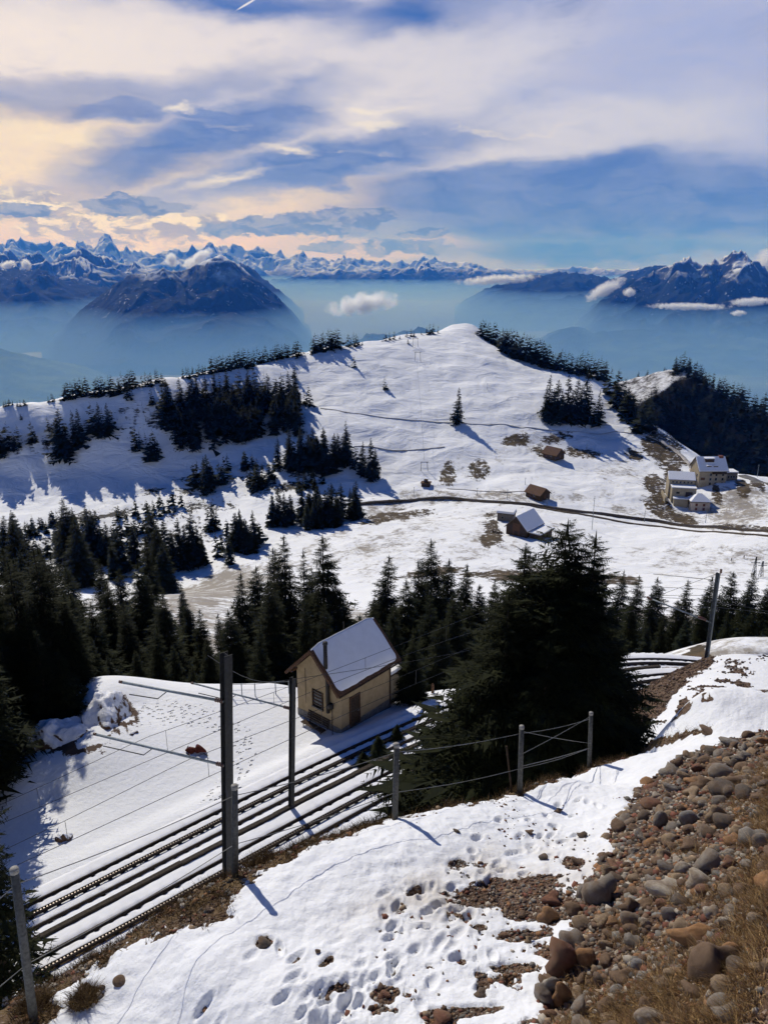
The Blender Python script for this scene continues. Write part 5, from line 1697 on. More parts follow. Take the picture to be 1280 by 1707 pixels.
# ------------------------------------------------------------------ terrace things
# railing on the far edge
pr = [atz(u, v, -28.6) for u, v in ((386, 1163), (404, 1162), (426, 1162), (460, 1159), (482, 1156))]
root = empty('railing', pr[2], 'low wire railing at the far edge of the snowy terrace left of the small building', 'railing')
RO = np.array(root.location)
for p in pr:
    p[2] = float(LAND(p[0], p[1]))
    m = MB(); m.tube([p - RO, p - RO + np.array([0, 0, 1.0])], .035, 6); m.build('post', M_STEEL_L, root)
for a, b in zip(pr[:-1], pr[1:]):
    m = MB(); m.tube([a - RO + hk * .95, b - RO + hk * .95], .02, 5); m.build('rail', M_STEEL_L, root)
    m = MB(); m.tube([a - RO + hk * .5, b - RO + hk * .5], .012, 5); m.build('rail', M_STEEL_L, root)
p = atz(721, 1152, -29.0); p[2] = float(LAND(p[0], p[1]))
m = MB(); m.tube([p - hk * .3, p + hk * .7], [.11, .09], 8); m.tube([p + hk * .7, p + hk * .78], [.09, .03], 8)
m.build('wooden_post', M_WOODBR, None, label='short red brown wooden post standing in snow right of the small building', category='post')


# lumps: stones and bundles
def lump_mesh(name, seed, sub=2, rough=.18, sq=(1, 1, 1), flat=0.0):
    import bmesh
    bm = bmesh.new()
    bmesh.ops.create_icosphere(bm, subdivisions=sub, radius=1.0)
    r = np.random.RandomState(seed)
    V = np.array([v.co[:] for v in bm.verts])
    ds = r.normal(size=(9, 3)); ds /= np.linalg.norm(ds, axis=1)[:, None]
    cut = r.uniform(.78, 1.0, 9)
    for d, c in zip(ds, cut):                      # flattened faces
        h = V @ d
        V = V - np.clip(h - c, 0, None)[:, None] * d * .85
    ph = r.uniform(0, 6, (4, 3)); fr = r.uniform(1.2, 3.2, (4, 3))
    for a, f in zip(ph, fr):
        V = V * (1 + rough * .35 * np.sin((V * f + a).sum(1)))[:, None]
    V = V * np.array(sq)
    for v, c in zip(bm.verts, V): v.co = c
    me = bpy.data.meshes.new(name)
    bm.to_mesh(me); bm.free()
    me.polygons.foreach_set('use_smooth', np.ones(len(me.polygons), bool))
    me.update()
    return me


bun = lump_mesh('bundle', 3, 3, .35, (.34, .24, .20)); bun.materials.append(M_RED)
p = atz(326, 1253, -28.5); p[2] = float(LAND(p[0], p[1]))
root = empty('red_bundle', p + hk * .02, 'small dark red bundle lying on the open snow of the terrace', 'bundle')
o = obj('sack', bun, None, root); o.location = (.22, 0, .17); o.rotation_euler = (.1, .2, -.15)
o = obj('sack', bun, None, root); o.location = (-.18, -.05, .13); o.rotation_euler = (.5, .1, .5); o.scale = (.85, .8, .75)
o = obj('folded_end', bun, None, root); o.location = (-.42, .02, .12); o.rotation_euler = (.1, -.5, 1.2); o.scale = (.5, .6, .7)
for a, b in (((-.5, -.2, .03), (-.2, -.42, .05)), ((.55, -.2, .03), (.85, -.42, .04)), ((-.6, .1, .05), (-.45, .2, .3)), ((-.3, -.5, .03), (-.12, -.55, .04))):
    m = MB(); m.tube([a, b], .03, 6); m.build('stick', M_WOODDK, root)
M_ROCK = simple_mat('reddish_conglomerate', (0.13, 0.075, 0.05), 0.95, 0.45, 5, bump=.8, bdist=.05, obj_var=.25)
mt, t, b = material('snowy_rock')
geo = t.new('ShaderNodeNewGeometry'); Pp = geo.outputs['Position']
nn = t.noise(Pp, 1.6, 6, .65)
fac = t.ss(t.m('ADD', t.sepx(geo.outputs['Normal'])[2], t.m('MULTIPLY', t.m('SUBTRACT', nn, .5), 1.1)), .42, .56)
t.put(b.inputs['Base Color'], t.mix(fac, t.mix(t.noise(Pp, 5.0, 5, .7), (0.05, 0.03, 0.02), (0.16, 0.09, 0.055)), (.84, .85, .88)))
t.put(b.inputs['Normal'], t.bump(t.noise(Pp, 4.0, 6, .7), .7, .15))


def outcrop(name, u, v, z, s3, seed, label):
    import bmesh
    bm = bmesh.new(); bmesh.ops.create_icosphere(bm, subdivisions=5, radius=1.0)
    V = np.array([q.co[:] for q in bm.verts])
    r = np.random.RandomState(seed)
    for k in range(16):
        d = r.normal(size=3); d /= np.linalg.norm(d); c = r.uniform(.55, .9); h = V @ d
        V = V - np.clip(h - c, 0, None)[:, None] * d * .8
    n = fbm(V[:, 0] * 2.2 + V[:, 2] * 1.3 + seed, V[:, 1] * 2.2 - V[:, 2] * .7, 5, seed, .6)
    V = V * (1 + .22 * n)[:, None] * np.array(s3)
    for q, c in zip(bm.verts, V): q.co = c
    me = bpy.data.meshes.new(name); bm.to_mesh(me); bm.free()
    me.polygons.foreach_set('use_smooth', np.ones(len(me.polygons), bool))
    p = atz(u, v, z)
    o = obj(name, me, mt, None, label=label, category='rock'); o.location = tuple(p)
    return o


outcrop('rock_outcrop', 175, 1212, -28.6, (2.3, 2.4, 2.3), 4, 'snowy brown rock outcrop at the left edge of the terrace below the trees')
outcrop('rock_outcrop', 100, 1246, -29.0, (2.4, 2.0, 1.6), 8, 'lower snow covered rock hump left of the brown rock outcrop')
outcrop('rock', 108, 1400, -28.75, (.55, .4, .5), 12, 'brown rock poking out of the shaded snow at the left')
outcrop('rock', 222, 1236, -28.6, (.7, .6, .8), 16, 'small brown rock at the right foot of the rock outcrop')


# ------------------------------------------------------------------ near trees
def big_tree(name, base, H, seed, tops, label, levels=46, nb=9, spr=11, sub=3, width=.36, lean=None, **kw):
    rs = np.random.RandomState(seed)
    root = empty(name, base, label, 'tree')
    for k, (dx, dy, h, w, lv) in enumerate(tops):
        cm = tri_mesh('crown', spruce_tris(rs, lv, nb, spr, sub, w / h, droop=.42, irr=.42, long_=1.0, low=.02, **kw)); cm.materials.append(NEEDLE)
        c = obj('crown', cm, None, root); c.location = (dx, dy, 0); c.scale = (h, h, h)
        tm = trunk_mesh('trunk', .016, 9, .004, seed + k); tm.materials.append(BARK)
        t = obj('trunk', tm, None, root); t.location = (dx, dy, 0); t.scale = (h, h, h)
    return root


bt = at(880, 1300, 22.5); bz = float(LAND(bt[0], bt[1]))
T1 = at(950, 858, 23.5); T2 = at(988, 885, 22.6)
b0 = np.array([T1[0] - .35, 22.6, 0]); b0[2] = float(LAND(b0[0], b0[1]))
print('big tree base', b0, proj(b0), 'H', T1[2] - b0[2])
h1 = T1[2] - b0[2]; h2 = T2[2] - b0[2]
big_tree('spruce_tree', b0, h1, 11, [(.15, .3, h1, 4.6, 46), (.95, -.1, h2, 3.4, 40), (-1.7, -.4, h1 * .80, 3.7, 36), (-.6, -1.5, h1 * .70, 3.7, 30), (1.7, .1, h1 * .66, 3.4, 26), (-2.5, -.9, h1 * .60, 3.0, 24), (-1.0, 1.0, h1 * .90, 4.0, 36), (2.4, -.6, h1 * .42, 2.6, 16)], 'huge dark spruce with two tops standing just beyond the fence', spr=10, nb=8, sub=3)
p = at(0, 1440, 24.0); q = at(-38, 1400, 23.0); q[2] = float(LAND(q[0], q[1]))
hL = at(-30, 1180, 23.0)[2] - q[2]
big_tree('spruce_tree', q, hL, 21, [(0, 0, hL, 2.0, 24)], 'sunlit spruce branches coming into view at the left edge of the terrace', nb=8, spr=8, sub=2)
for k, (u, v, h, lab) in enumerate(((630, 1264, 1.5, 'small bushy young spruce growing beside the far track'), (605, 1279, 1.1, 'smallest young spruce growing beside the cable duct'), (662, 1236, 1.2, 'young spruce at the left foot of the huge spruce by the track'),
                                    (686, 1170, 4.6, 'middle sized spruce standing in snow just right of the small building'))):
    p = ground_at(u, v, 20.0)
    o = empty('spruce_tree', p - hk * .05, lab, 'tree', None, k * 1.7)
    cm, tm = NEARV[k]
    wd = 2.2 if h < 2 else 1.3
    o.scale = (h * wd, h * wd, h)
    obj('crown', cm, None, o); obj('trunk', tm, None, o)

# ------------------------------------------------------------------ stones of the bank
def stone_mat(name, c1, c2, sc=9.0):
    mt, t, b = material(name)
    tc = t.new('ShaderNodeTexCoord').outputs['Object']
    r = t.new('ShaderNodeObjectInfo').outputs['Random']
    n = t.noise(t.vm('ADD', tc, t.vm('SCALE', (7.1, 3.3, 5.7), scale=r)), sc * .25, 6, 0.65)
    n2 = t.noise(tc, sc * 4, 4, 0.7)
    c = t.mix(t.ss(n, .3, .7), c1, c2)
    c = t.mix(t.ss(n2, .52, .72, 0, .55), c, tuple(x * .5 for x in c1))
    c = t.mix(t.ss(n2, .36, .26, 0, .5), c, tuple(min(1, x * 1.5 + .02) for x in c2))
    P = t.new('ShaderNodeNewGeometry').outputs['Position']
    soil = t.ss(t.noise(P, 3.2, 6, .7), .40, .66, .12, .82)
    c = t.mix(soil, c, t.mix(n2, (.12, .076, .048), (.23, .155, .10)))
    t.put(b.inputs['Base Color'], c)
    b.inputs['Roughness'].default_value = 0.85
    t.put(b.inputs['Normal'], t.bump(t.m('ADD', n2, t.m('MULTIPLY', n, 2.0)), .6, .02))
    return mt


ST = {'grey': stone_mat('grey_stone', (0.176, 0.162, 0.142), (0.284, 0.257, 0.223)), 'tan': stone_mat('tan_stone', (0.230, 0.169, 0.108), (0.365, 0.270, 0.176)),
      'red': stone_mat('red_brown_stone', (0.149, 0.065, 0.043), (0.243, 0.115, 0.074)), 'orange': stone_mat('orange_stone', (0.257, 0.128, 0.054), (0.392, 0.216, 0.101)),
      'dark': stone_mat('dark_stone', (0.074, 0.065, 0.058), (0.149, 0.128, 0.108)), 'pale': stone_mat('pale_stone', (0.365, 0.324, 0.257), (0.540, 0.486, 0.405)),
      'brown': stone_mat('brown_stone', (0.115, 0.074, 0.049), (0.203, 0.135, 0.089)), 'blue': stone_mat('blue_grey_stone', (0.165, 0.165, 0.16), (0.28, 0.275, 0.265))}
ROUND = 1
SHAPES = [lump_mesh('stone', 500 + i, 3 if i < 8 else 2, (.30, .22, .36, .25, .4, .3, .28, .45, .35, .3, .4, .5)[i]) for i in range(12)]
for me in SHAPES: me.materials.append(ST['grey'])
GROUND = bpy.data.objects['ground']
srng = random.Random(12)
placed = []


def put_stone(p, size, mat, rot, top=None, sink=.3):
    shape = SHAPES[srng.randrange(len(SHAPES))]
    if top:
        o = obj('boulder', shape, None, None, label=top, category='boulder')
    else:
        o = obj('stone', shape, None, GROUND)
    o.material_slots[0].link = 'OBJECT'
    o.material_slots[0].material = ST[mat]
    o.location = tuple(p + np.array([0, 0, size[2] * (1 - 2 * sink)]))
    o.scale = size
    o.rotation_euler = rot
    placed.append((p[0], p[1], max(size[:2])))
    return o


big = [(934, 1599, 54, 58, 'red', 'round brick red boulder at the left toe of the stony bank'), (975, 1598, 34, 44, 'orange', 'tan orange upright boulder just right of the round red boulder'),
       (911, 1650, 38, 60, 'grey', 'pitted grey boulder at the lowest left corner of the stony bank'), (998, 1487, 48, 62, 'grey', 'large grey brown slab standing upright at the edge of the snow'),
       (1155, 1562, 74, 40, 'orange', 'smooth orange brown boulder lying balanced over a dark hollow in the grass'), (1183, 1600, 52, 88, 'brown', 'dark orange brown boulder leaning on end under the balanced boulder'),
       (1213, 1592, 30, 46, 'orange', 'pinkish orange boulder half hidden right of the leaning dark boulder'), (1086, 1700, 62, 36, 'pale', 'pale tan boulder at the very bottom edge of the bank')]
for u, v, w, h, c, lab in big:
    p = ground_at(u, v + h * .25, 3.6)
    k = (p[1] * CP - p[2] * SP) / F_PX
    tilt = 0.5 if 'leaning' in lab or 'slab' in lab else srng.uniform(-.2, .2)
    put_stone(p, (w * k * .5, min(w, h) * k * .42, h * k * .5), c, (0, tilt, srng.uniform(-.3, .3)), lab, .24)
spec = [(934, 1659, 30, 52, 'orange'), (912, 1525, 33, 25, 'orange'), (955, 1515, 30, 26, 'brown'), (919, 1498, 32, 24, 'red'), (1011, 1451, 22, 20, 'tan'), (1047, 1512, 27, 25, 'brown'), (1050, 1535, 37, 31, 'grey'), (1113, 1525, 27, 30, 'blue'),
        (1109, 1485, 62, 30, 'pale'), (1162, 1467, 41, 27, 'pale'), (1137, 1449, 30, 28, 'pale'), (1039, 1626, 44, 26, 'brown'), (1062, 1613, 27, 27, 'blue'), (1098, 1366, 25, 34, 'grey'), (1073, 1361, 24, 22, 'dark'), (1145, 1366, 31, 31, 'blue'),
        (1191, 1359, 31, 33, 'tan'), (1204, 1372, 37, 28, 'dark'), (1227, 1387, 26, 26, 'tan'), (1163, 1364, 14, 16, 'blue'), (1173, 1385, 30, 14, 'grey'), (1200, 1287, 44, 28, 'grey'), (1210, 1305, 34, 18, 'tan'), (1117, 1316, 28, 17, 'grey'),
        (1093, 1328, 19, 13, 'pale'), (1083, 1341, 37, 16, 'red'), (1039, 1367, 29, 13, 'grey'), (1154, 1302, 28, 16, 'orange'), (1218, 1241, 37, 18, 'grey'), (1163, 1262, 21, 14, 'grey'), (1127, 1274, 19, 17, 'brown'), (1268, 1403, 31, 41, 'grey'),
        (1214, 1443, 28, 24, 'red'), (1168, 1338, 30, 16, 'tan'), (1211, 1535, 28, 21, 'pale'), (1256, 1531, 26, 20, 'pale'), (1138, 1296, 22, 15, 'tan'), (1160, 1283, 20, 17, 'red'), (1245, 1228, 24, 16, 'brown'), (1272, 1235, 22, 20, 'orange'),
        (1183, 1255, 26, 12, 'dark'), (1234, 1262, 30, 14, 'grey'), (1058, 1420, 18, 16, 'grey'), (1024, 1495, 18, 20, 'dark'), (1020, 1538, 24, 18, 'orange'), (1075, 1540, 20, 18, 'pale'), (1008, 1578, 24, 22, 'tan'), (1017, 1560, 28, 14, 'brown'),
        (1030, 1655, 30, 12, 'grey'), (1068, 1660, 24, 12, 'grey'), (990, 1620, 16, 14, 'tan'), (1088, 1425, 16, 16, 'dark'), (1120, 1410, 20, 14, 'brown'), (1250, 1290, 26, 14, 'grey'), (1262, 1330, 24, 16, 'brown'),
        (440, 1575, 26, 20, 'dark'), (530, 1588, 10, 8, 'brown'), (1090, 1700, 40, 24, 'tan'), (840, 1560, 14, 10, 'red'), (960, 1440, 20, 12, 'brown'), (905, 1430, 16, 9, 'dark'), (882, 1388, 14, 7, 'brown'), (930, 1352, 12, 6, 'brown'),
        (200, 1640, 22, 12, 'brown'), (172, 1655, 12, 9, 'dark'), (640, 1660, 20, 10, 'red'), (735, 1698, 34, 14, 'red'), (800, 1655, 18, 9, 'dark'), (760, 1385, 12, 6, 'dark'), (1180, 1222, 30, 8, 'brown'), (970, 1395, 16, 9, 'dark'), (870, 1525, 16, 12, 'brown'), (880, 1570, 14, 10, 'tan')]
for u, v, w, h, c in spec:
    p = ground_at(u, v + h * .3, 3.6)
    if p is None: continue
    k = (p[1] * CP - p[2] * SP) / F_PX
    put_stone(p, (w * k * .5, w * k * srng.uniform(.34, .46), h * k * .52), c, (srng.uniform(-.25, .25), srng.uniform(-.25, .25), srng.uniform(-.4, .4)), None, .26)
cand = np.argwhere((bankm > .45) & (GU > 880) & (GU < 1330) & (GV > 1195) & (GV < 1740))
nst, tries = 0, 0
kinds = ['grey'] * 6 + ['brown'] * 7 + ['tan'] * 6 + ['dark'] * 4 + ['red'] * 2 + ['pale'] * 1 + ['orange'] * 1
while nst < 292 - len(spec) and tries < 20000:
    tries += 1
    j, i = cand[srng.randrange(len(cand))]
    if srng.random() > min(1, (GR[j, i] / 12) ** 1.2): continue
    if GU[j, i] > 1200 + srng.uniform(0, 120) and GV[j, i] > 1330: continue
    sz = .072 * (0.6 + srng.paretovariate(2.6) * .65); sz = min(sz, .22)
    p = np.array([GX[j, i], GY[j, i], GZ[j, i]])
    if any((p[0] - a) ** 2 + (p[1] - b) ** 2 < ((sz + s_) * .8) ** 2 for a, b, s_ in placed): continue
    put_stone(p, (sz, sz * srng.uniform(.65, .95), sz * srng.uniform(.45, .75)), srng.choice(kinds), (srng.uniform(-.4, .4), srng.uniform(-.4, .4), srng.uniform(0, 6)), None, .3)
    nst += 1


def attr_mat(name, rough=.9, bump=0.0):
    mt, t, b = material(name)
    a = t.new('ShaderNodeAttribute', attribute_name='tone')
    P = t.new('ShaderNodeNewGeometry').outputs['Position']
    c = t.mix(1.0, a.outputs['Color'], t.mix(t.noise(P, 40.0, 4, .6), (.65, .65, .65), (1.3, 1.3, 1.3)), 'MULTIPLY')
    t.put(b.inputs['Base Color'], c)
    b.inputs['Roughness'].default_value = rough
    return mt


def ico_base():
    import bmesh
    bm = bmesh.new(); bmesh.ops.create_icosphere(bm, subdivisions=1, radius=1.0)
    V = np.array([v.co[:] for v in bm.verts]); Fv = np.array([[v.index for v in f.verts] for f in bm.faces]); bm.free()
    return V, Fv


IV, IF = ico_base()


def gravel(name, P, size, tones, seed, label, parent=None, flat=(.5, .9)):
    r = np.random.RandomState(seed)
    n = len(P)
    V = IV[None] * (1 + r.uniform(-.28, .28, (n, len(IV), 1)))
    s = np.asarray(size)[:, None, None] * np.stack([np.ones(n), r.uniform(.6, 1, n), r.uniform(*flat, n)], 1)[:, None, :]
    V = V * s
    a = r.uniform(0, 2 * pi, n); b = r.uniform(-.5, .5, n)
    ca, sa, cb, sb = np.cos(a)[:, None], np.sin(a)[:, None], np.cos(b)[:, None], np.sin(b)[:, None]
    x = V[..., 0] * ca - V[..., 1] * sa; y = V[..., 0] * sa + V[..., 1] * ca; z = V[..., 2]
    V = np.stack([x * cb + z * sb, y, -x * sb + z * cb], -1) + np.asarray(P)[:, None, :]
    Fq = (IF[None] + (np.arange(n) * len(IV))[:, None, None]).reshape(-1, 3)
    me = np_mesh(name, V.reshape(-1, 3), Fq, True)
    t = np.array(tones)[r.randint(0, len(tones), n)] * r.uniform(.7, 1.3, (n, 1))
    at_ = me.attributes.new('tone', 'FLOAT_COLOR', 'POINT')
    at_.data.foreach_set('color', np.concatenate([np.repeat(t, len(IV), 0), np.ones((n * len(IV), 1))], 1).astype(np.float32).ravel())
    return obj(name, me, attr_mat(name + '_tone'), parent, kind='stuff', label=label)


TONES = [(0.176, 0.162, 0.142), (0.135, 0.088, 0.061), (0.101, 0.065, 0.045), (0.243, 0.176, 0.115), (0.095, 0.081, 0.068), (0.162, 0.068, 0.047), (0.351, 0.311, 0.257), (0.121, 0.081, 0.061), (0.230, 0.121, 0.061)]


def scatter(mask, n, seed, wpow=0.0):
    r = np.random.RandomState(seed)
    idx = np.argwhere(mask)
    w = GR[idx[:, 0], idx[:, 1]] ** (2.0 - wpow) * mask[idx[:, 0], idx[:, 1]]
    w = w / w.sum()
    k = idx[r.choice(len(idx), n, p=w)]
    jj = r.uniform(-.5, .5, (n, 2))
    j0 = np.clip(k[:, 0], 1, GR.shape[0] - 2); i0 = np.clip(k[:, 1], 1, GR.shape[1] - 2)
    dr_ = (GR[j0 + 1, i0] - GR[j0, i0]); da = radians(.1) * GR[j0, i0]
    a = mA[i0]
    x = GX[j0, i0] + jj[:, 0] * dr_ * np.sin(a) + jj[:, 1] * da * np.cos(a)
    y = GY[j0, i0] + jj[:, 0] * dr_ * np.cos(a) - jj[:, 1] * da * np.sin(a)
    return np.stack([x, y, LAND(x, y)], 1)


gmask0 = sstep(GU - np.interp(GV, [1220, 1290, 1340, 1420, 1480, 1540, 1600, 1650, 1707, 1800], [1310, 1262, 1248, 1238, 1226, 1212, 1160, 1060, 930, 900]) + 30 * wob, -20, 40)
inview = (GU > -160) & (GU < 1700) & (GV < 2300) & (GV > 0) & (np.abs(GA) < radians(33)) & (GV > 1000)
rr_ = np.random.RandomState(8)
m_ = ((bankm > .4) & inview).astype(float)
Pg = scatter(m_, 9000, 1, .6)
Pc = scatter(m_ * (gmask0 < .6), 6000, 41, .4)
gravel('cobbles', Pc, rr_.uniform(.028, .05, 6000) * (1 + .9 * rr_.uniform(0, 1, 6000) ** 4), TONES, 42, 'many fist sized cobbles packed between the larger stones of the bank', flat=(.45, .8))
gravel('gravel', Pg, rr_.uniform(.010, .026, 9000) * (1 + 1.4 * rr_.uniform(0, 1, 9000) ** 5), TONES, 2, 'small pebbles and grit of the stony bank')
m_ = ((bare > .45) & (bankm < .4) & (GR < 19) & (crest < .5) & inview & (GV > 1380)).astype(float)
Pg = scatter(m_, 2600, 3, .5)
gravel('gravel', Pg, rr_.uniform(.010, .03, 2600) * (1 + 1.2 * rr_.uniform(0, 1, 2600) ** 5), TONES, 4, 'loose red brown pebbles on the muddy patches of the path')
m_ = ((bankm < .3) & (bare < .3) & (GR < 18) & inview & (GV > 1330) & (GU > 500)).astype(float) * sstep(GU - 500, 0, 500)
m_ = m_ * sstep(fbm(GX * 1.1, GY * 1.1, 3, 66), .0, .3)
Pg = scatter(m_, 240, 51, .5)
gravel('gravel', Pg, rr_.uniform(.010, .032, 240), TONES, 52, 'loose pebbles lying scattered on the snowy path')
m_ = ((bare > .35) & (GR > 22) & (GR < 46) & (GU > 1030) & inview).astype(float)
Pg = scatter(m_, 3200, 5)
gravel('gravel', Pg, rr_.uniform(.03, .075, 3200) * (1 + 1.5 * rr_.uniform(0, 1, 3200) ** 6), [(.075, .045, .032), (.055, .036, .027), (.11, .07, .05), (.14, .10, .07)], 6, 'brown stones of the earth bank and the snow slope on the right')
m_ = ((crest > .5) & (GR < 20) & inview).astype(float)
Pg = scatter(m_, 1500, 7, .5)
gravel('gravel', Pg, rr_.uniform(.012, .04, 1500) * (1 + 1.5 * rr_.uniform(0, 1, 1500) ** 5), TONES, 8, 'pebbles and clods of the crest above the tracks')


# ------------------------------------------------------------------ dry grass
def grass(name, P, length, width, tones, seed, label, lean=(0.3, 1.1), flow=None):
    r = np.random.RandomState(seed)
    n = len(P)
    a = r.uniform(0, 2 * pi, n)
    le = r.uniform(*lean, n)
    d = np.stack([np.cos(a) * le, np.sin(a) * le, np.ones(n)], 1)
    if flow is not None: d = d + np.asarray(flow)[None] * r.uniform(.3, 1.2, (n, 1))
    d /= np.linalg.norm(d, axis=1)[:, None]
    L = np.asarray(length)[:, None]
    s = np.cross(d, r.normal(size=(n, 3))); s /= np.linalg.norm(s, axis=1)[:, None]
    w = np.asarray(width)[:, None]
    p0 = P - np.array([0, 0, .02])
    mid = p0 + d * L * .55
    tip = p0 + d * L + np.stack([d[:, 0], d[:, 1], -0.55 * np.ones(n)], 1) * L * .35
    V = np.stack([p0 - s * w, p0 + s * w, mid + s * w * .7, mid - s * w * .7, tip], 1)
    b = np.arange(n)[:, None] * 5
    Fq = np.concatenate([np.concatenate([b + 0, b + 1, b + 2], 1), np.concatenate([b + 0, b + 2, b + 3], 1), np.concatenate([b + 3, b + 2, b + 4], 1)])
    me = np_mesh(name, V.reshape(-1, 3), Fq)
    t = np.array(tones)[r.randint(0, len(tones), n)] * r.uniform(.7, 1.3, (n, 1))
    at_ = me.attributes.new('tone', 'FLOAT_COLOR', 'POINT')
    at_.data.foreach_set('color', np.concatenate([np.repeat(t, 5, 0), np.ones((n * 5, 1))], 1).astype(np.float32).ravel())
    return obj(name, me, attr_mat(name + '_tone'), None, kind='stuff', label=label)


STRAW = [(0.378, 0.246, 0.104), (0.491, 0.331, 0.151), (0.246, 0.151, 0.066), (0.302, 0.170, 0.076), (0.170, 0.113, 0.057)]
gx = np.interp(GV, [1220, 1290, 1340, 1420, 1480, 1540, 1600, 1650, 1707, 1800], [1310, 1262, 1248, 1238, 1226, 1212, 1160, 1060, 930, 900])
gm = sstep(GU - gx + 30 * wob + 20 * wob2, -20, 40) * (GR < 20)
for e in ((1045, 1562, 30, 20), (1090, 1600, 40, 26), (985, 1650, 40, 26), (1110, 1640, 60, 26), (1120, 1500, 30, 16), (1180, 1500, 40, 24), (1230, 1330, 30, 30), (1150, 1420, 26, 10)):
    gm = np.maximum(gm, .55 * ell(*e, soft=1.2))
m_ = gm * inview * (bankm > .3)
Pg = scatter(m_, 78000, 11, .9)
clumpn = fbm(Pg[:, 0] * 3, Pg[:, 1] * 3, 3, 5)
Lg = np.clip(.13 + .16 * clumpn + np.random.RandomState(3).uniform(-.04, .07, len(Pg)), .05, .36)
grass('dry_grass', Pg, Lg, np.full(len(Pg), .0028), STRAW, 12, 'dry straw coloured grass over the stony bank at the lower right', (.5, 1.6))
tuft = 0.25 + 0.9 * sstep(fbm(GX * 1.3, GY * 1.3, 3, 21), -0.05, .3)
m_ = crest * inview * tuft * (GR < 32)
Pg = scatter(m_, 26000, 13, .4)
Lg = np.random.RandomState(4).uniform(.08, .24, len(Pg))
grass('dry_grass', Pg, Lg, np.full(len(Pg), .004), [(.13, .08, .033), (.17, .11, .045), (.09, .055, .026), (.07, .042, .02)], 14, 'dry brown grass along the crest above the railway', (.3, 1.0))
for k, (u, v, rad, L0, n, lab) in enumerate(((140, 1668, .22, .32, 900, 'dark brown grass tussock in the snow near the lower left corner'), (150, 1590, .3, .34, 1100, 'bushy brown grass tussock beside the near rack rail'), (435, 1432, .3, .30, 900, 'brown grass tussock right of the second fence post'),
                                             (60, 1672, .3, .26, 800, 'brown grass tussock at the foot of the leftmost fence post'), (345, 1463, .22, .3, 700, 'brown grass tussock left of the tallest mast'))):
    p = ground_at(u, v + 8, 4.0)
    r = np.random.RandomState(90 + k)
    a = r.uniform(0, 2 * pi, n); q = rad * np.sqrt(r.uniform(0, 1, n)) * .7
    Pq = np.stack([p[0] + q * np.cos(a), p[1] + q * np.sin(a), np.zeros(n)], 1); Pq[:, 2] = LAND(Pq[:, 0], Pq[:, 1])
    o = grass('grass_tussock', Pq, r.uniform(.5, 1, n) * L0, np.full(n, .0035), [(.13, .08, .033), (.17, .11, .045), (.08, .05, .024)], 95 + k, lab, (.2, .9))
    del o['kind']; o['category'] = 'tussock'


# ------------------------------------------------------------------ paths and the distant railway, laid on the land
def drape(name, px, width, mat, lift, label, parent=None, off=0.0, kind='structure'):
    pts = []
    for u, v in px:
        p = ground_at(u, v, 200.0)
        if p is not None: pts.append(p)
    pts = np.array(pts)
    L = np.concatenate([[0], np.cumsum(np.linalg.norm(np.diff(pts[:, :2], axis=0), axis=1))])
    s = np.arange(0, L[-1], 2.0)
    x, y = np.interp(s, L, pts[:, 0]), np.interp(s, L, pts[:, 1])
    for _ in range(8):
        x[1:-1] = (x[:-2] + x[1:-1] * 2 + x[2:]) / 4; y[1:-1] = (y[:-2] + y[1:-1] * 2 + y[2:]) / 4
    dx, dy = np.gradient(x), np.gradient(y); l = np.hypot(dx, dy); nx, ny = -dy / l, dx / l
    zc = LAND(x, y)
    for _ in range(3): zc[1:-1] = np.maximum(zc[1:-1], (zc[:-2] + zc[2:]) / 2)
    cols = []
    wv = width * (1 + .25 * fbm(s / 9, s * 0, 3, 5))
    for t, dz in ((-.5, -.5), (-.42, 0), (0, .04), (.42, 0), (.5, -.5)):
        cols.append(np.stack([x + nx * (off + wv * t), y + ny * (off + wv * t), zc + lift + dz * (1 if width > 1 else .3)], 1))
    V = np.stack(cols, 1)
    return obj(name, np_mesh(name, V.reshape(-1, 3), grid_faces(len(s), 5), True), mat, parent, label=label, kind=kind)


M_BED = simple_mat('brown_ballast', (0.075, 0.058, 0.042), 0.95, .4, .8)
M_TRACKD = simple_mat('muddy_path', (0.40, 0.37, 0.34), 0.95, .4, .25)
M_ROAD = simple_mat('wet_grey_road', (0.14, 0.135, 0.13), 0.8, .3, .3)
RW = [(520, 846), (560, 843), (620, 838), (700, 833), (760, 832), (830, 838), (920, 848), (1000, 858), (1100, 870), (1200, 880), (1300, 890)]
bed = drape('railway_bed', RW, 3.6, M_BED, .5, 'brown bed of the distant railway line crossing the meadow below the hill')
drape('rail', RW, .5, M_RAIL, .85, None, bed, -.9, None); drape('rail', RW, .5, M_RAIL, .85, None, bed, .9, None)
drape('railway_bed', [(850, 838), (930, 853), (1010, 866), (1100, 878), (1200, 888), (1300, 898)], 2.2, M_BED, .4, 'second narrower bed beside the distant railway line')
drape('path', [(534, 681), (580, 689), (623, 694), (675, 701), (744, 705), (795, 709), (856, 712), (912, 719), (969, 721), (1032, 720), (1070, 726), (1100, 737)], .9, M_TRACKD, .25, 'thin muddy path traversing the snowy hill')
drape('path', [(590, 745), (650, 752), (700, 750), (742, 746)], 1.1, M_TRACKD, .25, 'faint lower path below the lone spruce on the hill')
drape('road', [(1236, 793), (1255, 799), (1280, 808), (1310, 818)], 6.0, M_ROAD, .4, 'grey road leaving the hotel at the right edge')
drape('path', [(745, 815), (790, 818), (840, 822), (880, 820)], .8, M_TRACKD, .3, 'faint fence path left of the lower brown hut')
drape('road', [(1100, 735), (1130, 755), (1150, 775), (1155, 790)], 3.0, M_TRACKD, .4, 'track leading down to the hotel from the hill')


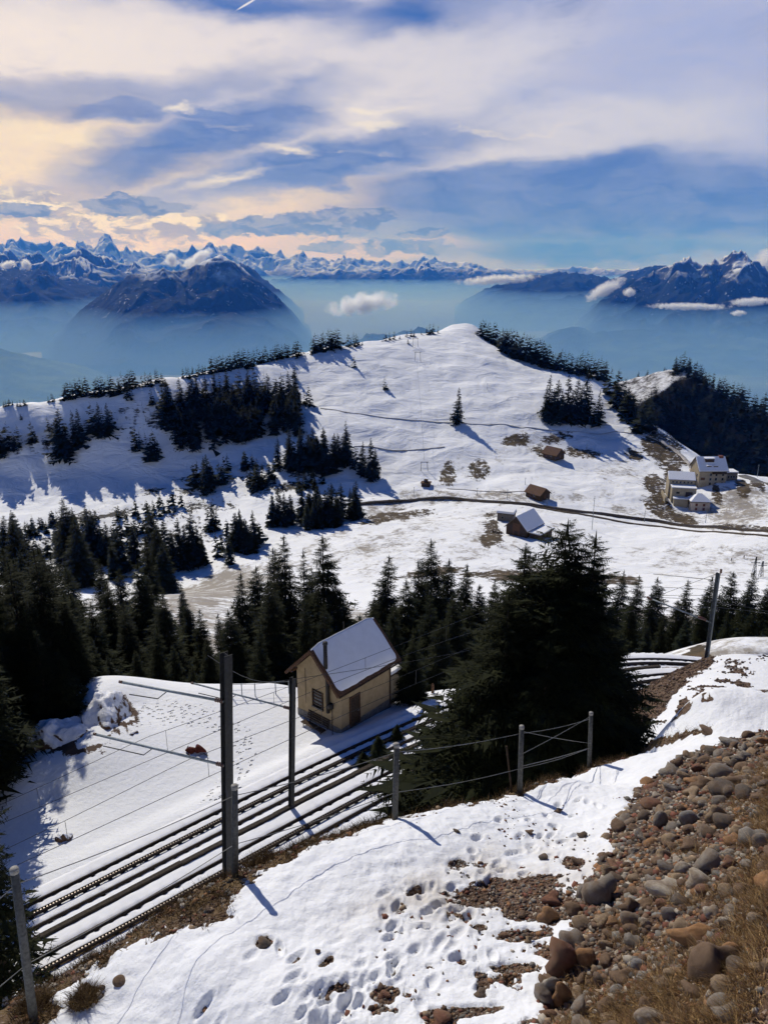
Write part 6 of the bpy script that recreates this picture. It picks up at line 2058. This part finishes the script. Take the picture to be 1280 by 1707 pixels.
# ------------------------------------------------------------------ houses at the saddle
def frame_at(u, v, rho):
    p = ground_at(u, v, 230.0)
    th = math.atan2(p[0], p[1])
    right = np.array([cos(th), -sin(th), 0]); away = np.array([sin(th), cos(th), 0])
    X = right * cos(rho) + away * sin(rho); Dd = away * cos(rho) - right * sin(rho)
    return p, X, Dd


class House:
    """builds in a local frame: X along the front, D into depth, Z up"""
    def __init__(self, name, u, v, rho, label, cat):
        self.p, self.X, self.D = frame_at(u, v, rho)
        self.k = (self.p[1] * CP - self.p[2] * SP) / F_PX
        self.root = empty(name, self.p, label, cat)

    def w(self, x, d, z): return self.X * x + self.D * d + np.array([0, 0, z])

    def box(self, name, x0, x1, d0, d1, z0, z1, mat, parent=None, taper=1.0):
        m = MB(); m.box(self.w((x0 + x1) / 2, (d0 + d1) / 2, (z0 + z1) / 2), (x1 - x0, d1 - d0, z1 - z0), np.stack([self.X, self.D, np.array([0, 0, 1.0])], 1), taper=taper)
        return m.build(name, mat, parent or self.root)

    def walls(self, x0, x1, d0, d1, z0, z1, zr, mat, along='x'):
        """box with gables; ridge along x or d"""
        m = MB()
        P_ = [self.w(x, d, z) for z in (z0, z1) for x, d in ((x0, d0), (x1, d0), (x1, d1), (x0, d1))]
        if along == 'x':
            dm = (d0 + d1) / 2
            P_ += [self.w(x0, dm, zr), self.w(x1, dm, zr)]
            m.add(P_, [(0, 1, 5, 4), (2, 3, 7, 6), (1, 2, 6, 9, 5), (3, 0, 4, 8, 7), (4, 5, 9, 8), (6, 7, 8, 9)])
        else:
            xm = (x0 + x1) / 2
            P_ += [self.w(xm, d0, zr), self.w(xm, d1, zr)]
            m.add(P_, [(0, 1, 5, 8, 4), (2, 3, 7, 9, 6), (1, 2, 6, 5), (3, 0, 4, 7), (4, 8, 9, 7), (5, 6, 9, 8)])
        return m.build('wall', mat, self.root)

    def roof(self, x0, x1, d0, d1, z1, zr, ov, mats, along='x', t=.28, snow=(None, None)):
        ro = None
        for side in (0, 1):
            m = MB()
            if along == 'x':
                dm = (d0 + d1) / 2; sl = (zr - z1) / (dm - d0)
                e = d0 - ov if side == 0 else d1 + ov
                lo, hi = [(x0 - ov, e, z1 - sl * ov), (x1 + ov, e, z1 - sl * ov)], [(x1 + ov, dm, zr), (x0 - ov, dm, zr)]
            else:
                xm = (x0 + x1) / 2; sl = (zr - z1) / (xm - x0)
                e = x0 - ov if side == 0 else x1 + ov
                lo, hi = [(e, d0 - ov, z1 - sl * ov), (e, d1 + ov, z1 - sl * ov)], [(xm, d1 + ov, zr), (xm, d0 - ov, zr)]
            Q = lo + hi
            V = [self.w(*q) for q in Q] + [self.w(q[0], q[1], q[2] + t) for q in Q]
            Fs = [(0, 1, 2, 3), (4, 7, 6, 5), (0, 4, 5, 1), (1, 5, 6, 2), (2, 6, 7, 3), (3, 7, 4, 0)]
            m.add(V, Fs)
            r = m.build('roof', mats[side], self.root)
            if snow[side]:
                m = MB()
                c = np.mean(V, 0); s0, s1 = .02, snow[side]
                S = [c + (np.array(q) - c) * .985 for q in V[4:]]
                m.add([q + np.array([0, 0, s0]) for q in S] + [c + (q - c) * .97 + np.array([0, 0, s1]) for q in S], Fs)
                m.build('snow_cover', M_SNOW, r)
            ro = r
        return ro

    def window(self, x, d, z, w, h, face='front', mat=None, frame=True):
        a = {'front': (self.X, -self.D), 'left': (self.D, -self.X), 'right': (self.D, self.X)}[face]
        R = np.stack([a[0], a[1], np.array([0, 0, 1.0])], 1)
        m = MB(); m.box(self.w(x, d, z) + a[1] * .03, (w + .3, .16, h + .3), R); wi = m.build('window', M_POSTCAP, self.root)
        m = MB(); m.box(self.w(x, d, z) + a[1] * .10, (w, .1, h), R); m.build('pane', mat or M_GLASS, wi)


# big hotel
H = House('hotel', 1162, 814, radians(24), 'large cream mountain hotel with snowy dormered roof, biggest building at the saddle', 'hotel')
k = H.k
hx, hd, hz_, hzr = 46 * k, 13.5, 30 * k, 48 * k
H.walls(0, hx, 0, hd, -3, hz_, hzr, M_CREAM)
H.roof(0, hx, 0, hd, hz_, hzr, .8, (M_TILEG, M_TILEG), snow=(.35, .35))
for fz in (.16, .42, .68):
    for fx in (.42, .62, .86):
        H.window(hx * fx, 0, hz_ * fz + .8, 1.1, 1.5)
H.window(hx * .14, 0, hz_ * .52, 2.6, 1.6, mat=M_WOODBR)
H.box('balcony', hx * .46, hx * .96, -1.2, 0, hz_ * .80, hz_ * .90, M_WOODDK)
for fx in (.56, .72, .88): H.window(hx * fx, 0, hz_ * .95, 1.0, 1.0)
for d_, z_ in ((3, .3), (8, .3), (3, .6), (8, .6)): H.window(0, d_, hz_ * z_ + .7, 1.2, 1.5, 'left')
for fx in (.36, .60):
    b = H.box('dormer', hx * fx - 1.3, hx * fx + 1.3, 1.2, 4.0, hz_ + .2, hz_ + 2.4, M_WOODDK)
    H.box('snow_cover', hx * fx - 1.5, hx * fx + 1.5, 1.0, 4.3, hz_ + 2.42, hz_ + 2.8, M_SNOW, b)
b = H.box('dormer', hx * .26, hx * .58, 3.6, 6.6, hz_ + 2.2, hzr - .3, M_WOODDK)
H.box('snow_cover', hx * .24, hx * .60, 3.3, 6.9, hzr - .28, hzr + .25, M_SNOW, b)
H.box('chimney', hx * .80, hx * .95, 5.6, 7.6, hzr - 2, hzr + 1.0, M_BRICK)
H.box('side_wing', -6.0, -.02, 4.5, 12.5, -3, hz_ * .55, M_CREAM)
b = H.box('wing_roof', -6.3, -.03, 4.2, 12.8, hz_ * .55, hz_ * .55 + .35, M_TILE)
H.box('annex', hx + .02, hx + 9, 5, 12, -3, hz_ * .72, M_TILEG)
b = H.box('annex_roof', hx + .03, hx + 9.5, 4.5, 12.5, hz_ * .72, hz_ * .72 + .3, M_WOODDK); H.box('snow_cover', hx + .1, hx + 9.3, 4.7, 12.3, hz_ * .72 + .31, hz_ * .72 + .8, M_SNOW, b)
H.box('terrace', hx + .02, hx + 16, -1, 4.9, -3, 1.9, M_PLINTH)
for q in range(5): H.window(hx + 2 + q * 1.6, 5, hz_ * .5, 1.0, 1.2)
for q in range(6): H.box('railing_post', hx + 1 + q * 2.8, hx + 1.15 + q * 2.8, -.9, -.75, 1.9, 3.0, M_WOODDK)

H = House('guest_house', 1117, 838, radians(10), 'long cream guest house with low snowy roof and flat terraces left of the hotel', 'house')
k = H.k
gx_, gz_ = 40 * k, 40 * k
H.walls(-1, gx_ - 1, 6, 16, -2, 12.0, 15.0, M_CREAM)
H.roof(-1, gx_ - 1, 6, 16, 12.0, 15.0, .7, (M_TILEG, M_TILEG), snow=(.35, .35))
for fx in (.15, .30, .45, .60, .75, .88): H.window(gx_ * fx - 1, 6, 10.4, .9, 1.0)
H.box('lower_block', 0, gx_ * .95, -.5, 5.98, -2, 8.4, M_CREAM)
b = H.box('flat_roof', -.3, gx_ * .97, -.9, 5.97, 8.4, 8.8, M_POSTCAP); H.box('snow_cover', -.2, gx_ * .96, -.8, 5.9, 8.81, 9.2, M_SNOW, b)
H.window(3.2, -.5, 5.9, 1.8, 1.2); H.box('garage_door', 7.4, 11.0, -.62, -.4, 3.4, 6.6, M_WOODDK)
H.box('porch', 1.0, gx_ * .62, -4.2, -.52, -2, 3.0, M_CREAM)
b = H.box('porch_roof', .6, gx_ * .65, -4.6, -.53, 3.0, 3.3, M_POSTCAP); H.box('snow_cover', .7, gx_ * .64, -4.5, -.6, 3.31, 3.8, M_SNOW, b)
H.box('retaining_wall', -3.8, -3.0, -3, 12, -2, 3.4, M_CREAM)
H.box('chimney', gx_ * .35, gx_ * .42, 12.5, 13.5, 14, 16.4, M_WOODDK)

H = House('house', 1150, 853, radians(16), 'small pale pinkish house with blue shaded hip roof in front of the guest house', 'house')
k = H.k
w_, h_ = 30 * k, 17 * k
H.walls(0, w_, 0, 8, -1.5, h_, h_ + .2, M_PINKW)
m = MB(); e = .7; zt = h_ + 11 * k
Q = [H.w(-e, -e, h_ - .1), H.w(w_ + e, -e, h_ - .1), H.w(w_ + e, 8 + e, h_ - .1), H.w(-e, 8 + e, h_ - .1), H.w(w_ * .38, 4, zt), H.w(w_ * .62, 4, zt)]
m.add(Q, [(0, 1, 5, 4), (1, 2, 5), (2, 3, 4, 5), (3, 0, 4), (3, 2, 1, 0)])
r = m.build('roof', M_TILEG, H.root)
m = MB(); c = np.mean(Q, 0); S = [c + (q - c) * .97 + np.array([0, 0, .38]) for q in Q]; m.add(S, [(0, 1, 5, 4), (1, 2, 5), (2, 3, 4, 5), (3, 0, 4), (3, 2, 1, 0)]); m.build('snow_cover', M_SNOW, r)
for fx in (.28, .68):
    for fz in (.30, .72): H.window(w_ * fx, 0, h_ * fz, 1.1, 1.4, mat=M_SHUTTER)
H.window(0, 4, h_ * .7, 1.0, 1.2, 'left')

H = House('barn', 843, 890, radians(-30), 'brown timber barn with half snowy gabled roof in the middle of the meadow', 'barn')
k = H.k
w_, L_ = 38 * k, 15.0
H.walls(0, w_, 0, L_, -1.5, 15 * k, 34 * k, M_WOODDK, 'd')
H.roof(0, w_, 0, L_, 15 * k, 34 * k, .9, (M_TILEG, M_TILEG), 'd', snow=(None, .35))
b = H.box('gable_boards', w_ * .32, w_ * .68, -.18, -.02, 0, 22 * k, M_WOODBR)
H.box('door', w_ * .42, w_ * .58, -.3, -.19, 0, 2.6, M_WOODDK, b)
H.box('lean_to', w_ + .02, w_ + 6, 2, L_ - 1, -1.5, 9 * k, M_WOODDK)
b = H.box('lean_to_roof', w_ + .03, w_ + 7, 1, L_, 9 * k, 9 * k + .3, M_TILEG); H.box('snow_cover', w_ + .1, w_ + 6.8, 1.1, L_ - .2, 9 * k + .31, 9 * k + .8, M_SNOW, b)
for q in range(5): H.box('fence_board', -2 - q * 1.1, -1.1 - q * 1.1, -2.1, -2.0, -.6, .9, M_WOODDK)
H = House('shed', 828, 868, radians(-12), 'small grey shed with flat snowy roof behind the brown barn', 'shed')
k = H.k
H.box('wall', 0, 27 * k, 0, 6, -1.5, 13 * k, M_TILEG); b = H.box('roof', -.5, 28.5 * k, -.6, 6.6, 13 * k, 13 * k + .3, M_WOODDK); H.box('snow_cover', -.4, 28 * k, -.5, 6.5, 13 * k + .31, 13 * k + 1.4, M_SNOW, b, .95)
H.window(9 * k, 0, 6 * k, 1.0, 1.0)
for nm, u, v, rho, lab, w0, l0, zz in (('alpine_hut', 911, 760, -38, 'upper reddish roofed alpine hut on the brown patch below the hill', 17, 21, 7), ('alpine_hut', 884, 824, -42, 'lower brown roofed alpine hut beside the railway line', 19, 24, 8)):
    H = House(nm, u, v, radians(rho), lab, 'hut')
    k = H.k
    w_, L_ = w0 * k * 1.25, l0 * k * 1.3
    H.walls(0, L_, -w_ * .5, w_ * .5, -1.0, zz * k, zz * k + 9 * k, M_WOODDK, 'x')
    H.roof(0, L_, -w_ * .5, w_ * .5, zz * k, zz * k + 9 * k, .8, (M_TILE, M_TILE), 'x', t=.25)
    H.box('door', L_ * .2, L_ * .32, -w_ * .5 - .12, -w_ * .5 - .01, 0, 2.0, M_WOODBR)
    H.box('gable_door', L_ + .01, L_ + .12, -.8, .8, 0, 2.2, M_WOODBR)
    H.window(L_ * .6, -w_ * .5, zz * k * .55, .8, .8)

# hut on the bald knoll
kx, ky, kz, krr, ka = KN
d = ray(1075, 655); aa = math.atan2(d[0], d[1]); j = int(np.argmin(abs(ka - aa)))
vv = proj(np.stack([kx[:, j], ky[:, j], kz[:, j]], 1))[:, 1]
i = int(np.argmin(abs(vv - 657)))
p = np.array([kx[i, j], ky[i, j], kz[i, j]])
root = empty('hillside_house', p, 'small dark house with snowy roof on the near side of the bald knoll', 'house', None, -.5)
m = MB(); m.box((0, 0, 1.5), (16, 9, 7)); m.build('wall', M_WOODDK, root)
m = MB(); m.add([(-9, -5.5, 4.6), (9, -5.5, 4.6), (9, 5.5, 4.6), (-9, 5.5, 4.6), (-9, 0, 9.5), (9, 0, 9.5)], [(0, 1, 5, 4), (2, 3, 4, 5), (1, 2, 5), (3, 0, 4), (3, 2, 1, 0)]); r = m.build('roof', M_TILEG, root)
m = MB(); m.add([(-8.8, -5.3, 5.0), (4, -5.3, 5.0), (4, 0, 9.9), (-8.8, 0, 9.9)], [(0, 1, 2, 3)]); m.build('snow_cover', M_SNOW, r)
m = MB(); m.box((8.5, -3, 2.4), (5, 5, 5)); m.build('annex', M_WOODDK, root)

# ------------------------------------------------------------------ ski lift, poles, people
for u, v, h, w, lab in ((692, 578, 14, 9, 'topmost portal mast of the ski lift near the hilltop'), (696, 603, 15, 10, 'middle portal mast of the ski lift on the snowy hill'), (707, 785, 15, 12, 'lowest portal mast of the ski lift at the foot of the hill')):
    p = ground_at(u, v, 230.0); k = (p[1] * CP - p[2] * SP) / F_PX
    root = empty('lift_mast', p, lab, 'ski lift mast')
    for sx in (-1, 1):
        m = MB(); m.tube([(sx * w * k * .5, 0, -1), (sx * w * k * .40, 0, h * k)], .16, 5); m.build('leg', M_STEEL, root)
    m = MB(); m.tube([(-w * k * .55, 0, h * k), (w * k * .55, 0, h * k)], .2, 5); m.build('crossbeam', M_STEEL, root)
p0 = ground_at(707, 785, 230.0); p1 = ground_at(690, 575, 230.0)
m = MB(); m.tube([p0 + np.array([0, 0, 6.5]) + (p1 - p0) * t + np.array([0, 0, 10 * sin(pi * t) * .5]) for t in np.linspace(0, 1, 14)], .05, 4)
m.build('lift_cable', M_WIRE, None, label='thin cable of the ski lift running up the snowy hill', category='cable')
H = House('lift_station', 702, 812, radians(-10), 'small dark valley station of the ski lift beside a bush', 'hut')
k = H.k
H.box('wall', 0, 14 * k, 0, 4, -1, 6 * k, M_WOODDK); b = H.box('roof', -.5, 15.5 * k, -.5, 4.5, 6 * k, 6 * k + .4, M_TILE); H.box('motor_house', 4 * k, 10 * k, .5, 3, 6 * k + .41, 12 * k, M_WOODDK)
for u, v, h, lab in ((690, 827, 14, 'slim pole beside the distant railway below the lift'), (795, 827, 14, 'slim pole beside the distant railway left of the lower hut'), (845, 833, 17, 'slim pole beside the distant railway above the barn'), (911, 846, 16, 'slim pole beside the distant railway right of the lower hut'),
                     (986, 883, 58, 'tall thin mast rising behind the double top of the huge spruce'), (1073, 870, 20, 'slim pole beside the distant railway left of the small house'), (1175, 872, 22, 'slim pole beside the distant railway in front of the small house'), (1261, 796, 22, 'slim pole beside the road at the right edge'),
                     (875, 808, 12, 'slim pole left above the lower hut'), (977, 750, 10, 'slim pole right of the upper hut'), (812, 650, 10, 'thin slope marker on the right of the snowy hill')):
    p = ground_at(u, v, 230.0); k = (p[1] * CP - p[2] * SP) / F_PX
    m = MB(); m.tube([(0, 0, -.5), (0, 0, h * k)], [.16, .10], 6); m.box((0, 0, h * k * .93), (1.2, .12, .12))
    o = m.build('pole', M_STEEL_L, None, label=lab, category='pole'); o.location = tuple(p)
for u, v, h, lab in ((1255, 962, 36, 'taller lattice power pylon at the right edge of the meadow'), (1267, 962, 28, 'shorter lattice power pylon right of the taller one')):
    p = ground_at(u, v, 200.0); k = (p[1] * CP - p[2] * SP) / F_PX
    root = empty('power_pylon', p, lab, 'pylon')
    m = MB()
    for sx, sy in ((-1, -1), (1, -1), (1, 1), (-1, 1)): m.bar((sx * .7, sy * .7, -1), (sx * .12, sy * .12, h * k), .13)
    for q in range(5):
        z0, z1 = h * k * q / 5, h * k * (q + 1) / 5; a0, a1 = .7 - .58 * q / 5, .7 - .58 * (q + 1) / 5
        m.bar((-a0, -a0, z0), (a1, -a1, z1), .08); m.bar((a0, a0, z0), (-a1, a1, z1), .08)
    m.build('lattice', M_STEEL, root)
    for z in (.72, .88):
        m = MB(); m.bar((-1.7, 0, h * k * z), (1.7, 0, h * k * z), .16); m.build('crossarm', M_STEEL, root)
M_CLOTH1 = simple_mat('dark_clothing', (0.02, 0.022, 0.03), .9, .3, 6)
M_SKIN = simple_mat('skin', (.42, .26, .19), .7, .1, 5)


def walker(u, v, lab, lean):
    p = ground_at(u, v, 200.0)
    root = empty('person', p, lab, 'person', None, .6)
    def tri(pts, rad, mat, nm):
        m = MB()
        for a, r in zip(pts, rad): m.tube(a, r, 8)
        return m.build(nm, mat, root, True)
    import bmesh
    V = [(0, 0, .95), (0, 0, 1.2), (0, 0, 1.45), (0, 0, 1.56), (0, 0, 1.70), (.10, 0, .90), (.14, lean, .48), (.15, lean * .4, .04), (-.10, 0, .90), (-.14, -lean, .48), (-.15, -lean * 1.6, .04), (.21, 0, 1.42), (.30, .10, 1.16), (.32, .28, 1.0), (-.21, 0, 1.42), (-.30, .10, 1.16), (-.32, .28, 1.0)]
    E_ = [(0, 1), (1, 2), (2, 3), (3, 4), (0, 5), (5, 6), (6, 7), (0, 8), (8, 9), (9, 10), (2, 11), (11, 12), (12, 13), (2, 14), (14, 15), (15, 16)]
    R_ = [.17, .17, .19, .07, .11, .12, .09, .06, .12, .09, .06, .09, .065, .05, .09, .065, .05]
    me = bpy.data.meshes.new('body'); me.from_pydata(V, E_, []); me.update()
    o = obj('body', me, M_CLOTH1, root)
    md = o.modifiers.new('skin', 'SKIN')
    for q, r in zip(me.skin_vertices[0].data, R_): q.radius = (r, r)
    me.skin_vertices[0].data[0].use_root = True
    o.modifiers.new('sub', 'SUBSURF').levels = 1
    o.modifiers['sub'].render_levels = 1
    m = MB()
    for z, r in ((1.60, .08), ): m.tube([(0, .01, 1.56), (0, .02, 1.62), (0, .02, 1.72), (0, .01, 1.79)], [.06, .10, .105, .05], 8)
    m.build('head', M_SKIN, root, True)
    return root


walker(1218, 937, 'tiny person in dark clothes walking on the snowy meadow, left of two', .12)
walker(1239, 932, 'tiny person in dark clothes walking on the snowy meadow, right of two', .16)


# ------------------------------------------------------------------ small clouds floating below the peaks
def cloud(u, v, ru, rv, R, rot, seed, lab, dens=1.0):
    d = ray(u, v); c = d * (R / math.hypot(d[0], d[1]))
    k = np.linalg.norm(c) / F_PX * (1.0 / 1.0)
    import bmesh
    bm = bmesh.new(); bmesh.ops.create_icosphere(bm, subdivisions=2, radius=1.0)
    me = bpy.data.meshes.new('cloud'); bm.to_mesh(me); bm.free()
    mt = bpy.data.materials.new('cloud_vapour'); mt.use_nodes = True
    t = NT(mt.node_tree); t.n.remove(t.n['Principled BSDF'])
    P = t.new('ShaderNodeTexCoord').outputs['Object']
    asp = ru / rv
    q = t.vm('ADD', t.vm('MULTIPLY', P, (max(1, asp), 1.2, 1.0)), (seed * 3.1, seed * 1.7, seed))
    n = t.noise(q, 1.15, 7, .68)
    f = t.m('ADD', t.m('MULTIPLY', t.m('SUBTRACT', 1.0, t.vm('LENGTH', P)), 1.25), t.m('MULTIPLY', t.m('SUBTRACT', n, .5), 2.6))
    dn = t.m('MULTIPLY', t.ss(f, .06, 1.15), dens * 3.4 / (rv * k))
    pv = t.new('ShaderNodeVolumePrincipled')
    pv.inputs['Density Attribute'].default_value = ''
    t.put(pv.inputs['Density'], dn)
    pv.inputs['Color'].default_value = (.97, .97, .98, 1)
    pv.inputs['Anisotropy'].default_value = .45
    t.l.new(pv.outputs[0], t.n['Material Output'].inputs['Volume'])
    me.materials.append(mt)
    o = obj('cloud', me, None, None, label=lab, category='cloud')
    o.location = tuple(c)
    o.scale = (ru * k * 1.25, rv * k * 1.6, rv * k * 1.3)
    o.rotation_euler = (0, -radians(rot), -math.atan2(d[0], d[1]))
    return o


for a in ((605, 507, 54, 16, 9000, 8, 1, 'bright white cloud floating alone in the valley mist in the middle'), (1008, 482, 30, 9, 16000, 28, 2, 'white cloud lying on the left flank of the steep two topped mountain'), (1147, 511, 56, 5, 12500, 0, 3, 'long flat white cloud strip in front of the two topped mountain'),
          (1250, 503, 26, 6, 12300, 4, 4, 'thin cloud patch at the right end of the flat strip'), (830, 466, 62, 7, 23000, 4, 5, 'long white cloud bank behind the dark ridge right of centre'), (1275, 436, 16, 15, 20500, 0, 6, 'white cumulus at the right edge behind the two topped mountain'),
          (330, 431, 26, 8, 14900, 30, 7, 'slanting white cloud touching the shoulder of the dark pointed mountain'), (285, 434, 10, 8, 14900, 60, 8, 'small white puff left of the slanting cloud'), (14, 441, 10, 5, 19500, 20, 9, 'small white puff at the far left edge'), (44, 441, 7, 7, 19500, 70, 10, 'small white puff second from the left edge'),
          (1048, 487, 9, 6, 15000, 0, 11, 'tiny white puff on the face of the two topped mountain'), (1230, 522, 10, 4, 12000, 0, 12, 'tiny white puff below the flat cloud strip')):
    cloud(*a)
